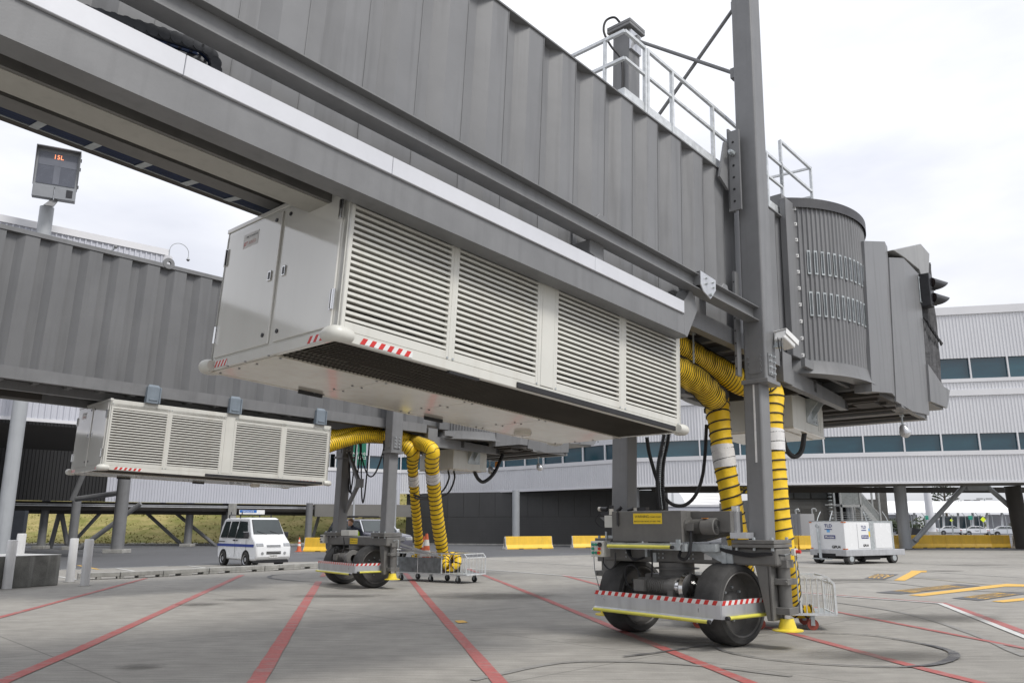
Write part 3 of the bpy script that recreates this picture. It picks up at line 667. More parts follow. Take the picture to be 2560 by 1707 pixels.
def tyre_wheel(root, c, A, R=.545, w=.44, xf=None):
    c = Vector(c); A = Vector(A).normalized()
    wh = MB().cyl(c - A * .08, c + A * .02, R * .72, n=36).build('wheel', M_rim, root, smooth=True, xf=xf)
    h = w / 2
    MB().lathe(c, A, [(-h + .02, R * .775), (-h, R * .82), (-h + .01, R * .93), (-h + .06, R * .985), (-h + .12, R), (h - .12, R), (h - .06, R * .985), (h - .01, R * .93), (h, R * .82), (h - .02, R * .775)], 64).build('tyre', M_tyre, wh, smooth=True, xf=xf)
    MB().lathe(c, A, [(h - .015, R * .80), (h - .005, R * .775), (h - .02, R * .745), (.06, R * .72), (.04, R * .70), (.02, R * .30), (.07, R * .26), (.10, R * .16), (.10, .01)], 48).build('rim', M_rim, wh, smooth=True, xf=xf)
    MB().lathe(c, -A, [(h - .015, R * .80), (h - .005, R * .775), (h - .02, R * .745), (.06, R * .72), (.04, R * .70), (.02, R * .30), (.10, R * .16), (.10, .01)], 48).build('rim', M_rim, wh, smooth=True, xf=xf)
    n = MB(); Y = A.orthogonal().normalized(); Z = A.cross(Y)
    for i in range(8):
        t = 2 * PI * i / 8; p = c + (Y * math.cos(t) + Z * math.sin(t)) * R * .40 + A * .03; n.cyl(p, p + A * .03, .018, n=6)
    n.build('wheel_nut', M_galv, wh, xf=xf)

def bridge(F, sl, name, label, near, Aw):
    root = thing(name, label, 'jet bridge', mat=F, group='jet bridges reaching over the apron')
    RO = 6.95 if near else 7.29
    WB = 4.42 if near else 4.53
    uL = -26 if near else -30
    # tunnel
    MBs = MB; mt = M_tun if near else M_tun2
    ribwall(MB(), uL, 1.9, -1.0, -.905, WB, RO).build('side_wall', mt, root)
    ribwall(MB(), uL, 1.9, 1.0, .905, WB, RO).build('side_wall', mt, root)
    m = MB()                                                 # vertical sheet seams
    if near:
        for k in range(-16, 12):
            u = -5.29 + .615 * k - .012
            m.box(u - .004, u + .004, -1.006, -1.0, 4.45, RO)
        m.build('seam', M_steel, root)
    MB().box(uL, 1.93, -1.02, 1.02, RO, RO + (.02 if near else .09)).build('roof', mt if near else M_steel, root)
    MB().box(uL, 1.9, -.99, .99, WB - (.03 if near else .12), WB).build('floor', M_soffd, root)
    # under-frame
    m = MB()
    for k in range(44):
        u = uL + .6 + .63 * k
        if u < 1.5: m.box(u - .05, u + .05, -.93, .50 if near else .93, WB - (.12 if near else .26), WB - (.03 if near else .11))
    m.build('floor_joist', M_steel, root)
    MB().box(uL, 1.3, -1.045, -.965, WB - .22, WB + .01).box(uL, 1.3, -1.045, -.90, WB - .24, WB - .22).build('bottom_chord', M_steel, root)
    MB().box(uL, 1.3, .965, 1.015, WB - (.0 if near else .22), WB + .02).box(-1.8, 1.3, .90, 1.045, WB - .24, WB - .22).build('bottom_chord', M_steel, root)
    if near:
        MB().box(uL, -6.9, -.76, -.46, 3.93, 3.95).box(uL, -6.9, -.48, -.46, 3.95, 4.18).build('underframe_channel', M_soft, root)
        m = MB().box(uL, -2.2, .28, .30, 4.28, 4.40).box(uL, -2.2, .28, .48, 4.265, 4.28)
        m.build('underframe_channel', M_bog, root)
        MB().box(uL, -6.85, -.80, -.765, 3.935, 4.19).build('splice_web', M_bog, root)
        m = MB()
        for u in (-11.6, -9.62, -7.75): bolts(m, (u, -.80, 4.08), (0, -1, 0), (1, 0, 0), (0, 0, 1), 2, 2, .17, .10, .012, .01)
        for k in range(14): m.cyl((-12.6 + k * .5, -.6, 3.98), (-12.6 + k * .5, -.6, 3.965), .012, n=6)
        m.build('bolt', M_dark, root)
        m = MB().box(uL, -2.0, .54, .55, 4.315, 4.39).box(uL, -2.0, .86, .87, 4.375, 4.43)
        for k in range(40):
            u = -20.0 + .45 * k; m.prism([(u, .54, 4.315), (u, .87, 4.37), (u, .87, 4.375), (u, .54, 4.32)], (.07, 0, 0))
        m.build('cable_tray', M_galv, root)
        m = MB()
        for j in range(5): m.cyl((uL, .58 + j * .06, 4.35 + j * .010), (-2.2, .58 + j * .06, 4.35 + j * .010), .024, n=6)
        m.build('blue_cable', M_blue, root, smooth=True)
        # lower rail beam with its white rail
        MB().box(uL, -2.10, -1.30, -1.285, 3.86, 4.13).box(uL, -2.10, -1.285, -1.08, 3.86, 3.875).box(uL, -2.10, -1.285, -1.10, 4.115, 4.13).build('rail_beam', M_steel, root)
        wr = MB()
        for a, b in ((uL, -9.92), (-9.916, -8.86), (-8.856, -6.98), (-6.976, -4.05), (-4.046, -2.13)): wr.box(a, b, -1.325, -1.15, 4.135, 4.30)
        wr.build('white_rail', M_rail, root, bevel=.004)
        MB().box(uL, -2.13, -1.13, -1.115, 4.13, 4.345).build('tray_lip', M_steel, root)
        # rail beam nose plate
        MB().prism([(-2.10, -1.302, 4.31), (-1.90, -1.302, 4.56), (-1.76, -1.302, 4.27), (-2.03, -1.302, 3.84), (-2.10, -1.302, 3.86)], (0, .20, 0)).build('beam_nose', M_steel, root, bevel=.004)
        MB().prism([(-1.93, -1.06, 4.56), (-1.53, -1.06, 4.56), (-1.53, -1.06, 4.26), (-1.78, -1.06, 4.27)], (0, .10, 0)).box(-1.54, -1.50, -1.12, -1.04, 4.24, 4.60).build('carriage_plate', M_steel, root)
        # roller hanger bracket on the upper beam
        hb = MB().prism([(-1.93, -1.44, 4.75), (-1.53, -1.44, 4.73), (-1.535, -1.44, 4.58), (-1.68, -1.44, 4.42), (-1.86, -1.44, 4.48), (-1.93, -1.44, 4.56)], (0, -.02, 0)).build('hanger_bracket', M_alu, root, bevel=.004)
        m = MB(); 
        for u, w in ((-1.80, 4.68), (-1.62, 4.67), (-1.80, 4.60), (-1.61, 4.60)): m.cyl((u, -1.46, w), (u, -1.485, w), .014, n=7)
        m.cyl((-1.69, -1.46, 4.48), (-1.69, -1.49, 4.48), .024, n=8); m.build('bolt', M_galv, hb)
        MB().box(-1.93, -1.90, -1.44, -1.12, 4.56, 4.75).box(-1.93, -1.56, -1.44, -1.12, 4.735, 4.75).build('bracket_web', M_steel, root)
        # upper I-beam
        MB().box(uL, -.20, -1.345, -1.325, 4.515, 4.70).box(uL, -.17, -1.43, -1.24, 4.70, 4.715).box(uL, -.17, -1.43, -1.24, 4.50, 4.515).build('upper_beam', M_steel, root, bevel=.003)
        for u in (-3.95, -1.02):
            MB().prism([(u - .16, -1.32, 4.716), (u + .16, -1.32, 4.716), (u + .08, -1.32, 4.86), (u - .02, -1.32, 4.86)], (0, .28, 0)).build('beam_bracket', M_steel, root, bevel=.006)
        MB().prism([(-4.12, -1.30, 4.50), (-3.86, -1.30, 4.50), (-3.86, -1.30, 4.26), (-3.93, -1.30, 4.22), (-4.02, -1.30, 4.32), (-4.12, -1.30, 4.34)], (0, .30, 0)).build('roller_bracket', M_steel, root, bevel=.006)
    else:
        MB().box(uL, -.6, -.62, -.50, 4.14, 4.32).build('underframe_channel', M_steel, root)
        MB().box(uL, -6.9, .50, .62, 4.10, 4.32).build('underframe_channel', M_steel, root)
        MB().box(-25, -8.3, -.2, .15, 4.05, 4.22).build('duct', M_soffd, root)
    # drop legs and rotunda beams
    MB().box(1.34, 1.68, -1.08, -.72, 3.93, 4.44).box(1.34, 1.68, .72, 1.08, 3.93, 4.44).build('drop_leg', M_steel, root, bevel=.006)
    MB().prism([(1.34, -1.05, 3.93), (4.15, -1.05, 3.93), (4.15, -1.05, 4.12), (1.70, -1.05, 4.22)], (0, .14, 0)).prism([(1.34, .91, 3.93), (4.15, .91, 3.93), (4.15, .91, 4.12), (1.70, .91, 4.22)], (0, .14, 0)).build('rotunda_beam', M_steel, root)
    MB().box(4.0, 4.15, -1.05, 1.05, 3.94, 4.20).box(2.6, 2.72, -1.05, 1.05, 4.0, 4.2).box(1.6, 4.1, -.1, .1, 4.02, 4.2).build('cross_member', M_soffd, root)
    # rotunda: ribbed curved curtain
    uc, R = 3.40, 1.71
    def arc(m, r0, a0, a1, w0, w1, n, rr=None):
        o = len(m.v)
        for i in range(n + 1):
            a = a0 + (a1 - a0) * i / n; r = rr(i) if rr else r0
            m.v += [Vector((uc + math.cos(a) * r, math.sin(a) * r, w0)), Vector((uc + math.cos(a) * r, math.sin(a) * r, w1))]
        for i in range(n): m.f.append((o + 2 * i, o + 2 * i + 2, o + 2 * i + 3, o + 2 * i + 1))
        return m
    for sgn in (-1, 1):
        a0 = PI + math.acos((3.40 - 2.05) / R) * 1.0 if sgn < 0 else PI - math.acos((3.40 - 2.05) / R)
        a1 = a0 + sgn * -1 * math.radians(112)
        nn = 40 * 4
        sl_c = MB(); arc(sl_c, R, a0, a1, 4.44, 7.24, nn, lambda i: R + (.022 if i % 4 in (1, 2) else 0.0)); cu = sl_c.build('curtain', M_tun if near else M_tun2, root)
        if near and sgn < 0:
            for w0, w1 in ((5.98, 6.42), (5.22, 5.66)):
                for k in range(1, 26):
                    aa = a0 + (a1 - a0) * ((k * 1.5 + 1.5) / 40)
                    rad = Vector((math.cos(aa), math.sin(aa), 0)); tg = Vector((-rad.y, rad.x, 0)); c = Vector((uc, 0, (w0 + w1) / 2)) + rad * (R + .028)
                    w_ = MB().ob(c, .030, .006, (w1 - w0) / 2, tg, rad, (0, 0, 1)).build('slot_window', M_galv, cu)
                    MB().ob(c + rad * .006, .017, .004, (w1 - w0) / 2 - .03, tg, rad, (0, 0, 1)).build('pane', M_pane, w_)
            m = MB(); rad = Vector((math.cos(a0 + .03), math.sin(a0 + .03), 0)); tg = Vector((-rad.y, rad.x, 0))
            for k in range(10): m.ob(Vector((uc, 0, 4.52 + k * .298)) + rad * (R + .03), .03, .006, .03, tg, rad, (0, 0, 1))
            m.build('curtain_clip', M_wtape, cu)
            m = MB()
            for k in range(10): p = Vector((uc, 0, 4.52 + k * .298)) + rad * (R + .036); m.cyl(p, p + rad * .012, .011, n=6)
            m.build('clip_bolt', M_steel, cu)
    m = MB(); arc(m, R + .06, PI * .5, PI * 1.72, 7.22, 7.40, 60); 
    for sg in (1,): m.v and None
    o = len(m.v); k = 60
    for i in range(k + 1):
        a = PI * .5 + (PI * 1.22) * i / k; m.v += [Vector((uc + math.cos(a) * (R - .3), math.sin(a) * (R - .3), 7.40)), Vector((uc + math.cos(a) * (R + .06), math.sin(a) * (R + .06), 7.40))]
    for i in range(k): m.f.append((o + 2 * i, o + 2 * i + 2, o + 2 * i + 3, o + 2 * i + 1))
    m.build('rotunda_cap', mk('charcoal_cap', (.05, .05, .055), .5, 0, .2, 4), root)
    MB().lathe((uc, 0, 7.30), (0, 0, 1), [(0, .01), (0, R)], 48).build('rotunda_roof', M_tun, root)
    MB().lathe((uc, 0, 0), (0, 0, 1), [(4.20, R - .22), (4.20, R + .08), (4.42, R + .03), (4.44, R + .03), (4.44, R - .05)], 72).build('rotunda_ring', M_steel, root, smooth=True)
    MB().cyl((uc, 0, 4.40), (uc, 0, 4.46), R - .02, n=48).build('rotunda_floor', M_soffd, root)
    m = MB()
    for k in range(6): m.box(uc - 1.6, uc + 1.6, -1.25 + k * .5, -1.18 + k * .5, 4.26, 4.40)
    m.build('rotunda_joist', M_steel, root)
    MB().box(1.72, 2.10, -1.10, -.98, 4.44, 7.30).box(1.72, 2.10, .98, 1.10, 4.44, 7.30).build('corner_post', mt, root, bevel=.01)
    MB().box(1.78, 2.08, -1.0, -.4, 7.06, 7.42).build('roof_end_plate', M_steel, root)
    # cab
    MB().prism([(3.30, -1.78, 4.05), (4.283, -1.80, 4.196), (4.62, -1.80, 7.256), (3.50, -1.78, 6.90)], (0, .3, 0)).build('cab_panel', mt, root)
    MB().prism([(4.283, -1.80, 4.196), (4.75, -1.71, 4.207), (5.05, -1.71, 7.30), (4.62, -1.80, 7.256)], (0, .3, 0)).build('cab_bevel_strip', M_steel, root)
    MB().prism([(4.68, -1.74, 4.12), (5.41, -1.80, 4.045), (5.722, -1.80, 7.265), (5.00, -1.74, 7.06)], (0, .3, 0)).build('cab_panel', mt, root)
    MB().prism([(5.41, -1.80, 4.045), (6.465, -1.80, 4.144), (6.75, -1.80, 7.2), (5.722, -1.80, 7.265)], (0, 3.6, 0)).build('cab', mt, root)
    MB().box(3.75, 5.60, -1.55, 1.75, 4.22, 7.0).build('cab_neck', mt, root)
    MB().box(3.9, 6.46, -1.70, 1.80, 4.10, 4.20).build('cab_floor', M_soffd, root)
    MB().box(4.9, 6.4, -1.76, -1.66, 4.05, 4.12).box(6.3, 6.46, -1.76, 1.7, 4.04, 4.13).build('cab_floor_beam', M_steel, root)
    m = MB().box(4.2, 4.7, -1.5, -1.1, 4.04, 4.12)
    for k in range(5): m.box(4.1 + k * .45, 4.18 + k * .45, -1.6, 1.6, 4.05, 4.11)
    m.build('cab_underframe', M_soffd, root)
    # hood and folded bellows
    MB().prism([(5.02, -1.82, 7.205), (6.99, -1.82, 7.99), (7.60, -1.82, 7.95), (7.36, -1.82, 7.38), (6.77, -1.82, 7.22), (6.70, -1.82, 7.30), (5.74, -1.82, 7.27)], (0, 3.6, 0)).build('hood_box', M_hood, root, bevel=.01)
    m = MB(); o = len(m.v); nz, nf = 26, 9
    for sgn in (-1, 1):
        o = len(m.v)
        for i in range(nz + 1):
            w = 4.55 + (7.75 - 4.55) * i / nz; q = i / nz; uo = 7.66 + .12 * q; ui = 6.47 + .30 * q
            for j in range(nf * 2 + 1):
                t = j / (nf * 2); uu = ui + (uo - ui) * t; vv = 1.76 + (.045 if j % 2 else -.02) + .04 * noise.noise(Vector((uu * 6, w * 1.7, sgn * 3.0)))
                m.v.append(Vector((uu + .02 * noise.noise(Vector((w * 3, j * .9, 5))), sgn * vv, w)))
        r = nf * 2 + 1
        for i in range(nz):
            for j in range(nf * 2): a = o + i * r + j; m.f.append((a, a + 1, a + r + 1, a + r))
    m.build('bellows', mk('bellows_fabric', (.085, .085, .09), .7, 0, .45, 7, bump=.4, bscale=15), root)
    m = MB().prism([(6.57, -1.84, 5.21), (6.50, -1.84, 4.43), (7.68, -1.84, 4.486), (8.02, -1.84, 4.93), (7.57, -1.84, 4.93)], (0, .05, 0)).prism([(6.57, 1.79, 5.21), (6.50, 1.79, 4.43), (7.68, 1.79, 4.486), (8.02, 1.79, 4.93), (7.57, 1.79, 4.93)], (0, .05, 0))
    m.box(6.5, 7.6, -1.78, 1.78, 4.44, 4.54); m.build('bumper_flap', M_tun, root)
    m = MB().tube([(6.62, -1.83, 6.22), (6.75, -1.87, 6.12), (6.95, -1.87, 6.02), (7.25, -1.87, 5.96), (7.7, -1.86, 5.90)], .022, 6)
    for k in range(6): m.tube([(6.68 + k * .15, -1.88, 6.16 - k * .045), (6.72 + k * .15, -1.90, 6.02 - k * .045)], .02, 6)
    m.build('elastic_cord', M_black, root, smooth=True)
    # lift columns
    ct = 11.6 if near else 9.4
    for s in (-1, 1):
        va, vb = (-1.50, -1.16) if s < 0 else (.86, 1.24)
        if near and s > 0: ct = 10.69
        oc = MB().box(-.20, .15, va, vb, 3.62, ct).build('outer_column', M_steel, root, bevel=.03, seg=3)
        MB().box(-.235, .185, va - .035, vb + .035, 3.575, 3.635).build('collar', M_steel, oc, bevel=.006)
        p = MB().box(-.212, -.20, va + .08, vb - .08, 3.72, 4.00); bolts(p, (-.212, (va + vb) / 2, 3.86), (-1, 0, 0), (0, 1, 0), (0, 0, 1), 2, 4, .20, .075, .014, .012)
        v_ = va if s < 0 else vb; p.box(-.14, .07, v_ - .015, v_ + .015, 3.70, 4.02)
        p.build('wear_plate', M_steel, oc)
        p = MB(); bolts(p, (-.035, va - .015, 3.86), (0, -1, 0), (1, 0, 0), (0, 0, 1), 2, 4, .12, .085, .016, .03); p.build('bolt', M_galv, oc)
        p = MB().box(-.29, .21, va - .07, vb + .07, ct - .13, ct - .07).box(-.29, .21, va - .07, vb + .07, ct - .065, ct).build('column_cap', M_steel, oc, bevel=.006)
        MB().box(-.175, .12, (va + .11) if s < 0 else va + .04, vb + (.04 if s < 0 else -.04), 1.20, 3.6).build('inner_column', M_steel, root, bevel=.028, seg=3)
    if near:
        MB().box(-.181, -.175, -1.30, -1.275, 2.45, 3.57).build('white_paint_streak', M_tape, root)
        # guide plates bolted against the tunnel
        m = MB().box(-.38, -.20, -1.13, -1.10, 6.30, 7.66).prism([(-.64, -1.10, 6.75), (-.38, -1.10, 6.62), (-.38, -1.10, 7.42), (-.44, -1.10, 7.42)], (0, .04, 0)).box(-.38, -.34, -1.30, -1.10, 6.25, 7.60)
        gp = m.build('guide_plate', M_steel, root)
        m = MB(); 
        for k in range(6): m.cyl((-.381, -1.2, 6.4 + k * .2), (-.386, -1.2, 6.4 + k * .2), .02, n=8)
        m.build('bolt_hole', M_dark, gp)
        MB().cyl((-.385, -1.2, 7.2), (-.46, -1.2, 7.2), .045, n=6).cyl((-.46, -1.2, 7.2), (-.50, -1.2, 7.2), .03, n=12).build('bolt', M_galv, gp)
        m = MB().box(-.33, -.20, -1.13, -1.09, 3.70, 5.3); lp = m.build('guide_plate', M_steel, root); m = MB()
        for k in range(8): m.cyl((-.331, -1.11, 3.8 + k * .19), (-.336, -1.11, 3.8 + k * .19), .012, n=8)
        m.build('bolt_hole', M_dark, lp)
        # cross rods on the roof side
        MB().cyl((-.05, .84, 10.36), (-.05, -1.10, 8.84), .032, n=12).ob((-.05, -1.12, 8.82), .06, .06, .09, (1, 0, 0), (0, 1, 0), (0, 0, 1)).ob((-.05, .83, 10.36), .05, .07, .05, (1, 0, 0), (0, 1, 0), (0, 0, 1)).build('cross_rod', M_steel, root, smooth=False)
        MB().cyl((.03, -1.12, 10.16), (.03, 1.02, 8.05), .032, n=12).ob((.03, -1.13, 10.18), .05, .06, .07, (1, 0, 0), (0, 1, 0), (0, 0, 1)).build('cross_rod', M_steel, root)
        # motor cable loop on the far column
        MB().tube(smoothpath([(-.22, 1.05, 10.72), (-.32, 1.12, 10.82), (-.42, 1.24, 10.74), (-.45, 1.26, 10.5), (-.36, 1.16, 10.2), (-.26, 1.02, 9.95), (-.23, .99, 9.7), (-.23, .99, 9.3)], 6), .022, 7).build('motor_cable', M_black, root, smooth=True)
        MB().box(-.30, -.20, .94, 1.05, 8.95, 9.2).build('junction_box', M_whitem, root, bevel=.01)
        MB().box(-.205, .13, .82, .86, 10.1, 10.5).box(-.02, .06, 1.0, 1.1, 10.69, 10.83).build('column_head_plate', M_alu, root)
        # roof handrail: each frame is its own part
        def rail(u0, u1, v=-.95, wb=7.08, posts=()):
            hr = MB().bar((u0, v, 8.05), (u1, v, 8.05), .045).build('top_rail', M_galvl, root)
            MB().bar((u0, v, 7.62), (u1, v, 7.62), .04).build('mid_rail', M_galvl, root)
            MB().box(u0, u1, v - .004, v + .004, RO + .06, RO + .22).build('toe_board', M_galvl, root)
            for p in posts: MB().bar((p, v, RO + .03), (p, v, 8.05), .05).build('post', M_galvl, root)
        rail(-2.96, -2.46, posts=(-2.46,)); rail(-2.42, 1.96, posts=(-2.40, -1.75, -.55, 1.35))
        for w in (8.05, 7.62): MB().bar((-2.96, -.95, w), (-2.96, .55, w), .045).build('end_rail', M_galvl, root)
        MB().bar((-2.96, -.62, RO), (-2.96, -.62, 8.05), .04).bar((-2.96, .5, RO), (-2.96, .5, 8.05), .04).build('post', M_galvl, root)
        MB().box(-2.965, -2.955, -.95, .5, RO + .05, RO + .22).build('toe_board', M_galvl, root)
        MB().bar((1.96, -.95, RO), (1.96, -.95, 8.55), .05).bar((3.31, -.95, 7.4), (3.31, -.95, 8.58), .045).build('post', M_galvl, root)
        for w in (8.55, 8.06): MB().bar((1.96, -.95, w), (3.31, -.95, w), .045).build('top_rail', M_galvl, root)
        for w in (8.56, 7.95): MB().bar((3.31, -.95, w), (2.9, .9, w - .1), .04).build('end_rail', M_galvl, root)
        MB().bar((1.96, -.95, 7.62), (1.96, -.95, 8.1), .05).box(1.9, 2.0, -1.04, -.98, 6.95, 7.3).build('rail_clamp', M_galvl, root)
    else:
        hm = MB().bar((-10.9, -1.05, 7.5), (-10.9, -1.05, 7.16), .012).bar((-10.9, -1.05, 7.16), (-10.15, -1.05, 7.19), .012).bar((-10.15, -1.05, 7.5), (-10.15, -1.05, 7.19), .012); hm.build('wire_bracket', M_galvl, root)
        MB().lathe((-6.35, -1.0, 7.40), (0, 1, 0), [(-.03, .05), (-.03, .13), (.03, .13), (.03, .05)], 24).build('pulley_bracket', M_steel, root)

    # ---------------- drive bogie, built level and dropped into the tilted frame
    cs, sn = math.cos(sl), math.sin(sl); zo = F.translation.z
    def H(p): z = p.z - zo; return Vector((p.x * cs - z * sn, p.y, p.x * sn + z * cs))
    bx = lambda *a: MB().box(*a)
    bx(-.22, .24, -1.58, 1.26, 1.06, 1.30).build('crossbeam', M_bog, root, bevel=.03, seg=2, xf=H)
    for s in (-1, 1):
        vc = -1.28 if s < 0 else 1.05
        f = bx(-.30, .26, vc - .31, vc + .31, 1.30, 1.345).box(-.30, .26, vc - .31, vc + .31, 1.35, 1.40).build('column_flange', M_bog, root, bevel=.005, xf=H)
        m = MB()
        for a in (-.25, .21):
            for b_ in (-.26, 0, .26): m.cyl((a, vc + b_, 1.40), (a, vc + b_, 1.435), .022, n=6); m.cyl((a, vc + b_, 1.30), (a, vc + b_, 1.26), .022, n=6)
        m.build('bolt', M_galv, f, xf=H)
        # end leg with hydraulic jack
        ve = -1.42 if s < 0 else 1.24
        lg = MB().prism([(-.20, ve + .18 * (1 if s < 0 else -1) * 1.0, 1.10), (-.20, ve - .05 * (1 if s < 0 else -1), 1.10), (-.20, ve - .05 * (1 if s < 0 else -1), .36), (-.20, ve + .04 * (1 if s < 0 else -1), .36)], (.40, 0, 0)).box(-.20, .22, ve - .03, ve, .36, 1.34).build('end_leg', M_bog, root, bevel=.006, xf=H)
        vj = ve - .13 if s < 0 else ve + .13
        jk = MB().cyl((.02, vj, .44), (.02, vj, 1.08), .085, n=20).box(-.09, .13, vj - .10, vj + .10, 1.04, 1.14).build('jack_cylinder', M_bog, root, smooth=True, xf=H)
        m = bx(-.12, .16, vj - .11, vj + .13, .82, .90).box(-.12, .16, vj - .11, vj + .13, .44, .53); bolts(m, (-.12, vj, .86), (-1, 0, 0), (0, 1, 0), (0, 0, 1), 2, 1, .18, .1, .018, .02); m.build('jack_clamp', M_bog, jk, bevel=.005, xf=H)
        MB().cyl((.02, vj, .36), (.02, vj, .44), .055, n=16).build('jack_rod', M_chrome, jk, smooth=True, xf=H)
        MB().lathe((.02, vj, 0), (0, 0, 1), [(.23, .01), (.23, .20), (.245, .20), (.26, .12), (.385, .085), (.385, .01)], 26).build('jack_foot', M_yelp, jk, smooth=True, xf=H)
        MB().tube(smoothpath([(.0, vj - .03, 1.2), (.06, vj - .14, 1.22), (.06, vj - .16, 1.1), (.06, vj - .16, .60)], 4), .009, 6).build('hydraulic_pipe', M_galv, jk, smooth=True, xf=H)
    # wheel truck, steered by Aw
    A = Vector(Aw).normalized(); B_ = Vector((-A.y, A.x, 0)) if True else None
    if B_.x < 0: B_ = -B_
    c0 = Vector((0, .09, 0)) if near else Vector((0, .02, 0))
    def T(a, b, z): return c0 + A * a + B_ * b + Vector((0, 0, z))
    for a in (.93, -.93): tyre_wheel(root, T(a, 0, .545), A if a > 0 else A, xf=H) if a > 0 else tyre_wheel(root, T(a, 0, .545), A, xf=H)
    MB().cyl(c0 + Vector((0, 0, .88)), c0 + Vector((0, 0, 1.06)), .26, n=32).cyl(c0 + Vector((0, 0, .97)), c0 + Vector((0, 0, .985)), .33, n=32).build('turntable', M_bog, root, smooth=True, xf=H)
    MB().ob(T(0, 0, .84), .42, .24, .05, A, B_, (0, 0, 1)).ob(T(-.38, 0, .70), .05, .2, .14, A, B_, (0, 0, 1)).ob(T(.38, 0, .70), .05, .2, .14, A, B_, (0, 0, 1)).ob(T(0, 0, .55), .62, .11, .13, A, B_, (0, 0, 1)).build('axle_housing', M_bog, root, bevel=.01, xf=H)
    MB().cyl(T(0, 0, .90), T(0, 0, 1.02), .20, n=28).build('slew_ring', M_chrome, root, smooth=True, xf=H)
    m = MB().cyl(T(-.34, -.42, .74), T(.28, -.42, .74), .115, n=24).cyl(T(.28, -.42, .74), T(.40, -.42, .74), .135, n=24)
    for k in range(9): m.cyl(T(-.10 + k * .035, -.42, .74), T(-.09 + k * .035, -.42, .74), .128, n=24)
    m.ob(T(-.22, -.54, .75), .10, .05, .08, A, B_, (0, 0, 1)).ob(T(.2, -.42, .60), .22, .12, .03, A, B_, (0, 0, 1)).ob(T(.34, -.42, .66), .05, .13, .10, A, B_, (0, 0, 1))
    m.build('drive_motor', M_bog, root, smooth=True, xf=H)
    MB().lathe(T(.40, -.42, .74), A, [(0, .12), (.14, .12), (.14, .20), (.17, .22), (.22, .20), (.24, .1)], 26).build('gearbox', M_chrome if near else M_bog, root, smooth=True, xf=H)
    MB().cyl(T(-.45, -.10, .66), T(-.80, -.06, .54), .14, .19, n=20).build('gear_drum', M_rim, root, smooth=True, xf=H)
    # bumper plate around the wheels with striped tape and touch bars
    a0, a1, bb = -1.02, 1.33, -.70
    bp = MB().ob(T((a0 + a1) / 2, bb, .525), (a1 - a0) / 2, .012, .115, A, B_, (0, 0, 1)).ob(T(a1, bb + .48, .525), .012, .48, .115, A, B_, (0, 0, 1)).build('bumper_plate', M_alu, root, xf=H)
    mr, mw = MB(), MB(); tape(mr, mw, T(a0, bb - .013, .582), A, (0, 0, 1), a1 - a0, .058, 17); tape(mr, mw, T(a1 + .013, bb, .582), B_, (0, 0, 1), .96, .058, 8)
    mr.build('red_stripe', M_red, bp, xf=H); mw.build('white_stripe', M_wtape, bp, xf=H)
    MB().prism([T(a0, bb - .012, .41), T(a1 - .12, bb - .012, .41), T(a1 - .12, bb - .08, .36), T(a0, bb - .08, .36)], (0, 0, .004)).build('bumper_skirt', M_alu, bp, xf=H)
    MB().cyl(T(a0 + .05, bb - .08, .375), T(a1 - .16, bb - .08, .375), .024, n=12).cyl(T(a1 + .04, bb + .10, .425), T(a1 + .04, bb + .94, .425), .024, n=12).build('touch_bar', M_yelr, bp, smooth=True, xf=H)
    MB().cyl(T(a1 - .16, bb - .08, .375), T(a1 - .12, bb - .08, .375), .027, n=12).cyl(T(a1 + .04, bb + .05, .425), T(a1 + .04, bb + .10, .425), .027, n=12).build('bar_end', M_black, bp, xf=H)
    MB().bar(T(a0 + .3, bb, .5), T(-.5, -.2, .55), .05).bar(T(a1 - .35, bb, .5), T(.5, -.2, .55), .05).build('bumper_arm', M_bog, root, xf=H)
    MB().tube(smoothpath([T(-.55, -.35, .62), T(-.66, -.40, .78), T(-.62, -.42, .98), T(-.46, -.40, 1.0), T(-.40, -.38, .86), T(-.36, -.40, .60)], 6), .014, 7).tube(smoothpath([T(-.12, -.40, 1.28), T(-.15, -.36, 1.05), T(-.12, -.42, .86)], 6), .013, 7).tube(smoothpath([T(-.2, -.45, .62), T(-.22, -.42, .5), T(-.22, -.4, .4)], 6), .012, 7).build('motor_cable', M_black, root, smooth=True, xf=H)
    if near:
        hb = MB().prism([(-.56, .84, 1.36), (-.56, .84, 1.80), (-.56, -.36, 1.80), (-.56, -.36, 1.36)], (.14, 0, 0)).prism([(-.42, .84, 1.36), (-.42, .84, 1.80), (-.42, -.36, 1.80), (-.42, -.36, 1.36)], (.40, 0, 0)).build('hydraulic_tank', M_bog, root, bevel=.006, xf=H)
        MB().box(-.30, .06, -.98, -.36, 1.50, 1.79).prism([(-.18, -.36, 1.36), (-.18, -.95, 1.50), (-.18, -.36, 1.50)], (.3, 0, 0)).build('pump_housing', M_bog, root, bevel=.006, xf=H)
        MB().box(-.34, -.12, -1.22, -.98, 1.42, 1.50).box(-.2, -.1, -1.02, -.98, 1.50, 1.78).build('tank_shelf', M_alu, root, xf=H)
        sg = MB().box(-.564, -.560, -.04, .45, 1.615, 1.765).build('warning_sign', M_sign, hb, xf=H)
        for s_, sz, z, v in (('WARNING', .052, 1.718, .30), ('STAND CLEAR', .030, 1.712, .07), ('BRIDGE MAY MOVE AT ANY TIME', .031, 1.65, .21)):
            t_ = text(s_, sz, M_ink, None, frame_m((-.5652, v, z), (0, -1, 0), (0, 0, 1)), 'sign_lettering', .0005, sx=.98)
            for v_ in t_.data.vertices: v_.co = H(v_.co.copy())
            t_.parent = sg
        MB().cyl((-.58, .72, 1.60), (-.58, .72, 1.78), .016, n=10).cyl((-.57, .72, 1.58), (-.57, .72, 1.80), .010, n=8).build('level_gauge', M_blackp, hb, xf=H)
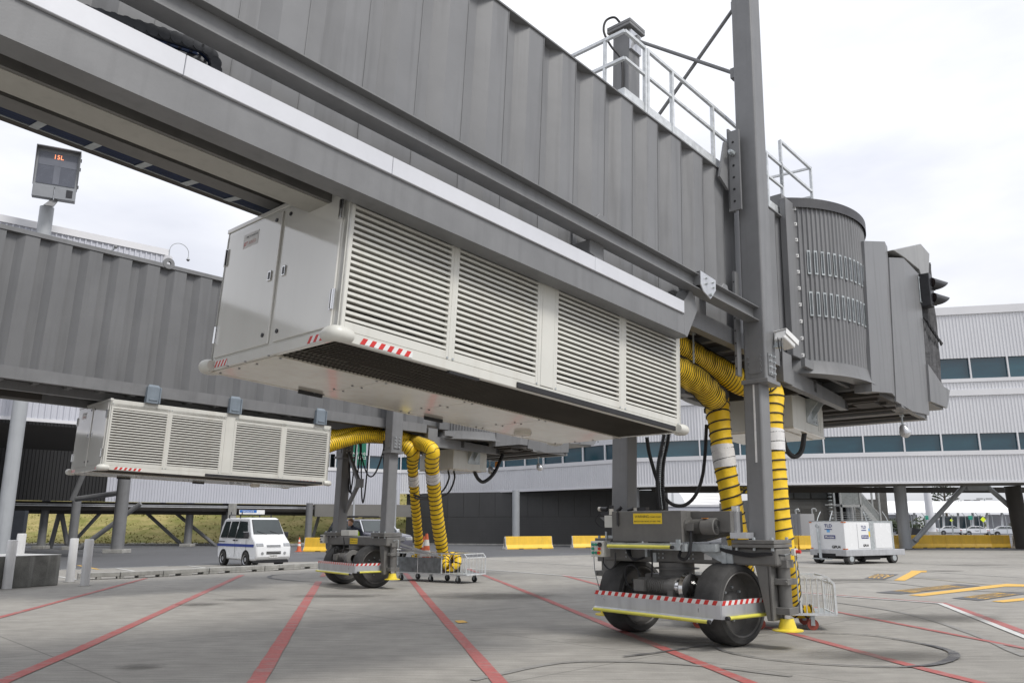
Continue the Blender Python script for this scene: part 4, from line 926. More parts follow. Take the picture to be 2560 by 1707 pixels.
        # pump motor
        m = MB().cyl((-.38, -.36, 1.58), (-.38, -.385, 1.58), .135, n=26).cyl((-.38, -.385, 1.58), (-.38, -.60, 1.58), .085, n=26).lathe((-.38, -.60, 1.58), (0, -1, 0), [(-.005, .05), (0, .115), (.20, .115), (.21, .10), (.21, .01)], 26)
        for k in range(10): m.cyl((-.38, -.43 - k * .016, 1.58), (-.38, -.434 - k * .016, 1.58), .10, n=24)
        m.box(-.50, -.44, -.50, -.39, 1.52, 1.62); pm = m.build('pump_motor', M_bog, root, smooth=True, xf=H)
        m = MB()
        for k in range(6): m.lathe((-.38, -.812, 1.58), (0, -1, 0), [(0, .02 + k * .014), (.003, .024 + k * .014), (0, .028 + k * .014)], 24)
        m.build('fan_grille', M_dark, pm, xf=H)
        MB().box(-.452, -.448, -.62, -.55, 1.55, 1.61).build('rating_plate', M_wtape, pm, xf=H)
        MB().box(-.46, -.40, -.70, -.62, 1.688, 1.694).build('orange_label', mk('orange_label', (.8, .28, .02), .5), pm, xf=H)
        MB().tube(smoothpath([(-.47, -.45, 1.52), (-.50, -.46, 1.38), (-.52, -.44, 1.22), (-.52, -.36, 1.13), (-.50, -.26, 1.16), (-.45, -.26, 1.24)], 7), .022, 8).build('motor_cable', M_black, root, smooth=True, xf=H)
        # guard rail shelf in front of the tank
        MB().box(-.66, -.60, -.38, .86, 1.335, 1.345).box(-.66, -.655, -.38, .86, 1.255, 1.34).box(-.60, -.1, -.42, -.36, 1.24, 1.34).build('guard_angle', M_galv, root, xf=H)
        MB().cyl((-.685, .84, 1.295), (-.685, -.24, 1.295), .024, n=12).build('touch_bar', M_yelr, root, smooth=True, xf=H)
        MB().cyl((-.685, -.24, 1.295), (-.685, -.28, 1.295), .026, n=12).build('bar_end', M_black, root, xf=H)
        MB().box(-.40, -.22, -.78, -.40, 1.24, 1.34).box(-.27, -.22, -.86, -.80, 1.08, 1.30).box(-.25, -.22, -.95, -.78, 1.08, 1.32).box(-.25, -.22, .28, .36, 1.06, 1.2).prism([(-.24, -.40, 1.26), (-.24, -.80, 1.26), (-.24, -.80, 1.08)], (.01, 0, 0)).box(-.30, -.22, .40, .44, 1.14, 1.26).build('galvanised_bracket', M_galv, root, xf=H)
        m = MB()
        for k in range(4): m.tube(smoothpath([(-.3 + k * .03, .78, 1.30), (-.32, .72 - k * .02, 1.16 - k * .02), (-.3, .60 - k * .02, 1.10), (-.25, .48, 1.13)], 5), .014, 6)
        for k in range(3): m.tube(smoothpath([(-.26, -.62, 1.34), (-.27, -.85, 1.27 - k * .015), (-.26, -1.2, 1.22 - k * .02), (-.25, -1.45, 1.23 - k * .01), (-.1, -1.64, 1.20)], 6), .012, 6)
        m.build('hydraulic_hose', M_black, root, smooth=True, xf=H)
        # control box with push buttons
        cb = MB().box(-.60, -.42, .98, 1.22, 1.13, 1.36).build('control_box', M_whitem, root, bevel=.006, xf=H)
        for c_, pts_ in ((M_green, ((1.17, 1.31), (1.17, 1.25), (1.17, 1.19), (1.11, 1.31), (1.11, 1.19))), (M_blackp, ((1.04, 1.31),)), (M_red, ((1.05, 1.25), (1.06, 1.19)))):
            for v, z in pts_: MB().cyl((-.60, v, z), (-.625, v, z), .021 if c_ is not M_blackp else .034, n=12).build('push_button', c_, cb, smooth=True, xf=H)
        MB().cyl((-.602, 1.06, 1.19), (-.606, 1.06, 1.19), .034, n=16).build('button_collar', M_sign, cb, xf=H)
        MB().tube(smoothpath([(-.5, 1.06, 1.13), (-.5, 1.05, 1.02), (-.5, .95, .95), (-.5, .85, 1.02), (-.5, .83, 1.2)], 5), .012, 6).build('motor_cable', M_blackp, cb, smooth=True, xf=H)
        # valve block
        vb_ = MB().box(-.45, -.30, .86, 1.06, 1.56, 1.74).build('valve_box', M_whitem, root, bevel=.006, xf=H)
        MB().prism([(-.30, 1.26, 1.72), (-.30, 1.0, 1.72), (-.30, 1.0, 1.54)], (.08, 0, 0)).build('valve_shelf', M_steel, root, xf=H)
        m = MB().cyl((-.42, 1.13, 1.84), (-.42, 1.02, 1.84), .030, n=12).cyl((-.38, 1.08, 1.80), (-.38, 1.08, 1.87), .024, n=12).box(-.42, -.28, .96, 1.14, 1.745, 1.80).cyl((-.36, .88, 1.80), (-.36, .80, 1.86), .028, n=10).cyl((-.3, .72, 1.82), (-.3, .62, 1.84), .026, n=10).cyl((-.36, .98, 1.80), (-.36, .98, 1.89), .034, n=12).box(-.3, -.2, .4, .55, 1.80, 1.86)
        m.build('valve_fitting', M_blackp, root, smooth=True, xf=H)
        MB().cyl((-.40, .96, 1.75), (-.40, .96, 1.84), .036, n=12).cyl((-.42, 1.14, 1.84), (-.42, 1.18, 1.84), .033, n=12).box(-.3, -.2, .56, .66, 1.80, 1.85).build('filter_cap', M_cream, root, smooth=True, xf=H)
        MB().box(-.24, -.22, .97, 1.2, 1.34, 1.42).box(-.28, -.22, .84, 1.14, 1.36, 1.44).box(-.30, -.28, 1.13, 1.16, 1.36, 1.5).build('galvanised_bracket', M_galv, root, xf=H)
        MB().box(-.02, .10, -1.74, -1.69, 1.20, 1.29).build('switch_box', M_whitem, root, bevel=.004, xf=H)
        MB().cyl((.04, -1.74, 1.25), (.04, -1.80, 1.25), .024, n=12).build('push_button', M_red, root, smooth=True, xf=H)
        MB().box(-.1, .0, -.98, -.9, 1.78, 1.86).build('breather_cap', M_wtape, root, xf=H)
        MB().tube(smoothpath([(-.3, .92, 1.56), (-.32, .95, 1.46), (-.34, .98, 1.40), (-.36, 1.0, 1.36)], 4), .012, 6).tube(smoothpath([(-.32, 1.24, 1.78), (-.36, 1.3, 1.66), (-.32, 1.2, 1.56), (-.30, 1.06, 1.60)], 5), .007, 5).build('hydraulic_hose', M_black, root, smooth=True, xf=H)
        MB().tube(smoothpath([(-.55, 1.20, 1.13), (-.50, 1.22, .9), (-.30, 1.28, .62), (-.1, 1.36, .5)], 4), .008, 6).build('hydraulic_pipe', M_galv, root, smooth=True, xf=H)
        MB().tube(smoothpath([(-.56, .30, 1.36), (-.60, .28, 1.33), (-.58, .25, 1.31)], 3), .014, 6).ob((-.57, -.30, 1.37), .02, .03, .03, (1, 0, 0), (0, 1, 0), (0, 0, 1)).build('tank_clip', M_galv, root, xf=H)
        m = MB()
        for v in (.78, .2, -.3): bolts(m, (-.24, v, 1.16), (-1, 0, 0), (0, 1, 0), (0, 0, 1), 2, 2, .07, .06, .012, .012)
        m.build('bolt', M_galv, root, xf=H)
        MB().box(-.226, -.222, -.62, -.50, 1.12, 1.20).build('rating_plate', M_wtape, root, xf=H)
        MB().ob((-.36, -.36, 1.30), .14, .03, .05, (1, 0, 0), (0, 1, 0), (0, 0, 1)).build('galvanised_bracket', M_galv, root, xf=H)
    else:
        sg = MB().box(-.226, -.222, -.25, .12, 1.10, 1.25).build('warning_sign', M_sign, root, xf=H)
        for s_, sz, z, v in (('WARNING', .036, 1.205, .02), ('STAND CLEAR', .023, 1.20, -.15), ('BRIDGE MAY MOVE AT ANY TIME', .024, 1.14, -.065)):
            t_ = text(s_, sz, M_ink, None, frame_m((-.2272, v, z), (0, -1, 0), (0, 0, 1)), 'sign_lettering', .0005, sx=.95)
            for v_ in t_.data.vertices: v_.co = H(v_.co.copy())
            t_.parent = sg
        MB().box(-.2, .1, .22, .62, 1.31, 1.46).build('valve_box', M_whitem, root, bevel=.01, xf=H)
        cb = MB().box(-.36, -.22, 1.26, 1.44, 1.10, 1.33).build('control_box', M_whitem, root, bevel=.004, xf=H)
        for v, z in ((1.30, 1.29), (1.36, 1.29), (1.41, 1.29), (1.32, 1.14), (1.38, 1.14), (1.42, 1.21)): MB().cyl((-.36, v, z), (-.375, v, z), .02, n=8).build('push_button', M_blackp, cb, xf=H)
        # folding scissor arm carrying the cables
        MB().bar((.1, 1.35, 1.45), (.1, .25, 2.78), .09).build('lower_arm', M_steel, root, xf=H)
        MB().bar((.1, .30, 2.80), (.1, 1.30, 4.2), .09).ob((.1, .25, 2.74), .07, .10, .12, (1, 0, 0), (0, 1, 0), (0, 0, 1)).build('upper_arm', M_steel, root, xf=H)
        m = MB()
        for (a, lo, b_) in ((1.05, 2.5, .55), (1.0, 2.35, .30), (-.1, 2.2, .35), (.55, 2.9, -1.0), (-.75, 2.9, -1.0)): m.tube([(.15, a + (b_ - a) * t, lo + (4.3 - lo) * (2 * t - 1) ** 2) for t in [k / 16 for k in range(17)]], .022, 6)
        m.build('hanging_cable', M_black, root, smooth=True, xf=H)
        MB().bar((.25, -1.5, 1.12), (1.3, -2.05, .75), .05).bar((.25, -.5, 1.1), (1.2, -1.5, .85), .05).build('cart_link', M_steel, root, xf=H)
    return root
A1w = (-.173, -.985, 0)
_V2 = Vector((-math.cos(math.radians(46.034)), math.sin(math.radians(46.034)), 0)); _U2 = Vector((math.sin(math.radians(46.034)), math.cos(math.radians(46.034)), 0)); _a2 = Vector((.585, -.811, 0))
br1 = bridge(F1, S1, 'jet_bridge', 'big near grey ribbed jet bridge crossing overhead with handrail on its roof', True, A1w)
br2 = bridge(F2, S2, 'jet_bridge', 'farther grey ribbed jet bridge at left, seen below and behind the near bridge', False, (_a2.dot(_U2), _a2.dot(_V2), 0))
# ================================================================ THINGS HUNG FROM THE BRIDGES
def local(F, p): return F @ Vector(p)
def at_frame(F, o): return Matrix.Translation(F @ Vector(o)) @ F.to_3x3().to_4x4()

def ac_unit(F, label, near):
    r = thing('air_conditioning_unit', label, 'air conditioner', mat=F, group='air conditioning units hung beneath the bridges')
    u0, u1, v0, v1, w0, w1 = -7.19, -1.80, -1.05, 1.06, 2.65, 4.14
    mat = M_white
    # casing: ends, far side, top and bottom frame as a hollow box
    MB().box(u0, u1, v0 + .03, v1, w1 - .03, w1).box(u0, u1, v0, v0 + .06, w1 - .16, w1).box(u0, u1, v0, v0 + .06, w0, 2.745).box(u0, u1, v1 - .05, v1, w0, w1 - .03).build('casing', M_whitem, r, bevel=.006)
    m = MB().box(u0, u0 + .04, v0, v1, w0, w1 - .03).box(u1 - .04, u1, v0, v1, w0, w1 - .03)
    m.build('end_panel', mat, r, bevel=.006)
    MB().box(u0 - .012, u0 + .05, v0 - .006, v1 + .006, w1 - .03, w1 + .015).build('top_trim', mat, r, bevel=.004)
    MB().box(u0 - .014, u0, v0, v1, w0, w0 + .10).build('base_rail', mat, r, bevel=.004)
    for a, b, hv in ((-.005, .985, .06), (-.975, -.085, -.15)):
        hi, lo = (b, a) if False else (b, a)
        d = MB().box(u0 - .020, u0, lo, hi, 2.768, 4.075).build('door', mat, r, bevel=.005, seg=2)
        hx = lo + .09 if a > -.5 else hi - .07
        hm = MB().box(u0 - .034, u0 - .020, hx - .032, hx + .032, 3.385, 3.485).build('latch', M_chrome, d, bevel=.006)
        MB().box(u0 - .037, u0 - .033, hx - .014, hx + .014, 3.40, 3.47).build('latch_slot', M_blackp, hm)
        for w in (2.86, 4.00): MB().cyl((u0 - .020, hx + (0 if a > -.5 else .0), w), (u0 - .030, hx, w), .020, n=12).build('lock_knob', M_blackp, d, smooth=True)
        he = hi - .0 if a > -.5 else lo + .0
        for w in (3.0, 3.82): MB().box(u0 - .034, u0 - .018, he - .03, he + .03, w - .09, w + .09).cyl((u0 - .036, he, w - .085), (u0 - .036, he, w + .085), .012, n=8).build('hinge', M_chrome, d)
    pl = MB().box(u0 - .0225, u0 - .020, .40, .68, 3.845, 3.99).build('maker_plate', M_tape, r)
    if True:
        text('FMC', .030, M_ink, pl, frame_m((u0 - .0235, .60, 3.955), (0, -1, 0), (0, 0, 1)), 'plate_lettering', .0005)
        text('TECHNOLOGIES', .026, mk('grey_ink', (.3, .32, .35), .6), pl, frame_m((u0 - .0235, .49, 3.955), (0, -1, 0), (0, 0, 1)), 'plate_lettering', .0005, sx=.8)
        text('JET', .052, mk('red_ink', (.55, .04, .03), .5), pl, frame_m((u0 - .0235, .625, 3.885), (0, -1, 0), (0, 0, 1)), 'plate_lettering', .0005)
        text('AIREO', .050, mk('pale_red_ink', (.55, .33, .31), .5), pl, frame_m((u0 - .0235, .505, 3.885), (0, -1, 0), (0, 0, 1)), 'plate_lettering', .0005, sx=.95)
    # louvre bays on both long sides
    def bay(a, b, v, s):
        f = MB().box(a, a + .035, v, v + .05 * s, 2.745, 4.06).box(b - .035, b, v, v + .05 * s, 2.745, 4.06).box(a + .035, b - .035, v, v + .05 * s, 2.745, 2.825).box(a + .035, b - .035, v, v + .05 * s, 3.94, 4.06)
        lp = f.build('louvre_panel', M_whitem, r, bevel=.003)
        m = MB(); n = 20; h = (3.94 - 2.825) / n
        for k in range(n):
            w = 2.825 + h * (k + .5)
            m.prism([(a + .035, v + .003 * s, w + .012), (a + .035, v + .001 * s, w - .014), (a + .035, v + .065 * s, w - .009), (a + .035, v + .065 * s, w - .006)], (b - a - .07, 0, 0))
        m.build('louvre_slats', M_whitem, lp)
        MB().box(a + .03, b - .03, v + .072 * s, v + .076 * s, 2.80, 3.97).build('filter_screen', mk('dusty_brown_screen', (.09, .075, .06), .9, 0, .3, 30), lp)
        sc = MB()
        for w in (2.76, 4.045):
            for u in (a + .015, b - .015): sc.cyl((u, v, w), (u, v - .006 * s, w), .012, n=8)
        sc.build('screw', M_galv, lp)
    for s, v in ((1, v0), (-1, v1)):
        MB().box(u0, -7.155, v, v + .05 * s, 2.745, 4.06).box(-5.935, -5.895, v, v + .05 * s, 2.745, 4.06).box(-4.655, -4.615, v, v + .05 * s, 2.745, 4.06).box(-4.40, -4.375, v, v + .05 * s, 2.745, 4.06).box(-3.145, -3.07, v, v + .05 * s, 2.745, 4.06).box(-1.855, u1, v, v + .05 * s, 2.745, 4.06).build('post', M_whitem, r)
        for a, b in ((-7.155, -5.935), (-5.895, -4.655), (-4.375, -3.145), (-3.07, -1.855)): bay(a, b, v, s)
        MB().box(-4.612, -4.403, v - .004 * s, v + .02 * s, 2.75, 4.06).build('blank_panel', M_whitem, r, bevel=.004)
    # underside: grating on the near half, enamel sheets on the far half
    MB().box(u0 + .05, u1 - .05, v0 + .05, -.12, 2.95, 2.97).box(-6.4, -6.3, v0 + .05, -.12, 2.72, 2.95).box(-4.0, -3.9, v0 + .05, -.12, 2.72, 2.95).box(-5.2, -4.7, -.8, -.3, 2.70, 2.95).build('inner_tray', M_dark, r)
    m = MB()
    nb = 110
    for k in range(nb): u = u0 + .10 + (u1 - u0 - .2) * k / (nb - 1); m.box(u - .0035, u + .0035, v0 + .06, -.13, 2.652, 2.664)
    for k in range(9): v = v0 + .08 + k * .105; m.box(u0 + .08, u1 - .08, v - .006, v + .006, 2.662, 2.674)
    m.build('underside_grille', mk('grille_wire', (.09, .08, .065), .5, .3, .2), r)
    es = [u0 + .02, -5.95, -4.72, -3.45, u1 - .02]
    for a, b in zip(es[:-1], es[1:]): MB().box(a + .004, b - .004, -.125, v1 - .02, 2.640, 2.650).build('underside_panel', M_cream, r, bevel=.003)
    MB().box(u0, u1, -.13, -.11, 2.65, 2.75).box(u0, u1, v1 - .03, v1, 2.635, 2.66).build('underside_rail', M_cream, r)
    m = MB()
    for a in es:
        for v in (-.10, .3, .62, .98):
            for d in (-.06, .06): m.cyl((a + d, v, 2.641), (a + d, v, 2.632), .012, n=8)
    m.build('screw', M_steel, r)
    MB().box(-4.98, -1.95, v0 - .018, v0, 2.655, 2.715).build('rubber_strip', M_black, r, bevel=.004)
    MB().box(-5.9, -5.5, v0 + .01, v0 + .05, 2.628, 2.65).box(-6.2, -5.9, .98, 1.0, 2.60, 2.64).box(-4.4, -4.1, .98, 1.0, 2.60, 2.64).build('rubber_pad', M_black, r)
    MB().lathe((-2.85, .75, 2.64), (0, 0, -1), [(0, .12), (.03, .12), (.05, .10), (.055, .01)], 20).build('drain_boss', M_cream, r, smooth=True)
    # rounded corner buffers
    for u, v in ((u0, v0), (u0, v1), (u1, v0), (u1, v1)):
        su = -1 if u == u0 else 1; sv = -1 if v == v0 else 1
        MB().tube(smoothpath([(u - su * .12, v + sv * .035, 2.69), (u - su * .03, v + sv * .04, 2.69), (u + su * .03, v + sv * .025, 2.69), (u + su * .04, v - sv * .03, 2.69), (u + su * .035, v - sv * .11, 2.69)], 6), lambda t: .068 * (1 - .25 * abs(2 * t - 1) ** 4), 18).build('corner_buffer', M_whitem, r, smooth=True)
    def strip(*a):
        mr, mw = MB(), MB(); tape(mr, mw, *a); mr.build('red_stripe', M_red, r); mw.build('white_stripe', M_wtape, r)
    mr, mw = MB(), MB()
    tape(mr, mw, (u0 + .24, v0 - .002, 2.665), (1, 0, 0), (0, 0, 1), .58, .055, 6)
    strip((u0 - .016, -.66, 2.665), (0, -1, 0), (0, 0, 1), .26, .06, 3); strip((u0 - .016, .93, 2.665), (0, -1, 0), (0, 0, 1), .24, .06, 4)
    if not near: strip((-2.62, v0 - .002, 2.665), (1, 0, 0), (0, 0, 1), .50, .055, 5)
    mr.build('red_stripe', M_red, r); mw.build('white_stripe', M_wtape, r)
    # hangers clasping the bridge chord
    ht = 4.40 if near else 4.50
    for u in ((-6.44, -4.59, -2.12) if near else (-6.35, -4.45, -2.15)):
        hm = MB().box(u - .13, u + .13, -1.12, -1.04, 4.14, ht).prism([(u - .13, -1.12, ht), (u + .13, -1.12, ht), (u + .10, -1.06, ht + .06), (u - .10, -1.06, ht + .06)], (0, .04, 0)).box(u - .15, u - .12, -1.15, -1.0, 4.14, ht).box(u + .12, u + .15, -1.15, -1.0, 4.14, ht).box(u - .09, u + .09, -1.135, -1.12, 4.20, 4.24)
        hm.build('hanger', M_blueg, r, bevel=.006)
    return r
ac1 = ac_unit(F1, 'large white louvred air conditioning unit slung beneath the near bridge', True)
ac2 = ac_unit(F2, 'white louvred air conditioning unit hung under the left bridge, above the van', False)

def hose(F, label, grp, path, rad, pitchf, tape_t, parent_name='ventilation_hose', n=8):
    pts = smoothpath([Vector(p) for p in path], 14); pts = [F @ p for p in pts]
    o = pts[0].copy(); r = thing(parent_name, label, 'hose', tuple(o), group=grp); pts = [p - o for p in pts]
    ln = [0.0]
    for a, b in zip(pts[:-1], pts[1:]): ln.append(ln[-1] + (b - a).length)
    T_ = ln[-1]; m_ = 260
    def samp(s):
        for i in range(len(ln) - 1):
            if ln[i + 1] >= s: t = (s - ln[i]) / max(1e-6, ln[i + 1] - ln[i]); return pts[i].lerp(pts[i + 1], t)
        return pts[-1]
    P_ = [samp(T_ * k / m_) for k in range(m_ + 1)]
    # phase of the wire
    ph = [0.0]
    for k in range(m_): ph.append(ph[-1] + 2 * PI * (T_ / m_) / pitchf((k + .5) / m_))
    body = MB(); wire_p = []; pv = None; N_ = 28; ring = []
    for k, p in enumerate(P_):
        t = (P_[min(k + 1, m_)] - P_[max(k - 1, 0)]).normalized()
        y = t.orthogonal().normalized() if pv is None else (pv - t * pv.dot(t)).normalized(); pv = y; z = t.cross(y)
        f = k / m_; R0 = rad(f) if callable(rad) else rad; pt = pitchf(f)
        for i in range(N_):
            a = 2 * PI * i / N_; loc = (a - ph[k]) % (2 * PI)
            sag = math.sin(loc / 2) ** 2                    # 0 at wire, 1 halfway between wires
            d = -.004 * sag * min(1, pt / .1) + .010 * noise.noise(p * 5 + Vector((math.cos(a) * 2, math.sin(a) * 2, k * .05)))
            body.v.append(p + (y * math.cos(a) + z * math.sin(a)) * (R0 + d))
        ring.append((p, y, z, R0))
    for k in range(m_):
        for i in range(N_): j = (i + 1) % N_; body.f.append((k * N_ + i, k * N_ + j, (k + 1) * N_ + j, (k + 1) * N_ + i))
    b = body.build('hose_body', M_yel, r, smooth=True)
    wp = []; fs_ = []; tot = int(ph[-1] / (2 * PI) * 26); k = 0
    for q in range(tot + 1):
        a = ph[-1] * q / tot
        while k < m_ - 1 and ph[k + 1] < a: k += 1
        f = (a - ph[k]) / max(1e-6, ph[k + 1] - ph[k]); p = ring[k][0].lerp(ring[k + 1][0], f); y = ring[k][1]; z = ring[k][2]
        fs_.append(k / m_); wp.append(p + (y * math.cos(a) + z * math.sin(a)) * (ring[k][3] + .001))
    rw = lambda t: .0070 + .0075 * max(0, min(1, (pitchf(kf(t)) - .062) / .09))
    def kf(t): return fs_[min(len(fs_) - 1, int(t * (len(fs_) - 1)))]
    MB().tube(wp, rw, 5).build('spiral_wire', M_black, r, smooth=True)
    for (ta, tb) in tape_t:
        ka, kb = int(ta * m_), int(tb * m_); t_ = MB(); o2 = 0
        for k in range(ka, kb + 1):
            p, y, z, R0 = ring[k]
            for i in range(N_): a = 2 * PI * i / N_; t_.v.append(p + (y * math.cos(a) + z * math.sin(a)) * (R0 + .012 + .004 * noise.noise(p * 9 + Vector((a, 0, 0)))))
        for k in range(kb - ka):
            for i in range(N_): j = (i + 1) % N_; t_.f.append((k * N_ + i, k * N_ + j, (k + 1) * N_ + j, (k + 1) * N_ + i))
        t_.build('tape_wrap', M_tape, r, smooth=True)
    return r
GH = 'yellow ventilation hoses with black spiral wire'
pit = lambda hz: (lambda f: .062 if f < hz else (.062 + (.150 - .062) * min(1, (f - hz) / .04)))
I1, I2 = F1.inverted(), F2.inverted()
def q1(px, py, d): return tuple(I1 @ atd(px * 1.0884, py * 1.0884, d))
def q2(px, py, d): return tuple(I2 @ atd(px, py, d))
hose(F1, 'lower yellow hose dropping on the left of the near grey column', GH, [(-1.85, -.55, 3.70), (-1.0, -.50, 3.74), (-.2, -.42, 3.70), (.40, -.32, 3.60), q1(1645, 905, 13.3), q1(1650, 960, 13.2), q1(1667, 1080, 13.1), q1(1685, 1180, 13.1), q1(1697, 1250, 13.1), q1(1706, 1310, 13.5), q1(1712, 1365, 13.9), q1(1712, 1395, 14.1), q1(1690, 1405, 14.2)], lambda f: .205 - .035 * max(0, min(1, (f - .42) * 8)), pit(.40), [(.55, .60)])
hose(F1, 'upper yellow hose passing behind the near column and falling on its right', GH, [(-1.85, -.50, 4.10), (-1.0, -.42, 4.13), (-.2, -.34, 4.12), (.5, -.34, 4.06), (1.0, -.55, 3.90), q1(1768, 895, 13.0), q1(1771, 960, 12.9), q1(1777, 1060, 12.8), q1(1787, 1180, 12.7), q1(1799, 1270, 12.7), q1(1808, 1330, 13.0), q1(1812, 1372, 13.3), q1(1822, 1396, 13.5), q1(1842, 1404, 13.5), q1(1866, 1400, 13.4)], lambda f: .21 - .03 * max(0, min(1, (f - .40) * 8)) - (.10 * max(0, f - .90) / .10), pit(.42), [(.545, .59)])
hose(F2, 'left hose of the pair at the left bridge, straight behind the tall cone', GH, [(-1.85, -.55, 3.78), (-1.2, -.5, 4.02), (-.5, -.48, 4.16), (.1, -.44, 4.17), (.6, -.42, 4.1), q2(1030, 1128, 22.9), q2(1031, 1160, 23.2), q2(1036, 1230, 23.9), q2(1042, 1300, 24.6), q2(1046, 1345, 25.0), q2(1048, 1378, 25.2), q2(1045, 1392, 25.2), q2(1035, 1398, 25.3)], lambda f: .20 - .06 * max(0, min(1, (f - .42) * 8)), pit(.42), [(.56, .61)])
hose(F2, 'right hose of the pair at the left bridge, ending coiled in the cart', GH, [(-1.85, -.62, 3.60), (-1.2, -.60, 3.86), (-.5, -.62, 4.06), (.6, -.62, 4.12), (1.1, -.60, 4.08), q2(1078, 1122, 22.5), q2(1080, 1160, 22.7), q2(1086, 1230, 23.4), q2(1094, 1300, 23.9), q2(1101, 1345, 24.3), q2(1106, 1375, 24.5), q2(1106, 1398, 24.55), q2(1114, 1414, 24.5), q2(1130, 1418, 24.4), q2(1143, 1408, 24.4), q2(1143, 1394, 24.5), q2(1130, 1388, 24.6), q2(1116, 1396, 24.5), q2(1112, 1410, 24.3), q2(1122, 1418, 24.2)], lambda f: .20 - .01 * max(0, min(1, (f - .42) * 8)) - .08 * max(0, min(1, (f - .76) * 9)), pit(.42), [(.50, .54)])
for F, u, dv, lab in ((F1, -.72, 0, 'flat grey strap holding the upper yellow hose below the near bridge'),):
    o = F @ Vector((u, -.62, 4.30)); st = MB().box(-.02, .02, -.02, -.01, -.48, .02).box(-.05, .05, -.03, .03, 0, .02)
    s_ = st.build('hose_strap', M_galv, None); s_.matrix_world = at_frame(F, (u, -.62, 4.30)); tag(s_, lab, 'strap')

# equipment boxes below the rotundas
def eq_box(F, label, sx=0.0):
    r = thing('equipment_box', label, 'equipment box', mat=F, group='cream equipment boxes bolted below the cab ends')
    u0, u1, v0, v1, w0, w1 = 2.68, 4.02, -.62, 1.0, 3.44, 4.05
    MB().box(u0, u1, v0, v1, w0, w1).build('box_body', M_whitem, r, bevel=.006)
    MB().box(u0 - .01, u1 + .01, v0 - .01, v1 + .01, w0 - .035, w0).box(u0 + .05, u1 - .05, v0 + .2, v1 - .2, w0 - .05, w0 - .03).build('bottom_lid', M_cream, r, bevel=.004)
    m = MB(); m.box(3.25, 3.72, v0 - .02, v0, 3.60, 4.03).prism([(3.48, v0 - .02, 4.03), (3.48, v0 - .30, 4.03), (3.48, v0 - .02, 3.68)], (.012, 0, 0)).prism([(3.25, v0 - .02, 4.03), (3.25, v0 - .02, 3.68), (3.25, v0 - .28, 4.03)], (.01, 0, 0)).box(3.25, 3.85, v0 - .30, v0, 4.02, 4.035)
    b = m.build('bracket', M_galv, r); m = MB(); bolts(m, (3.6, v0 - .02, 3.70), (0, -1, 0), (1, 0, 0), (0, 0, 1), 2, 2, .12, .1, .016, .012); m.build('bolt', M_galv, b)
    MB().box(u0 - .02, u0, .9, .99, 3.88, 3.92).build('latch', M_chrome, r)
    m = MB()
    for k in range(9): m.cyl((3.86, v0 - .004, 3.52 + k * .03), (3.86, v0, 3.52 + k * .03), .006, n=6); m.cyl((3.78, v0 - .004, 3.52 + k * .02), (3.78, v0, 3.52 + k * .02), .006, n=6)
    m.build('rivet', M_steel, r)
    return r
eq_box(F1, 'cream equipment box bolted under the near cab, right of the column')
eq_box(F2, 'cream equipment box behind the paired hoses of the left bridge')
def cable(F, pts, rad, label, name='cable_loop', grp=None, nn=10, mat=None):
    w = [F @ Vector(p) if F else Vector(p) for p in pts]; o = w[0].copy(); w = smoothpath([p - o for p in w], nn)
    c = MB().tube(w, rad, 8).build(name, mat or M_black, None, smooth=True); c.location = o; return tag(c, label, 'cable', grp)
GC = 'black cables looping below the bridges'
m_ = [F1 @ Vector(p) for p in ((-1.95, .2, 2.62), (-1.0, .4, 2.4))]
def P1(px, py, d): return atd(px, py, d)
cable(None, [P1(1617, 1093, 13.2), P1(1625, 1140, 13.3), P1(1648, 1215, 13.4), P1(1668, 1250, 13.5), P1(1690, 1263, 13.5), P1(1716, 1260, 13.5), P1(1740, 1235, 13.5), P1(1756, 1190, 13.5), P1(1763, 1130, 13.4), P1(1766, 1062, 13.2)], .030, 'black cable hanging in a wide loop between the white unit and the left hose', grp=GC)
cable(F1, [(2.9, -.3, 3.40), (2.95, -.35, 3.10), (3.1, -.42, 2.98), (3.25, -.5, 3.1), (3.3, -.55, 3.42)], .045, 'short thick bundle of cables sagging under the near cream box', grp=GC)
cable(F2, [(3.0, .0, 3.42), (3.0, -.05, 3.15), (2.7, -.1, 2.75), (2.1, -.1, 2.55), (1.6, -.2, 2.6)], .028, 'left of two parallel black cables under the far cream box', grp=GC)
cable(F2, [(3.18, -.05, 3.42), (3.18, -.1, 3.15), (2.9, -.15, 2.72), (2.3, -.15, 2.52), (1.6, -.25, 2.5)], .028, 'right of two parallel black cables under the far cream box', grp=GC)
cable(F2, [(3.7, -.4, 3.42), (3.85, -.45, 3.18), (4.05, -.5, 3.12), (4.4, -.55, 3.4), (4.8, -.5, 4.0)], .055, 'thick black cable bundle curving up to the far left cab', grp=GC)
# vertical energy chain
ch = MB(); pts = smoothpath([P1(1668, 1068, 12.9), P1(1662, 1110, 12.9), P1(1652, 1160, 12.85), P1(1650, 1220, 12.8), P1(1655, 1272, 12.75)], 12)
o = pts[-1].copy(); pts = [p - o for p in pts]
acc = 0; link = []
for a, b in zip(pts[:-1], pts[1:]):
    link.append((a, b))
for i, (a, b) in enumerate(link):
    d = (b - a); c = (a + b) / 2; X = d.normalized(); Y = Vector((1, .3, 0)).normalized()
    for s in (-1, 1): ch.ob(c + Y * s * .047 + X * (.01 if s > 0 else -.01), d.length / 2 * .80, .012, .04, X, Y, X.cross(Y))
    ch.ob(c, d.length / 2 * .45, .047, .030, X, Y, X.cross(Y))
e = thing('energy_chain', 'black jointed cable chain hanging from the white unit to the bogie tank', 'cable chain', tuple(o)); ch.build('chain_link', M_black, e)
MB().tube([p + Vector((0, -.04, 0)) for p in pts], .006, 5).build('chain_pin_row', M_galv, e)
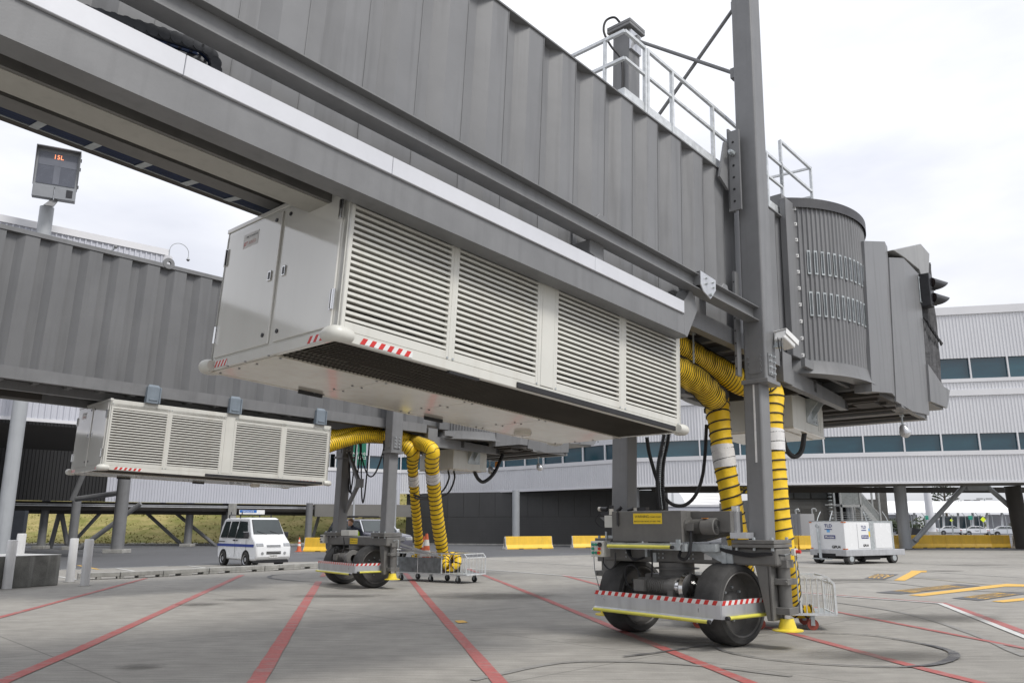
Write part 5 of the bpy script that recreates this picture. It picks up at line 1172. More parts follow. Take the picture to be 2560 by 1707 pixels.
# curved cable chain lying in the tray of the near bridge
ck = thing('cable_chain', 'dark ribbed cable chain curling over in the rail tray at upper left', 'cable chain', mat=F1)
bot = [(-20 + .085 * k, 0, 4.31) for k in range(0, 133)]
um = -8.66; top = [(um + .12 * math.sin(a), 0, 4.44 - .13 * math.cos(a)) for a in [PI * k / 7 for k in range(8)]]
up = [(-8.66 - .085 * k, 0, 4.57 - .0145 * k - .0004 * k * k) for k in range(1, 22)]
path = [Vector((u, v - 1.02, w)) for u, v, w in bot[40:] + top + up]
m = MB(); m2 = MB()
for a, b in zip(path[:-1], path[1:]):
    d = b - a
    if d.length < .01: continue
    X = d.normalized(); Z = X.cross(Vector((0, 1, 0))); c = (a + b) / 2
    for s in (-1, 1):
        m.cyl(c + Vector((0, s * .085, 0)), c + Vector((0, s * .098, 0)), .047, n=14)
        m.ob(c + Vector((0, s * .082, 0)), d.length / 2, .008, .043, X, (0, 1, 0), Z)
    m2.ob(c, .012, .08, .006, X, (0, 1, 0), Z)
m.build('chain_link', mk('chain_plastic', (.065, .07, .08), .5, 0, .2, 10), ck, smooth=True); m2.build('cross_bar', M_steel, ck)
MB().tube([p + Vector((0, -.02, 0)) for p in path[::2]], .02, 6).tube([p + Vector((0, .04, 0)) for p in path[::2]], .016, 6).build('cable', M_blue, ck)

# security camera on the near column
c = thing('security_camera', 'white boxy security camera clamped on the near grey column', 'camera', mat=at_frame(F1, (.10, -1.62, 4.30)))
hd = MB().box(-.05, .24, -.09, .09, -.075, .075).build('housing', M_wtape, c, bevel=.02, seg=2)
Rm = Matrix.Rotation(math.radians(22), 4, 'Y') @ Matrix.Rotation(math.radians(-8), 4, 'Z'); hd.matrix_local = Rm
MB().box(-.06, .28, -.105, .105, .078, .088).box(-.06, .28, -.108, -.10, .0, .085).build('sun_shield', M_wtape, hd)
MB().box(-.03, .05, .0, .10, -.16, -.08).cyl((.0, .0, -.12), (.0, .14, -.14), .025, n=10).build('bracket', M_galv, c)
MB().tube(smoothpath([(-.055, -.03, -.02), (-.09, -.03, -.12), (-.06, -.02, -.28), (.0, .03, -.42)], 5), .008, 6).tube(smoothpath([(-.055, .03, -.02), (-.07, .02, -.14), (-.03, .02, -.25), (.01, .04, -.36)], 5), .008, 6).build('camera_cable', M_black, c, smooth=True)
# signal lights on the cab edge
tl = thing('traffic_signal', 'black two-lamp traffic signal with hoods on the near cab edge', 'traffic light', mat=at_frame(F1, (6.80, -1.90, 7.02)) @ Matrix.Scale(.84, 4))
MB().box(-.18, .08, -.12, .18, -.66, .20).build('signal_body', M_blackp, tl, bevel=.02, seg=2)
MB().tube([(-.26, .1, .1), (-.14, .1, .1)], .015, 6).tube([(-.26, .1, -.55), (-.14, .1, -.55)], .015, 6).tube([(-.26, .1, .12), (-.26, .1, -.57)], .012, 6).build('signal_mount', M_galv, tl)
for w in (-.02, -.42):
    d = Vector((.86, -.50, -.10)).normalized(); c0 = Vector((.06, -.08, w)); h = MB(); n_ = 24
    Y = d.cross(Vector((0, 0, 1))).normalized(); Z = Y.cross(d)
    for rr, k2 in ((.155, 0), (.145, 1)):
        for k in range(2):
            for i in range(n_ + 1):
                a = 2 * PI * i / n_; up_ = (1 + math.sin(a)) / 2
                h.v.append(c0 + d * (0 if k == 0 else .12 + .36 * up_ ** .6) + (Y * math.cos(a) + Z * math.sin(a)) * rr * (1 if k == 0 else .95))
        o2 = k2 * 2 * (n_ + 1)
        for i in range(n_): h.f.append((o2 + i, o2 + i + 1, o2 + n_ + 2 + i, o2 + n_ + 1 + i))
    h.build('hood', M_blackp, tl, smooth=True)
    MB().cyl(c0 - d * .02, c0 + d * .01, .13, n=20).build('lens', mk('dark_lens', (.02, .014, .014), .15, 0, .2), tl, smooth=True)
def flood(F, p, lab):
    f = thing('floodlight', lab, 'floodlight', mat=at_frame(F, p), group='small floodlights hanging below the cabs')
    MB().cyl((0, 0, 0), (0, 0, -.22), .018, n=8).box(-.05, .05, -.03, .03, -.03, 0).build('stem', M_galv, f)
    MB().lathe((0, 0, -.22), (.35, -.2, -.9), [(-.03, .03), (.0, .06), (.10, .105), (.14, .11)], 20).build('housing', M_alu, f, smooth=True)
    MB().ball(Vector((0, 0, -.22)) + Vector((.35, -.2, -.9)).normalized() * .13, .10).build('lens', mk('clear_lens', (.6, .6, .6), .08, .2), f, smooth=True)
flood(F1, (5.55, -1.55, 4.02), 'round floodlight hanging under the near cab, below the grey panels')
flood(F2, (5.55, -1.35, 3.95), 'small floodlight under the right edge of the left cab')
flood(F2, (4.35, -.4, 3.80), 'small floodlight low under the left cab beside an amber beacon')
o = MB().lathe((0, 0, 0), (0, 0, -1), [(0, .05), (.02, .07), (.14, .07), (.2, .04), (.2, .01)], 16).build('beacon_lamp', M_amber, None, smooth=True); o.matrix_world = at_frame(F2, (4.75, -.3, 3.80)); tag(o, 'amber beacon lamp hanging under the left cab', 'beacon')

# hose carts: galvanised cage trolleys
def cart(C, Ld, Wd, L_, W_, label, wheelmat, z0=.24, z1=.80, split=.78):
    r = thing('hose_cart', label, 'cart', (C.x, C.y, 0), group='galvanised cage carts for the hoses')
    L_d = Vector(Ld).normalized(); W_d = Vector(Wd).normalized(); Z = Vector((0, 0, 1))
    def Q(a, b, z): return L_d * a + W_d * b + Vector((0, 0, z))
    f = MB(); t = .035
    for b in (0, W_): f.bar(Q(0, b, z0), Q(L_, b, z0), t).bar(Q(.10, b, z1), Q(L_, b, z1), t).bar(Q(0, b, z1 - .10), Q(.10, b, z1), t)
    for a in (0, L_): f.bar(Q(a, 0, z0), Q(a, W_, z0), t)
    for a, zz in ((0, z1 - .10), (.10, z1), (L_, z1)): f.bar(Q(a, 0, zz), Q(a, W_, zz), t * .8)
    for b in (0, W_):
        f.bar(Q(0, b, z0), Q(0, b, z1 - .1), t); f.bar(Q(L_, b, z0), Q(L_, b, z1), t); f.bar(Q(split, b, z0), Q(split, b, z1), t); f.bar(Q((L_ + split) / 2, b, z0), Q((L_ + split) / 2, b, z1), t * .8)
    f.build('frame', M_galvl, r)
    g = MB()
    for b in (0, W_):
        for k in range(1, 6 if split > .1 else 1): g.cyl(Q(split * k / 6, b, z0), Q(split * k / 6, b, z1), .008, n=6)
        for k in range(1, 12): g.cyl(Q(split + (L_ - split) * k / 12, b, z1 - .12), Q(split + (L_ - split) * k / 12, b, z1), .006, n=6)
    for k in range(1, 6): g.cyl(Q(0, W_ * k / 6, z0), Q(0, W_ * k / 6, z1 - .1), .008, n=6)
    g.build('bars', M_galvl, r)
    MB().prism([Q(split, -.01, z0), Q(L_, -.01, z0), Q(L_, -.01, z1 - .12), Q(split, -.01, z1 - .12)], W_d * .008).prism([Q(split, W_, z0), Q(L_, W_, z0), Q(L_, W_, z1 - .12), Q(split, W_, z1 - .12)], W_d * .008).build('side_sheet', M_sheet, r)
    MB().prism([Q(0, 0, z0), Q(L_, 0, z0), Q(L_, W_, z0), Q(0, W_, z0)], (0, 0, .006)).build('floor_sheet', M_galv, r)
    for a in (.35, L_ * .5, L_ - .2):
        for b in (.06, W_ - .06):
            c = Q(a, b, .085); w = MB().cyl(c - W_d * .022, c + W_d * .022, .085, n=20).build('castor', wheelmat, r, smooth=True)
            MB().ob(c + W_d * .032 + Z * .06, .03, .004, .075, L_d, W_d, Z).ob(c - W_d * .032 + Z * .06, .03, .004, .075, L_d, W_d, Z).ob(c + Z * .135, .05, .045, .006, L_d, W_d, Z).cyl(c - W_d * .04, c + W_d * .04, .012, n=8).build('fork', M_galv, w)
    return r
E1 = at(2091, 1536, .24); ldv = at(1850, 1532, .24) - E1; ldv.z = 0; wdv = Vector((ldv.y, -ldv.x, 0)); wdv = wdv if wdv.y > 0 else -wdv
cart(E1, ldv, wdv, 2.3, .85, 'galvanised cage hose cart with red castors beside the near bogie', M_redw, split=.52)
a2, b2 = at(1166, 1437, .24), at(1080, 1433, .24); l2 = (b2 - a2); l2.z = 0; w2 = Vector((-l2.y, l2.x, 0)); w2 = w2 if w2.y > 0 else -w2
cart(a2, l2, w2, 2.75, .85, 'galvanised cage hose cart holding coiled yellow hose by the left bogie', M_blackp, split=.92)
# ================================================================ DOCKING SIGN, BOLLARDS, KERBS, BARRIERS
DP = 34.9; sg0 = at(-3, 1408)
dz = thing('docking_display', 'tall grey aircraft docking display on a pole with orange 15L lettering', 'display sign', (sg0.x, sg0.y, 0))
top = atd(133, 385, DP).z; bot = atd(125, 500, DP).z
sx_, sy_ = Vector((.89, .455, 0)).normalized(), None; SK = DP / 31.0
nrm = Vector((sx_.y, -sx_.x, 0)); ctr = atd(141, 440, DP) - Vector((sg0.x, sg0.y, 0)); Z = Vector((0, 0, 1))
tl_ = Vector((0, 0, 1)); up = (Z + nrm * -.0).normalized()
zcb = (atd(105, 365, DP).z + atd(105, 520, DP).z) / 2 - 1.15
MB().cyl((0, 0, 0), (0, 0, zcb - .12), .30, n=28).build('pole', M_steelcl, dz, smooth=True)
def D(a, b, c): return Vector((ctr.x, ctr.y, 0)) + sx_ * a + nrm * b + Z * c
zc = (atd(105, 365, DP).z + atd(105, 520, DP).z) / 2
hw, z_t, z_m, z_b = .73 * 1.22, zc + 1.30, zc - .54, zc - 1.15
MB().ob(D(0, -.12, (z_t + z_m) / 2), hw, .10, (z_t - z_m) / 2, sx_, nrm, Z).build('cabinet', M_signg, dz, bevel=.01)
MB().ob(D(0, .02, z_t + .0), hw + .02, .30, .02, sx_, nrm, Z).prism([D(-hw - .02, -.2, z_t), D(-hw - .02, .32, z_t), D(-hw - .02, .0, z_m)], sx_ * .02).prism([D(hw, -.2, z_t), D(hw, .32, z_t), D(hw, .0, z_m)], sx_ * .02).build('hood', M_steel, dz)
M_scr = mk('display_screen', (.085, .092, .115), .25, 0, .1, 3)
sc = MB().ob(D(0, -.008, (z_t + z_m) / 2 - .02), hw - .10, .012, (z_t - z_m) / 2 - .14, sx_, nrm, Z).build('screen', M_scr, dz)
MB().ob(D(0, .008, z_m + .60), .13, .004, .45, sx_, nrm, Z).ob(D(0, .008, z_m + 1.2), hw - .11, .004, .17, sx_, nrm, Z).build('screen_centre_strip', mk('display_strip', (.13, .138, .165), .3), sc)
text('15L', .30, emis('orange_led', (1.0, .28, .12), 1.3), sc, frame_m(D(.0, .02, z_t - .36), sx_, Z), 'led_lettering', .002, sx=.95)
MB().ob(D(-.44, -.02, (z_m + z_b) / 2), .43, .16, (z_m - z_b) / 2 - .01, sx_, nrm, Z).ob(D(.45, .0, (z_m + z_b) / 2 - .02), .43, .18, (z_m - z_b) / 2 - .02, sx_, nrm, Z).build('sensor_housing', M_signg, dz, bevel=.02)
MB().ob(D(.62, .185, (z_m + z_b) / 2 + .01), .13, .01, .19, sx_, nrm, Z).build('sensor_window', M_blackp, dz, bevel=.03, seg=2)
MB().prism([D(-.1, -.1, z_b), D(.2, -.1, z_b), D(.05, .0, z_b - .35), D(-.35, .0, z_b - .35)], nrm * .12).build('mounting_bracket', M_steel, dz)
m = MB()
for z in (z_t - .3, z_t - .75, z_m + .2): m.ob(D(hw + .03, -.06, z), .03, .05, .07, sx_, nrm, Z)
m.build('hinge', M_blackp, dz)
text('SAFEDOCK', .07, M_ink, dz, frame_m(D(-.42, -.012 + .0, z_m + .07), sx_, Z), 'maker_lettering', .001) if False else None

blk = MB(); q = [at(145, 1462), at(-120, 1480), at(-220, 1440), at(100, 1404, .0)]
c0, c1 = at(145, 1462), at(-160, 1484); bd = (c1 - c0).normalized(); bn = Vector((-bd.y, bd.x, 0)); bn = bn if bn.y > 0 else -bn
blk.prism([c0, c1, c1 + bn * 1.7, c0 + bn * 1.7 ], (0, 0, .80)); b = blk.build('concrete_block', M_concd, None, bevel=.02); b['label'] = 'low dark stained concrete block with a pale top at the left edge'; b['category'] = 'block'
cp = MB().prism([c0, c1, c1 + bn * 1.7, c0 + bn * 1.7], (0, 0, .012)); 
for i in range(len(cp.v)): cp.v[i].z += .801
cp.build('painted_top', mk('painted_white_top', (.62, .62, .60), .6, 0, .1, 3), b)
bol = None
for i, (px, py, z0, lab) in enumerate(((16, 1472, 0, 'white bollard in front of the stained concrete block, nearest the left edge'), (141, 1405, 0, 'white bollard rising behind the right end of the concrete block'), (174, 1454, 0, 'white bollard between the block and the bollard at the kerb end'), (211, 1463.5, 0, 'rightmost white bollard, standing at the near end of the low kerb'))):
    p = at(px, py) if i != 1 else c0 + bn * 1.25 + bd * .35
    h = 1.22 if i != 1 else 1.42
    if bol is None:
        bol = thing('bollard', lab, 'bollard', (p.x, p.y, 0), group='white painted bollards')
        MB().lathe((0, 0, 0), (0, 0, 1), [(0, .115), (h - .02, .115), (h - .005, .108), (h, .095), (h, .001)], 28).build('post', mk('white_bollard_paint', (.68, .68, .68), .45, 0, .06, 3, streak=.25, dirt=(.45, .45, .44)), bol, smooth=True)
        MB().cyl((0, 0, 0), (0, 0, .012), .16, n=24).build('base_collar', M_conc, bol)
    else:
        c = copy_tree(bol); c.location = (p.x, p.y, 0); c['label'] = lab
        if i == 1: c.scale = (1, 1, 1.12)
# low precast kerb beams with drain slots
kp = [at(193, 1449.5), at(300, 1446), at(408, 1441), at(523, 1434), at(662, 1427), at(796, 1419.5), at(900, 1414)]
kw = {0: 'nearest to the bollards', 1: 'second from the bollards', 2: 'third from the bollards, left of the van', 3: 'in front of the van side', 4: 'in front of the van bumper', 5: 'behind the left bogie wheels'}
for i in range(len(kp) - 1):
    a, b = kp[i], kp[i + 1]; u = (b - a).normalized(); a = a + u * .015; b = b - u * .015; n = Vector((-u.y, u.x, 0)); n = n if n.y > 0 else -n; Lk = (b - a).length; t = MB()
    cuts = [0]; ns = 2
    for k in range(ns): c_ = Lk * (k + .5) / ns; cuts += [c_ - .22, c_ + .22]
    cuts.append(Lk)
    for k in range(0, len(cuts), 2):
        t.prism([a + u * cuts[k], a + u * cuts[k + 1], a + u * cuts[k + 1] + n * .32, a + u * cuts[k] + n * .32], (0, 0, .07))
    t2 = MB().prism([a, b, b + n * .32, a + n * .32], (0, 0, .13))
    for v in t2.v: v.z += .07
    t.add(t2.v, t2.f)
    o_ = Vector((a.x, a.y, 0)); t.map(lambda p: p - o_); k_ = t.build('kerb_beam', M_conc, None, bevel=.012); k_.location = o_
    tag(k_, 'grey precast concrete kerb beam with drain slots, ' + kw[i], 'kerb beam', 'precast kerb beams in a row')
# concrete traffic barriers
M_bar = mk('yellow_barrier_paint', (.80, .50, .045), .5, 0, .10, 2.2, streak=.3, dirt=(.5, .33, .08))
M_barend = mk('white_barrier_end', (.68, .66, .62), .6, 0, .12, 3)
def barrier(a, b, label, grp, h=.86, em=None):
    a = Vector((a.x, a.y, 0)); b = Vector((b.x, b.y, 0)); u = (b - a).normalized(); n = Vector((-u.y, u.x, 0)); L_ = (b - a).length
    r = thing('traffic_barrier', label, 'barrier', tuple(a), group=grp)
    pr = [(-.30, .0), (-.30, .08), (-.15, .30), (-.09, h), (.09, h), (.15, .30), (.30, .08), (.30, 0)]
    MB().prism([u * .025 + n * x + Vector((0, 0, z)) for x, z in pr], u * (L_ - .05)).build('barrier_body', M_bar, r, bevel=.01)
    m = MB().prism([u * .0 + n * x * .97 + Vector((0, 0, z * .985 + .004)) for x, z in pr], u * .02).prism([u * (L_ - .02) + n * x * .97 + Vector((0, 0, z * .985 + .004)) for x, z in pr], u * .02)
    m.build('end_face', em or M_barend, r)
    MB().ob(u * -.01 + Vector((0, 0, .42)), .01, .02, .26, u, n, Z).build('joint_slot', M_dark, r)
    m = MB()
    for s in (-1, 1):
        for k in (.3, .7): m.ob(u * L_ * k + n * .30 * s + Vector((0, 0, .02)), .18, .004, .025, u, n, Z)
    m.build('lifting_slot', M_dark, r)
    return r
G1 = 'yellow concrete barriers'
barrier(at(1262, 1372.5), at(1378, 1370.5), 'yellow concrete barrier with white end standing alone left of the far grey column', G1, .84)
barrier(at(1430, 1369), at(1550, 1368), 'yellow barrier half hidden behind the bogie control box', G1, .84)
barrier(at(762, 1378), at(890, 1379), 'yellow barrier right of the orange cone behind the van', G1, .84)
bx = [1842, 1905, 1968, 1998, 2072, 2160, 2245, 2330, 2364, 2401, 2437, 2478, 2527]
by = [1369, 1370, 1372, 1372.6, 1373, 1372, 1370, 1369, 1369, 1369, 1369, 1369, 1369.5]
lb = ['behind the left hose', 'between the near column and the right hose', 'just left of the white container base', 'in front of the white container', 'behind the left end of the ground power cart', 'behind the right end of the ground power cart', 'behind the round terminal column', 'first right of the round column', 'second right of the round column', 'below the silver car', 'below the white taxi', 'left of the gap in the row']
for i in range(len(bx) - 1): barrier(at(bx[i], by[i]), at(bx[i + 1], by[i + 1]), 'yellow barrier in the long right-hand row, ' + lb[i], G1, .90, M_bar)
barrier(at(2536, 1370), at(2600, 1370), 'yellow barrier at the right picture edge beyond the gap', G1, .86)
# cones
def cone(p, h, label):
    r = thing('traffic_cone', label, 'cone', (p.x, p.y, p.z if p.z > .1 else 0), group='orange traffic cones')
    mo = mk('orange_cone', (.62, .14, .06), .45, 0, .1, 6)
    MB().box(-h * .22, h * .22, -h * .22, h * .22, 0, .04).lathe((0, 0, .04), (0, 0, 1), [(0, h * .17), (h - .04, h * .035), (h - .04, .001)], 24).build('cone_body', mo, r, smooth=True)
    MB().lathe((0, 0, 0), (0, 0, 1), [(h * .40, h * .122), (h * .56, h * .102)], 24).lathe((0, 0, 0), (0, 0, 1), [(h * .68, h * .083), (h * .84, h * .062)], 24).build('reflective_band', M_wtape, r, smooth=True)
cone(at(747, 1378.5), .86, 'orange cone standing left of the yellow barrier behind the van')
cp_ = F2 @ Vector((1.95, -1.0, 0)); cp_ = Vector((cp_.x, cp_.y, 0))
cone(atd(1066, 1376, 24.75).xy.to_3d() + Vector((0, 0, .25)), 1.10, 'tall faded orange cone between the paired hoses of the left bridge')
cone(atd(1058, 1376, 25.1).xy.to_3d() + Vector((0, 0, .25)), 1.02, 'second cone mostly hidden behind the tall faded cone')
# ================================================================ VEHICLES
def vehicle(name, label, cat, loc, head, prof, width, belt, top, paint, glass, wheels, wr, tum=.16, grp=None, windows=(), shield=None, rear=None, bevel=.05, sides=True):
    r = thing(name, label, cat, (loc.x, loc.y, 0), math.atan2(head.y, head.x), grp)
    zt = max(z for _, z in prof)
    def yw(z): return width / 2 - (tum * max(0, (z - belt) / (zt - belt)) if z > belt else .03 * max(0, (belt - .55 - z)) / .5)
    m = MB(); n = len(prof)
    for s in (-1, 1):
        for x, z in prof: m.v.append(Vector((x, s * yw(z), z)))
    m.f.append(tuple(range(n))); m.f.append(tuple(n + i for i in reversed(range(n))))
    for i in range(n): j = (i + 1) % n; m.f.append((i, n + i, n + j, j))
    body = m.build('body', paint, r, bevel=bevel, seg=3, smooth=False)
    for p in body.data.polygons: p.use_smooth = True
    try: body.data.set_sharp_from_angle(angle=math.radians(30))
    except Exception: pass
    for w in windows:
        for s in (-1, 1):
            q = [Vector((x, s * (yw(z) + .006), z)) for x, z in w]
            f = MB().prism(q, (0, s * -.004, 0)).build('side_window', glass, r)
            c = sum(q, Vector()) / len(q); q2 = [c + (p - c) * 1.07 + Vector((0, -s * .003, 0)) for p in q]
            MB().prism(q2, (0, s * -.004, 0)).build('window_seal', M_black, f)
    for nm, sh in (('windshield', shield), ('rear_window', rear)):
        if sh:
            (x0, z0), (x1, z1) = sh; d = Vector((z1 - z0, 0, -(x1 - x0))).normalized(); 
            if (nm == 'windshield') == (d.x < 0): d = -d
            q = [Vector((x0, -yw(z0) + .09, z0)) + d * .012, Vector((x0, yw(z0) - .09, z0)) + d * .012, Vector((x1, yw(z1) - .07, z1)) + d * .012, Vector((x1, -yw(z1) + .07, z1)) + d * .012]
            f = MB().prism(q, d * -.004).build(nm, glass, r); c = sum(q, Vector()) / 4
            MB().prism([c + (p - c) * 1.05 - d * .004 for p in q], d * -.004).build('window_seal', M_black, f)
    for x in wheels:
        for s in (-1, 1):
            c = Vector((x, s * (width / 2 - .07), wr)); Y = Vector((0, s, 0))
            MB().cyl(Vector((x, s * (width / 2 - .02), wr + .03)), Vector((x, s * (width / 2 + .004), wr + .03)), wr * 1.17, n=28).build('wheel_arch', M_dark, r)
            w = MB().lathe(c, Y, [(-.09, wr * .6), (-.09, wr * .93), (-.06, wr), (.07, wr), (.10, wr * .94), (.10, wr * .66), (.085, wr * .64)], 32).build('wheel', M_tyre, r, smooth=True)
            MB().lathe(c, Y, [(.095, wr * .66), (.075, wr * .60), (.05, wr * .45), (.085, wr * .22), (.09, .001)], 24).build('rim', M_alu, w, smooth=True)
    return r, yw
M_vanw = mk('van_white_paint', (.74, .75, .76), .25, 0, .02, 1.5, coat=.5)
M_glass = glassy('car_glass', (.035, .045, .045), .03)
M_silver = mk('car_silver_paint', (.60, .62, .65), .3, .25, .02, 1.5, coat=.5)
M_slate = mk('suv_slate_paint', (.085, .085, .11), .25, .3, .05, 1.5, coat=.8)
M_lampg = mk('headlamp_glass', (.35, .36, .37), .08, .3, .25, 9)
# small van
pr_, pf_, po_ = at(556, 1417.5), at(620, 1420), at(715, 1413)
hd_ = Vector((.50, -.866, 0)); hd_ = (hd_).normalized()
prof = [(-1.70, .34), (-1.72, .62), (-1.70, 1.05), (-1.60, 1.55), (-1.48, 1.83), (-1.25, 1.885), (.66, 1.885), (.84, 1.84), (1.27, 1.20), (1.66, .90), (1.73, .76), (1.74, .40), (1.66, .26), (1.35, .24), (-1.6, .26)]
hd_ = Vector((.688, -.726, 0)).normalized(); ctr_ = at(676, 1417) - hd_ * 1.55; ctr_.z = 0
van, yw = vehicle('electrician_van', 'small white van with blue stripe and roof rack facing the camera', 'van', ctr_, hd_, prof, 1.48, 1.02, 1.88, M_vanw, M_glass, (-1.14, .88), .285,
    windows=([(-1.50, 1.12), (-.92, 1.12), (-.86, 1.72), (-1.30, 1.72)], [(-.82, 1.12), (-.20, 1.12), (-.12, 1.72), (-.72, 1.72)], [(-.10, 1.10), (.98, 1.10), (.94, 1.25), (.66, 1.70), (.0, 1.73)]), shield=((1.235, 1.255), (.875, 1.79)), bevel=.07, tum=.14)
MB().box(-1.715, 1.52, -.749, -.744, .76, .865).box(-1.715, 1.52, .744, .749, .76, .865).build('blue_stripe', mk('blue_stripe_paint', (.015, .045, .28), .3), van)
MB().box(-1.70, -1.05, -.752, -.744, .93, .965).box(-1.70, -1.05, .744, .752, .93, .965).build('slide_rail', M_blackp, van)
for s in (-1, 1):
    MB().ob((1.66, s * .56, .83), .045, .15, .075, Vector((.8, 0, .4)).normalized(), (0, 1, 0), Vector((-.4, 0, .8)).normalized()).build('headlight', M_lampg, van, bevel=.02)
    MB().cyl((1.73, s * .47, .53), (1.755, s * .47, .53), .055, n=18).build('fog_lamp', M_lampg, van, smooth=True)
    MB().ob((1.05, s * .84, 1.22), .05, .09, .11, (1, 0, 0), (0, 1, 0), (0, 0, 1)).build('mirror', M_blackp, van, bevel=.02)
    MB().box(-.30, -.12, s * .748 - .006, s * .748 + .006, .98, 1.03).box(-.02, .10, s * .748 - .006, s * .748 + .006, .985, 1.025).build('door_handle', M_blackp, van)
    MB().box(-.10, -.095, s * .747 - .004, s * .747 + .004, .36, 1.08).box(.86, .865, s * .747 - .004, s * .747 + .004, .55, 1.05).build('door_gap', M_dark, van)
MB().box(1.74, 1.752, -.30, .30, .50, .60).build('lower_grille', M_dark, van); m = MB()
for k in range(4): m.box(1.70, 1.735, -.29, .29, .74 + k * .03, .755 + k * .03)
m.build('grille', M_alu, van)
MB().box(1.752, 1.758, -.30, .30, .548, .556).build('grille_bar', M_vanw, van)
pl = MB().box(1.745, 1.757, -.17, .17, .365, .475).build('number_plate', M_wtape, van)
text('BAB755', .10, M_ink, pl, frame_m((1.759, 0, .42), (0, 1, 0), (0, 0, 1)), 'plate_lettering', .001, sx=.85)
MB().box(1.3, 1.70, -.66, .66, .17, .26).build('underbody', M_blackp, van)
for k_, s in enumerate((-.25, .30)): MB().tube([(1.26, s + .15, 1.24), (1.19, s - .22, 1.36)], .010, 5).build('wiper', M_black, van)
for x in (-.95, .05):
    rk = MB().bar((x, -.66, 2.0), (x, .66, 2.0), .035, .03).bar((x, -.66, 2.0), (x, -.66, 1.86), .04).bar((x, .66, 2.0), (x, .66, 1.86), .04).bar((x, -.6, 2.0), (x, -.6, 2.12), .03).build('roof_rack', M_blackp, van)
lad = MB()
sgn = MB().box(-.35, -.33, -.55, .56, 2.03, 2.20).build('roof_sign', M_wtape, van)
MB().box(-.328, -.322, -.53, .20, 2.09, 2.195).build('sign_panel', mk('blue_panel', (.02, .13, .42), .4), sgn)
text('ELECTRICIAN', .095, M_wtape, sgn, frame_m((-.319, -.17, 2.142), (0, -1, 0), (0, 0, -1)), 'sign_lettering', .001, sx=.85)
text('ALPHA ELECTRICAL', .035, M_ink, van, frame_m((.38, -.753, .98), (1, 0, 0), (0, 0, 1)), 'door_lettering', .0008) if False else None
MB().box(1.0, 1.06, -.45, -.36, 1.24, 1.34).build('windscreen_sticker', M_wtape, van) if False else None
for y in (-.32, .32):
    m = MB().ob((-.02, y, 1.10), .10, .20, .34, Vector((.97, 0, .2)), (0, 1, 0), Vector((-.2, 0, .97))).ob((-.10, y, 1.50), .05, .11, .10, (1, 0, 0), (0, 1, 0), (0, 0, 1)).build('seat', M_blackp, van, bevel=.04)
# dark four wheel drive
prof = [(-2.35, .45), (-2.42, .85), (-2.35, 1.25), (-2.05, 1.78), (-1.85, 1.86), (.35, 1.86), (.55, 1.80), (1.12, 1.28), (2.25, 1.14), (2.40, 1.05), (2.44, .60), (2.35, .38), (-2.2, .38)]
sp = atd(918, 1386, 39.5)
suv, yw2 = vehicle('four_wheel_drive', 'dark slate four wheel drive with roof rack parked behind the left bogie', 'car', sp, Vector((.66, -.75, 0)), prof, 1.92, 1.22, 1.86, M_slate, M_glass, (-1.45, 1.42), .40,
    windows=([(-2.05, 1.30), (-1.15, 1.30), (-1.10, 1.74), (-1.85, 1.74)], [(-1.05, 1.30), (-.20, 1.30), (-.16, 1.76), (-1.0, 1.76)], [(-.10, 1.30), (.92, 1.30), (.50, 1.72), (-.06, 1.76)]), shield=((1.10, 1.30), (.58, 1.78)), bevel=.08, tum=.20)
MB().box(2.40, 2.46, -.45, .45, .88, 1.06).build('grille', M_dark, suv); m = MB()
for k in range(4): m.box(2.455, 2.47, -.45, .45, .90 + k * .042, .915 + k * .042)
m.lathe((2.47, 0, .97), (1, 0, 0), [(0, .085), (.012, .085), (.012, .07), (0, .07)], 20); m.build('chrome_trim', M_chrome, suv)
for s in (-1, 1):
    MB().ob((2.36, s * .72, .98), .07, .19, .085, (1, 0, 0), (0, 1, 0), (0, 0, 1)).build('headlight', M_lampg, suv, bevel=.03)
    MB().ob((.85, s * 1.08, 1.32), .07, .11, .09, (1, 0, 0), (0, 1, 0), (0, 0, 1)).build('mirror', M_silver, suv, bevel=.03)
    MB().bar((-1.7, s * .70, 1.95), (.2, s * .70, 1.95), .04).build('roof_rail', M_blackp, suv)
    MB().tube([(.55, s * (yw2(1.80) + .01), 1.80), (.85, s * (yw2(1.55) + .01), 1.55), (1.14, s * (yw2(1.28) + .01), 1.28)], .03, 6).build('pillar_trim', M_silver, suv)
for x in (-1.3, -.4): MB().bar((x, -.80, 2.0), (x, .80, 2.0), .05).build('roof_bar', M_blackp, suv)
MB().box(2.43, 2.475, -.26, .26, .50, .62).build('number_plate', M_wtape, suv)
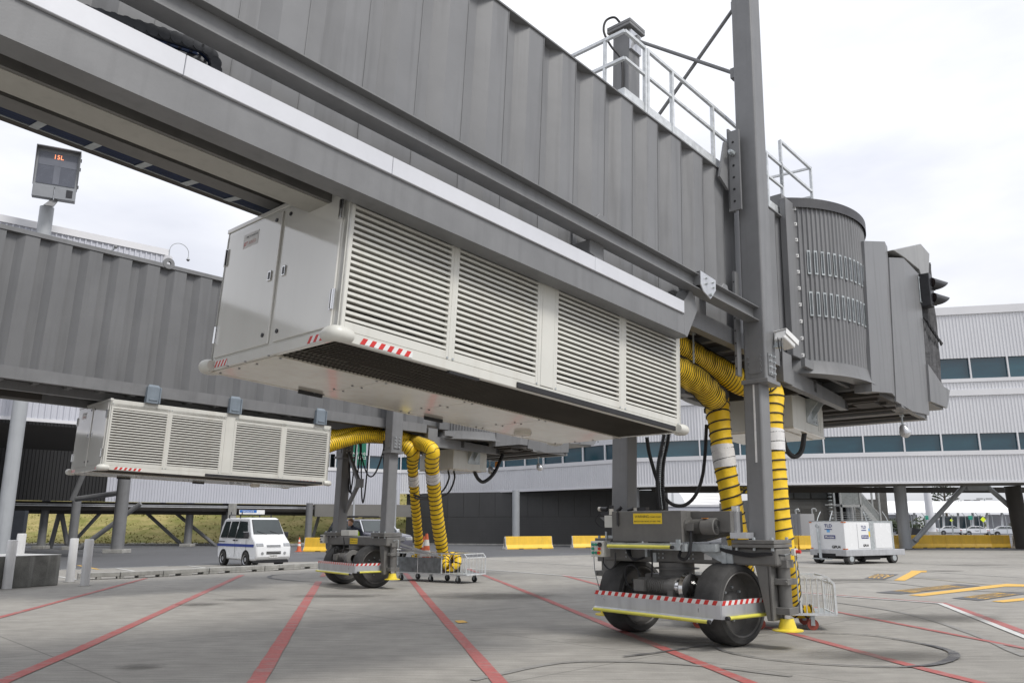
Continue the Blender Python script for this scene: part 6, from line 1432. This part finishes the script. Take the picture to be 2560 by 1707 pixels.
# far cars in the car park
cprof = [(-2.35, .35), (-2.40, .75), (-2.20, .98), (-1.55, 1.05), (-.95, 1.42), (.25, 1.44), (1.05, 1.02), (2.10, .86), (2.38, .68), (2.38, .34), (-2.2, .30)]
wprof = [(-2.25, .38), (-2.32, .85), (-2.10, 1.55), (-1.85, 1.66), (.2, 1.66), (1.0, 1.10), (2.1, .95), (2.3, .7), (2.3, .36), (-2.2, .32)]
win = ([(-1.45, 1.04), (-.45, 1.04), (-.40, 1.36), (-.92, 1.36)], [(-.36, 1.04), (.92, 1.02), (.22, 1.37), (-.30, 1.37)])
wwin = ([(-2.0, 1.10), (-1.0, 1.10), (-.95, 1.55), (-1.9, 1.55)], [(-.9, 1.10), (.82, 1.08), (.15, 1.56), (-.85, 1.56)])
GCAR = 'cars parked in the far car park'
def car(px, py, hx, hy, paint, label, prof_=cprof, w_=win, extra=None):
    p = at(px, py)
    c, _ = vehicle('parked_car', label, 'car', p, Vector((hx, hy, 0)), prof_, 1.78, .92, 1.44, paint, M_glass, (-1.42, 1.40), .32, windows=w_, shield=((1.0, 1.05), (.32, 1.40)) if prof_ is cprof else ((.95, 1.13), (.28, 1.6)), rear=((-1.52, 1.08), (-1.0, 1.40)) if prof_ is cprof else None, bevel=.09, tum=.22, grp=GCAR)
    for s in (-1, 1):
        MB().ob((2.32, s * .62, .70), .06, .17, .07, (1, 0, 0), (0, 1, 0), (0, 0, 1)).build('headlight', M_lampg, c, bevel=.03)
        MB().ob((-2.34, s * .66, .80), .06, .14, .08, (1, 0, 0), (0, 1, 0), (0, 0, 1)).build('tail_light', M_red, c, bevel=.02)
    MB().box(2.36, 2.40, -.4, .4, .50, .62).build('grille', M_dark, c)
    return c
M_pwhite = mk('car_white_paint', (.72, .73, .75), .25, 0, .02, 1.5, coat=.5); M_pred = mk('car_dark_red_paint', (.12, .03, .03), .3, .1, .05, 2, coat=.5)
car(2327, 1332, .93, -.36, M_silver, 'silver sedan partly hidden by the white lamp mast')
car(2382, 1336, .93, -.36, M_silver, 'silver sedan parked left of the white taxi')
tx = car(2447, 1338, .93, -.36, M_pwhite, 'white taxi sedan with a dark door badge below the large yellow sign')
text('TAXI', .26, M_ink, tx, frame_m((-.3, -.90, .70), (1, 0, 0), (0, 0, 1)), 'door_lettering', .004)
car(2520, 1340, .93, -.36, M_silver, 'silver sedan nearest the dark column at the right edge')
car(2505, 1331, .95, -.3, M_pwhite, 'white people carrier behind the right-hand silver sedan', wprof, wwin)
car(2425, 1330, .95, -.3, M_pred, 'dark red wagon behind the white taxi', wprof, wwin)
car(2552, 1333, -.9, .4, M_pwhite, 'white wagon showing a red tail light at the right edge', wprof, wwin)
car(2275, 1332, .6, -.8, M_slate, 'dark car glimpsed right beside the round column', cprof, win)

# ground power cart
g1, g2, g3 = at(2103, 1410.5), at(2213, 1408), at(2067, 1408)
gx = (at(2208, 1408) - at(2112, 1411)); gx.z = 0; gx.normalize(); gx = Vector((.871, .49, 0)).normalized(); gy = Vector((-gx.y, gx.x, 0))
gp = thing('ground_power_unit', 'white towed power cart marked GPU4 with a raised drawbar', 'ground power cart', tuple(at(2118, 1411)), math.atan2(gx.y, gx.x))
gp.scale = (1, 1.10, .94)
# local x goes away to the right, y toward the left; front face looks along -x
MB().box(0, 3.1, 0, 1.62, .62, 1.86).build('cabinet', M_vanw, gp, bevel=.015)
MB().box(-.02, 3.12, -.02, 1.64, 1.86, 1.885).box(1.60, 1.86, -.012, 0, .62, 1.86).box(1.86, 3.02, -.010, .0, 1.80, 1.86).box(3.02, 3.12, -.01, .0, .62, 1.86).build('grey_trim', M_galv, gp)
MB().box(.80, 1.56, -.018, 0, .68, 1.76).build('side_door', M_vanw, gp, bevel=.01); MB().box(1.90, 2.98, -.018, 0, .68, 1.78).build('side_door', M_vanw, gp, bevel=.01)
MB().box(-.04, 3.75, -.04, 1.66, .36, .62).build('chassis', M_alu, gp, bevel=.01)
MB().box(.2, 2.9, .2, 1.4, .22, .38).box(1.2, 2.2, .05, 1.5, .18, .36).build('underframe', M_dark, gp)
for x in (.30, 3.05):
    for y in (.10, 1.50):
        w = MB().cyl((x, y - .11, .24), (x, y + .11, .24), .24, n=24).build('wheel', M_tyre, gp, smooth=True, bevel=.02)
        MB().cyl((x, y - .118, .24), (x, y - .105, .24), .13, n=20).cyl((x, y + .105, .24), (x, y + .118, .24), .13, n=20).build('rim', M_galv, w, smooth=True)
MB().box(-.05, -.04, .45, 1.30, .30, .46).build('wheel_recess', M_dark, gp)
m = MB().bar((-.18, 1.05, .25), (-.10, 1.16, 1.55), .10, .05).bar((-.16, .55, .22), (-.16, 1.45, .22), .05).bar((-.16, 1.05, .22), (.3, 1.05, .25), .07).lathe((-.10, 1.17, 1.66), (1, 0, 0), [(-.02, .05), (-.02, .085), (.02, .085), (.02, .05), (-.02, .05)], 20); m.build('drawbar', M_galv, gp)
m = MB()
for x, y in ((-.01, .06), (-.01, 1.56)):
    for z in (.66, 1.82): m.box(x - .008, x, y - .06, y + .06, z - .02, z + .02)
for x in (.06,):
    for z in (.66, 1.82): m.box(x - .05, x + .05, -.026, -.0, z - .02, z + .02)
m.build('reflector', mk('orange_reflector', (.6, .14, .02), .3), gp)
for o_, X_, sc_ in (((-.012, .72, 1.66), (0, -1, 0), 1.15), ((1.20, -.022, 1.60), (1, 0, 0), 1.0)):
    o_ = Vector(o_); X_ = Vector(X_); nb_ = X_.cross(Z)
    text('TLD', .17 * sc_, mk('navy_ink', (.04, .05, .18), .5), gp, frame_m(o_, X_, Z), 'maker_lettering', .001, bold=.004)
    MB().ob(o_ - Z * .13 * sc_ , .15 * sc_, .003, .018, X_, nb_, Z).build('navy_bar', MATS['navy_ink'], gp)
    MB().ob(o_ - Z * .42 * sc_ + X_ * .04, .22 * sc_, .003, .075, X_, nb_, Z).build('navy_badge', MATS['navy_ink'], gp, bevel=.0)
    text('Menzies', .115 * sc_, M_wtape, gp, frame_m(o_ - Z * .42 * sc_ + X_ * .04 + nb_ * .004, X_, Z), 'operator_lettering', .001, bold=.003)
    text('GPU4', .14 * sc_, M_ink, gp, frame_m(o_ + Z * (-.80 * sc_) + X_ * (.30 if o_.x < 0 else .05), X_, Z), 'unit_lettering', .001, bold=.006)
MB().box(-.008, .0, .66, .80, 1.38, 1.50).box(1.50, 1.56, -.024, -.02, 1.20, 1.55).build('notice_sticker', mk('pale_blue_sticker', (.15, .42, .75), .5), gp)
MB().box(1.495, 1.565, -.026, -.022, 1.18, 1.42).build('caution_sticker', M_sign, gp)
m = MB()
for x, y, dx in ((.1, 1.3, .25), (.9, 1.3, .2), (1.6, .1, -.15), (3.0, .1, -.3)): m.tube(smoothpath([(x, y, 1.88), (x + dx * .3, y, 2.05), (x + dx, y, 2.30)], 4), .016, 6)
for k in range(4): m.cyl((.2, .7, 1.95 + k * .1), (3.0, .7, 1.95 + k * .1), .004, n=4)
m.build('top_stay', M_galvl, gp)
# white container, plant building and stair tower beyond the barriers
q = atd(2008, 1345, 62.5)
ct_ = thing('storage_container', 'white ribbed storage container behind the barriers left of the power cart', 'container', (q.x, q.y, 0))
m = corr(MB(), [(-1.15, 1.4), (-.15, -.2)], .05, 2.42, .28, .04); m.quad((-.15, -.2, .05), (1.05, .25, .05), (1.05, .25, 2.42), (-.15, -.2, 2.42)); m.quad((-1.15, 1.4, 2.42), (-.15, -.2, 2.42), (1.05, .25, 2.42), (.0, 1.9, 2.42)); m.quad((1.05, .25, .05), (.0, 1.9, .05), (.0, 1.9, 2.42), (1.05, .25, 2.42)); m.quad((0, 1.9, .05), (-1.15, 1.4, .05), (-1.15, 1.4, 2.42), (0, 1.9, 2.42)); m.build('shell', M_clad, ct_)
MB().tube(smoothpath([(-.3, .3, 2.42), (-.3, .3, 2.68), (-.15, .25, 2.75), (-.05, .25, 2.6)], 4), .07, 8).tube(smoothpath([(.95, .3, 2.42), (.95, .3, 2.75), (1.2, .3, 2.78), (1.25, .3, 2.6)], 4), .06, 8).build('vent_pipe', M_galvl, ct_, smooth=True)
y0 = 66.0; xL, xR = atd(1895, 1300, y0).x, atd(2222, 1300, y0).x
pb = thing('plant_building', 'dark grey ribbed plant building with a strip window full of ducts', 'building', ((xL + xR) / 2, y0, 0)); hw_ = (xR - xL) / 2
m = MB(); z = 0
while z < 3.55: m.box(-hw_, hw_, -.03, .0, z, min(3.6, z + .27)); z += .29
m.box(-hw_, hw_, 0, 12, 0, 3.6).box(-hw_, hw_, 0, 12, 5.1, 8.0).box(hw_ - .9, hw_, -.04, 0, 3.6, 5.1); m.build('wall', mk('plant_wall_grey', (.15, .148, .142), .6, 0, .12, .8, streak=.3), pb)
for k in range(5):
    a = -hw_ + k * (2 * hw_ - 3.6) / 5 + .3; b_ = -hw_ + (k + 1) * (2 * hw_ - 3.6) / 5 + .2
    w = MB().box(a, b_, -.02, .0, 3.62, 4.9).build('window', glassy('plant_window', (.16, .16, .155), .12), pb); MB().box(b_, b_ + .1, -.06, .02, 3.6, 5.1).box(a - .05, b_ + .05, -.05, .0, 3.6, 3.68).build('mullion', M_soffd, w)
m = MB()
for k in range(2): m.tube(smoothpath([(-3.4 + k * 1, -.35 - k * .2, 4.75), (1.2, -.35 - k * .2, 4.75), (1.75, -.35 - k * .2, 4.6), (1.95 + k * .15, -.35 - k * .2, 4.1), (1.95 + k * .15, -.35 - k * .2, 3.2), (2.0 + k * .2, -.4, .1)], 6), .22, 14)
m.build('duct', M_galvl, pb, smooth=True)
m = MB()
for k in range(12): m.lathe((.55, -.3, 1.2 + k * .28), (0, 0, 1), [(0, .14), (.05, .19), (.10, .14)], 14)
m.build('coiled_pipe', M_galv, pb, smooth=True)
MB().box(1.05, 2.4, -.06, -.03, .1, 4.6).build('door_recess', M_dark, pb); m = MB()
for k in range(8): m.box(-1.7, -.8, -.06, -.03, 2.3 + k * .08, 2.34 + k * .08)
m.build('vent_louvre', M_soff, pb)
# steel stair tower
st0 = atd(2108, 1330, 62.8); st1 = atd(2205, 1330, 62.8); Ws = st1.x - st0.x; xm = atd(2155, 1300, 62.8).x - st0.x
stt = thing('stair_tower', 'open galvanised steel stair tower with two flights beside the dark plant building', 'staircase', (st0.x, st0.y, 0))
MS = M_galvl; m = MB()
for x in (0, xm): m.bar((x, 0, 0), (x, 0, 4.4 if x else 4.35), .14).bar((x, 1.2, 0), (x, 1.2, 4.35), .12)
m.bar((Ws, 0, 0), (Ws, 0, 4.6), .12).bar((Ws, 1.2, 0), (Ws, 1.2, 4.6), .12).bar((-.1, -.02, 3.02), (xm, -.02, 3.02), .1, .2).bar((xm, 0, 4.55), (Ws, 0, 4.55), .08)
m.bar((-1.2, 0, 3.1), (0, 0, 3.1), .06); m.build('frame', MS, stt)
MB().box(.05, xm, -.03, -.01, 3.15, 4.1).build('balustrade_panel', M_galv, stt); MB().bar((0, -.05, 4.2), (xm + .2, -.05, 4.2), .07).build('handrail', M_galvl, stt)
MB().box(0, xm, 0, 1.2, 2.98, 3.06).build('landing', MS, stt)
def flight(x0, z0, x1, z1, y, n):
    m = MB().bar((x0, y, z0), (x1, y, z1), .06, .30).bar((x0, y + .9, z0), (x1, y + .9, z1), .06, .30).bar((x0, y, z0 + .95), (x1, y, z1 + .95), .06)
    for k in range(n): f = (k + .5) / n; m.box(x0 + (x1 - x0) * f - .14, x0 + (x1 - x0) * f + .14, y, y + .9, z0 + (z1 - z0) * f, z0 + (z1 - z0) * f + .04)
    m.box(min(x0, x1), max(x0, x1), y - .001, y, 0, 0) if False else None
    m.build('flight', MS, stt)
    s = MB().prism([(x0, y - .02, z0 + .1), (x1, y - .02, z1 + .1), (x1, y - .02, z1 + .85), (x0, y - .02, z0 + .85)], (0, .01, 0)).build('flight_panel', M_galv, stt)
flight(xm + .1, 3.05, Ws, 1.35, 0, 10); flight(Ws, 1.35, .9, .1, 1.0, 9); flight(.6, 3.1, xm + .9, 5.2, .3, 11)
# height limit sign below the soffit
p = atd(1848, 1224, 58.0); hs = MB().box(-1.1, 1.1, -.02, .02, -.28, .28).build('height_sign', M_blackp, None); hs.location = p; tag(hs, 'black clearance sign reading MAXIMUM in yellow beside the near column', 'sign')
text('MAXIMUM', .28, M_sign, hs, frame_m((0, -.025, .12), (1, 0, 0), (0, 0, 1)), 'sign_lettering', .001); m = MB()
for k in range(6): m.prism([(-1.0 + k * .34, -.03, -.24), (-.86 + k * .34, -.03, -.24), (-.74 + k * .34, -.03, -.04), (-.88 + k * .34, -.03, -.04)], (0, .005, 0))
m.build('hazard_chevrons', M_sign, hs); MB().bar((-.9, 0, .28), (-.9, 0, .5), .03).bar((.9, 0, .28), (.9, 0, .5), .03).build('hanger_rod', M_steel, hs)
# green gate board on the facade behind the folded arm
p = atd(891, 1122, 60.5); gb = MB().box(-.75, .75, -.04, .04, -1.2, 1.2).build('gate_board', mk('green_board', (.005, .13, .075), .5), None); gb.location = p; gb.rotation_euler = (0, 0, .5); tag(gb, 'green board with white frequencies on the terminal wall above the van', 'sign')
text('APRON\nSTAND 15\nDELIVERY 128.2\nGROUND 121.9\nRADIO 123.0', .26, M_wtape, gb, frame_m((0, -.05, 0), (1, 0, 0), (0, 0, 1)), 'board_lettering', .001) if False else text('N 123.0\nRY 128.2', .30, M_wtape, gb, frame_m((.2, -.05, -.5), (1, 0, 0), (0, 0, 1)), 'board_lettering', .001)
p = atd(888, 1180, 60.4); q = p.copy(); gbm = MB().bar((0, 0, .7), (0, 0, -7), .12).build('board_post', M_steelcl, gb); 
# distant canopies, fence, mast, lamps, signs, trees
def simple(name, m, mat, label, cat, loc, parts=(), grp=None):
    o = m.build(name, mat); o.location = loc; tag(o, label, cat, grp); return o
y1 = 165.0; a_, b_ = atd(2215, 1281, y1), atd(2620, 1281, y1); zl, zh = atd(2400, 1281, y1).z, atd(2400, 1252, y1 + 8).z
cn = thing('walkway_canopy', 'long low white curved canopy roof beyond the car park', 'canopy', (a_.x, y1, 0)); m = MB(); w_ = b_.x - a_.x
pr = [(0, zl), (1.0, zl + .7), (3, zl + 1.6), (6, zl + 2.3), (9, zh)]
for k in range(len(pr) - 1): m.quad((0, pr[k][0], pr[k][1]), (w_, pr[k][0], pr[k][1]), (w_, pr[k + 1][0], pr[k + 1][1]), (0, pr[k + 1][0], pr[k + 1][1]))
for s in range(11): x = w_ * s / 10; 
m.build('roof_skin', mk('white_membrane', (.88, .88, .88), .5, 0, .02), cn); m = MB()
for s in range(12): x = w_ * s / 11; m.bar((x, 1.2, 0), (x + .8, 2.0, zl + .9), .35)
m.build('support', M_galvl, cn); MB().box(0, w_ * .28, 6, 6.2, 0, zl - .3).box(w_ * .72, w_, 6, 6.2, 0, zl - .3).box(w_ * .32, w_ * .66, 6, 6.2, 0, zl - 1.4).build('back_wall', M_cladb, cn)
MB().box(w_ * .42, w_ * .70, 5.8, 5.95, .6, zl - .6).build('glazing', M_win, cn)
x0 = atd(1655, 1281, 110).x; x1_ = atd(1735, 1281, 110).x; c2 = thing('arched_canopy', 'white arched canopy seen through the loop of the black cable', 'canopy', (x0, 110, 0)); m = MB(); ww = x1_ - x0
for k in range(10):
    a, b_ = PI * .5 * k / 10, PI * .5 * (k + 1) / 10
    m.quad((ww * .35 + ww * .75 * (1 - math.cos(a)) * 0 + ww * .45 * math.sin(a), 0, 2.6 + 3.6 * math.cos(a)), (ww * .35 + ww * .45 * math.sin(b_), 0, 2.6 + 3.6 * math.cos(b_)), (ww * 2.4, 8, 2.6 + 3.9 * math.cos(b_)), (ww * 2.4, 8, 2.6 + 3.9 * math.cos(a)))
m.build('roof_skin', MATS['white_membrane'], c2); MB().bar((ww * .35, 0, 0), (ww * .35, 0, 6.1), .25).bar((ww * .8, 0, 0), (ww * .8, 0, 3), .2).build('support', M_galvl, c2)
lw = thing('boundary_wall', 'low pale panelled wall beyond the gap under the terminal', 'wall', (atd(1600, 1275, 95).x, 95, 0)); MB().box(0, 14, 0, .3, 0, atd(1650, 1266, 95).z).build('wall_panel', M_cladb, lw); MB().box(0, 14, -.1, .4, atd(1650, 1266, 95).z, atd(1650, 1266, 95).z + .25).build('coping', M_trim, lw)
# tall tapered mast
mp_ = at(2331, 1336); ms = thing('lamp_mast', 'tall tapered white mast standing in the car park', 'mast', (mp_.x, mp_.y, 0)); MB().cyl((0, 0, 0), (-.3, 0, 22), .70, .25, n=20).build('mast_pole', M_clad, ms, smooth=True); MB().box(-1.0, 1.0, -1, 1, 0, .5).build('mast_base', M_conc, ms); MB().box(-2.2, 1.8, -.2, .2, 22, 22.4).build('lamp_head', M_galv, ms)
for px, py, s, lb_ in ((2458, 1298, 1.0, 'large lime yellow diamond warning sign above the white taxi'), (2379, 1300, .62, 'smaller lime yellow diamond sign above the left silver sedan')):
    p = atd(px, py, 128); r = thing('diamond_sign', lb_, 'road sign', (p.x, p.y, 0), group='yellow diamond road signs'); h = s * .42
    MB().prism([(0, 0, p.z - h), (h, 0, p.z), (0, 0, p.z + h), (-h * .98, 0, p.z)], (0, .05, 0)).build('sign_face', mk('lime_sign', (.75, .90, .02), .4), r); MB().cyl((0, .1, 0), (0, .1, p.z), .07, n=8).build('post', M_galv, r)
for px, py, lb_ in ((2316, 1293, 'round green sign left of the white mast'), (2426, 1293, 'round green sign beyond the taxi')):
    p = atd(px, py, 132); r = thing('round_sign', lb_, 'road sign', (p.x, p.y, 0), group='green parking signs'); MB().box(-.33, .33, -.04, .04, p.z - .33, p.z + .3).build('sign_face', mk('teal_sign', (.01, .25, .17), .4), r, bevel=.14, seg=4); MB().cyl((0, .1, 0), (0, .1, p.z), .08, n=8).build('post', M_galv, r)
for px, py in ((2430, 1250), (2461, 1246)):
    p = atd(px, py, 215); r = thing('street_lamp', 'twin-arm street lamp far beyond the canopy, ' + ('left one' if px < 2450 else 'right one'), 'street lamp', (p.x, p.y, 0), group='far twin-arm street lamps'); MB().cyl((0, 0, 0), (0, 0, p.z), .12, n=8).build('post', M_galv, r); MB().box(-2, -.5, -.2, .2, p.z - .15, p.z + .12).box(.5, 2, -.2, .2, p.z - .15, p.z + .12).bar((-.6, 0, p.z), (.6, 0, p.z), .1).build('lamp_head', M_steel, r)
# chain link fence in front of the car park
fx0, fx1 = atd(2215, 1330, 84).x, atd(2620, 1330, 84).x; fn = thing('mesh_fence', 'thin wire fence with angled posts in front of the car park', 'fence', (fx0, 84, 0))
m = MB(); n = 12
for k in range(n + 1): x = (fx1 - fx0) * k / n; m.cyl((x, 0, 0), (x, 0, 2.4), .035, n=6); m.cyl((x, 0, 2.4), (x - .35, -.1, 2.85), .03, n=6)
m.build('fence_post', M_galv, fn); m = MB()
for k in range(3): m.cyl((0, 0, .1 + k * 1.15), (fx1 - fx0, 0, .1 + k * 1.15), .012, n=4)
m.build('rail_wire', M_galv, fn)
# bags / dark signs by the column
p = atd(2288, 1338, 78); simple('folding_screen', MB().prism([(-.5, 0, 0), (.6, 0, 0), (.55, 0, 1.2), (-.2, 0, 1.35)], (0, .5, 0)), M_blackp, 'dark covered trolley right of the round terminal column', 'trolley', (p.x, p.y, 0))
p = atd(2226, 1345, 64); yb_ = simple('guard_post', MB().cyl((0, 0, 0), (0, 0, 1.7), .16, n=16).ball((0, 0, 1.7), .16), M_yelp, 'yellow guard post left of the round terminal column', 'bollard', (p.x, p.y, 0))
# trees
M_leaf = mk('dark_foliage', (.045, .060, .030), .8, 0, .55, 1.5); M_leaf2 = mk('olive_foliage', (.075, .085, .035), .8, 0, .5, 1.2); M_bark = mk('bark', (.10, .08, .06), .9, 0, .3, 5)
def leaf_cloud(m, c, r, n, s, sq=(1, 1, .8)):
    for _ in range(n):
        while True:
            d = Vector((random.uniform(-1, 1), random.uniform(-1, 1), random.uniform(-1, 1)))
            if d.length < 1 and d.length > .25: break
        k = 1 + .5 * noise.noise(d * 2.3 + c); p = c + Vector((d.x * r * sq[0], d.y * r * sq[1], d.z * r * sq[2])) * k
        a = Vector((random.gauss(0, 1), random.gauss(0, 1), random.gauss(0, 1))).normalized() * s * random.uniform(.6, 1.3); b = a.orthogonal().normalized() * s * .5
        m.add([p - a, p + b, p + a, p - b], [(0, 1, 2, 3)])
def tree(px, py_top, dist, h_, r_, label, mat=None, n=900):
    p = atd(px, py_top, dist); H_ = p.z if h_ is None else h_; r = thing('tree', label, 'tree', (p.x, p.y, 0)); 
    t = MB().cyl((0, 0, 0), (.1, 0, H_ * .5), .05 * H_, .03 * H_, n=8)
    for k in range(6): a = k * 1.05; t.cyl((0, 0, H_ * (.35 + .04 * k)), (math.cos(a) * r_ * .6, math.sin(a) * r_ * .6, H_ * (.6 + .05 * k)), .02 * H_, .008 * H_, n=6)
    t.build('trunk', M_bark, r); m = MB()
    for k in range(9): a = random.uniform(0, 2 * PI); q = random.uniform(.1, .65) * r_; leaf_cloud(m, Vector((math.cos(a) * q, math.sin(a) * q, H_ - r_ * random.uniform(.45, 1.2))), r_ * .48, n // 9, .11 * r_)
    m.build('crown', mat or M_leaf, r)
tree(1628, 1243, 120, None, 3.0, 'round dark tree seen just right of the far grey column')
tree(2272, 1283, 150, None, 3.4, 'bushy dark tree beside the round terminal column')
tree(2240, 1285, 150, None, 2.4, 'small dark tree left of the round terminal column')
tree(2368, 1283, 178, None, 5.5, 'broad olive tree behind the white canopy, left of the yellow sign', M_leaf2)
tree(2410, 1281, 182, None, 5.5, 'broad olive tree behind the canopy between the two yellow signs', M_leaf2)
tree(2540, 1298, 150, None, 2.6, 'low dark shrub tree below the canopy near the right edge')
# norfolk pine: whorls of drooping branches on a straight trunk
p = atd(2357, 1205, 190); r = thing('norfolk_pine', 'slender tiered norfolk pine rising above the white canopy', 'tree', (p.x, p.y, 0)); Hn = p.z + 3
MB().cyl((0, 0, 0), (0, 0, Hn), .35, .06, n=10).build('trunk', M_bark, r); m = MB()
for k in range(13):
    z = Hn * .35 + (Hn * .65) * k / 13; Lb = 3.6 * (1 - k / 15)
    for j in range(6):
        a = 2 * PI * j / 6 + k * .4; d = Vector((math.cos(a), math.sin(a), 0)); e = Vector((0, 0, z)) + d * Lb + Vector((0, 0, Lb * .35)); m.bar((0, 0, z), e, .10)
        for q in range(14): c = Vector((0, 0, z)).lerp(e, .45 + .55 * q / 14); v = Vector((random.gauss(0, .25), random.gauss(0, .25), random.uniform(.1, .6))); m.add([c - d * .18, c + v, c + d * .18], [(0, 1, 2)])
m.build('crown', M_leaf, r)
# dark service post at far left
p = at(38, 1376); sp_ = thing('service_post', 'short dark grey utility cabinet post at the foot of the bank, far left', 'post', (p.x, p.y, 0)); MB().box(-.42, .42, -.2, .2, 0, 2.5).build('cabinet', mk('slate_cabinet', (.10, .11, .13), .5), sp_); MB().box(-.55, -.42, -.2, .2, 0, 2.5).build('side_panel', M_conc, sp_)

# ================================================================ WORKER behind the left bogie (bending forward)
def skin(name, joints, edges, mat, parent=None, sub=2, root=0):
    me = bpy.data.meshes.new(name); me.from_pydata([j[:3] for j in joints], edges, []); o = bpy.data.objects.new(name, me); COL.objects.link(o)
    md = o.modifiers.new('skin', 'SKIN'); md.use_smooth_shade = True
    for i, j in enumerate(joints): me.skin_vertices[0].data[i].radius = (j[3], j[4] if len(j) > 4 else j[3])
    me.skin_vertices[0].data[root].use_root = True
    s = o.modifiers.new('sub', 'SUBSURF'); s.levels = sub; s.render_levels = sub; me.materials.append(mat)
    if parent: o.parent = parent
    return o
M_skin = mk('skin', (.52, .30, .21), .5, 0, .08, 8); M_navy = mk('navy_workwear', (.02, .024, .04), .85, 0, .2, 8, bump=.3, bscale=20)
wp_ = atd(890, 1340, 27.6); wk = thing('person', 'man with short brown hair in a yellow safety vest leaning forward behind the left bogie', 'person', (wp_.x, wp_.y, 0), math.radians(20))
wk.rotation_euler = (0, 0, math.radians(-18))
J = [(0, 0, .92, .15, .12), (.05, .02, 1.12, .15, .11), (.0, -.02, 1.32, .17, .12), (-.04, -.06, 1.45, .12, .10), (-.08, -.10, 1.53, .055), (-.10, -.13, 1.60, .06),
     (.0, -.02, 1.42, .07), (.19, .0, 1.42, .065), (.26, -.10, 1.18, .048), (.12, -.30, 1.08, .036), (-.21, -.06, 1.42, .065), (-.30, -.16, 1.18, .048), (-.18, -.36, 1.10, .036),
     (.10, .02, .86, .095), (.11, -.02, .48, .065), (.11, .03, .09, .045), (-.10, .02, .86, .095), (-.11, -.02, .48, .065), (-.11, .03, .09, .045), (.11, -.12, .05, .04), (-.11, -.12, .05, .04)]
E_ = [(0, 1), (1, 2), (2, 3), (3, 4), (4, 5), (3, 7), (7, 8), (8, 9), (3, 10), (10, 11), (11, 12), (0, 13), (13, 14), (14, 15), (0, 16), (16, 17), (17, 18), (15, 19), (18, 20)]
J[6] = (0, 0, 1.0, .1); E_.append((0, 6))
skin('body', J, E_, M_navy, wk)
V_ = [(0, 0, .96, .20, .17), (.05, .02, 1.12, .21, .165), (.0, -.02, 1.32, .235, .175), (-.03, -.05, 1.44, .19, .15)]
skin('safety_vest', V_, [(0, 1), (1, 2), (2, 3)], mk('hi_vis_vest', (.62, .95, .02), .6, 0, .08, 8), wk)
MB().lathe((.05, .02, 1.12), (0, 0, 1), [(-.03, .212), (.03, .212)], 24).build('reflective_band', M_wtape, wk)
hdm = MB().ball((0, 0, 0), .078, .098, .118, 20, 14)
for v in hdm.v:
    if v.y < -.04: v.y += -.012 * max(0, 1 - abs(v.x) / .03) * max(0, 1 - abs(v.z + .005) / .03); 
    if v.z < -.04: v.x *= .86; v.y -= .01
    if v.y < -.06 and .01 < v.z < .03 and .015 < abs(v.x) < .05: v.y += .01
hd2 = hdm.ball((.0, -.108, -.012), .014, .018, .022, 8, 6).ball((.078, .0, -.005), .01, .02, .032, 8, 6).ball((-.078, .0, -.005), .01, .02, .032, 8, 6).build('head', M_skin, wk, smooth=True)
hd2.location = (-.12, -.18, 1.68); hd2.rotation_euler = (.55, .15, -.3)
hr = MB().ball((0, .018, .028), .086, .098, .108, 20, 14)
hr.v = [v if not (v.y < -.03 and v.z < .075) else Vector((v.x * .8, v.y * .5, v.z * .7)) for v in hr.v]; hr.build('hair', mk('brown_hair', (.11, .055, .025), .7, 0, .4, 30, bump=.5, bscale=60), hd2, smooth=True)
for s in (-1, 1): MB().ball((s * .032, -.088, .018), .011, .008, .007, 8, 6).build('eye', M_wtape, hd2, smooth=True)
MB().box(-.024, .024, -.108, -.098, -.058, -.052).build('mouth', M_red, hd2)
for s, (hx, hy, hz) in ((1, (.10, -.33, 1.06)), (-1, (-.16, -.39, 1.08))):
    hm = [(hx, hy + .03, hz, .032, .02), (hx - s * .01, hy - .04, hz - .01, .038, .018)]; ed = [(0, 1)]
    for k, (dx, ln_) in enumerate(((-.030, .066), (-.010, .076), (.012, .072), (.032, .056))):
        i = len(hm); hm += [(hx + dx, hy - .075, hz - .015, .010), (hx + dx * 1.1, hy - .075 - ln_ * .5, hz - .035, .009), (hx + dx * 1.1, hy - .075 - ln_ * .8, hz - .065, .008)]; ed += [(1, i), (i, i + 1), (i + 1, i + 2)]
    i = len(hm); hm += [(hx - s * .045, hy - .01, hz - .02, .011), (hx - s * .06, hy - .05, hz - .04, .010)]; ed += [(0, i), (i, i + 1)]
    skin('hand', hm, ed, M_skin, wk, 1)
# clean-up: depsgraph-safe empties only
for o in list(bpy.data.objects):
    if o.type == 'MESH' and not o.data.polygons and not o.modifiers: bpy.data.objects.remove(o)
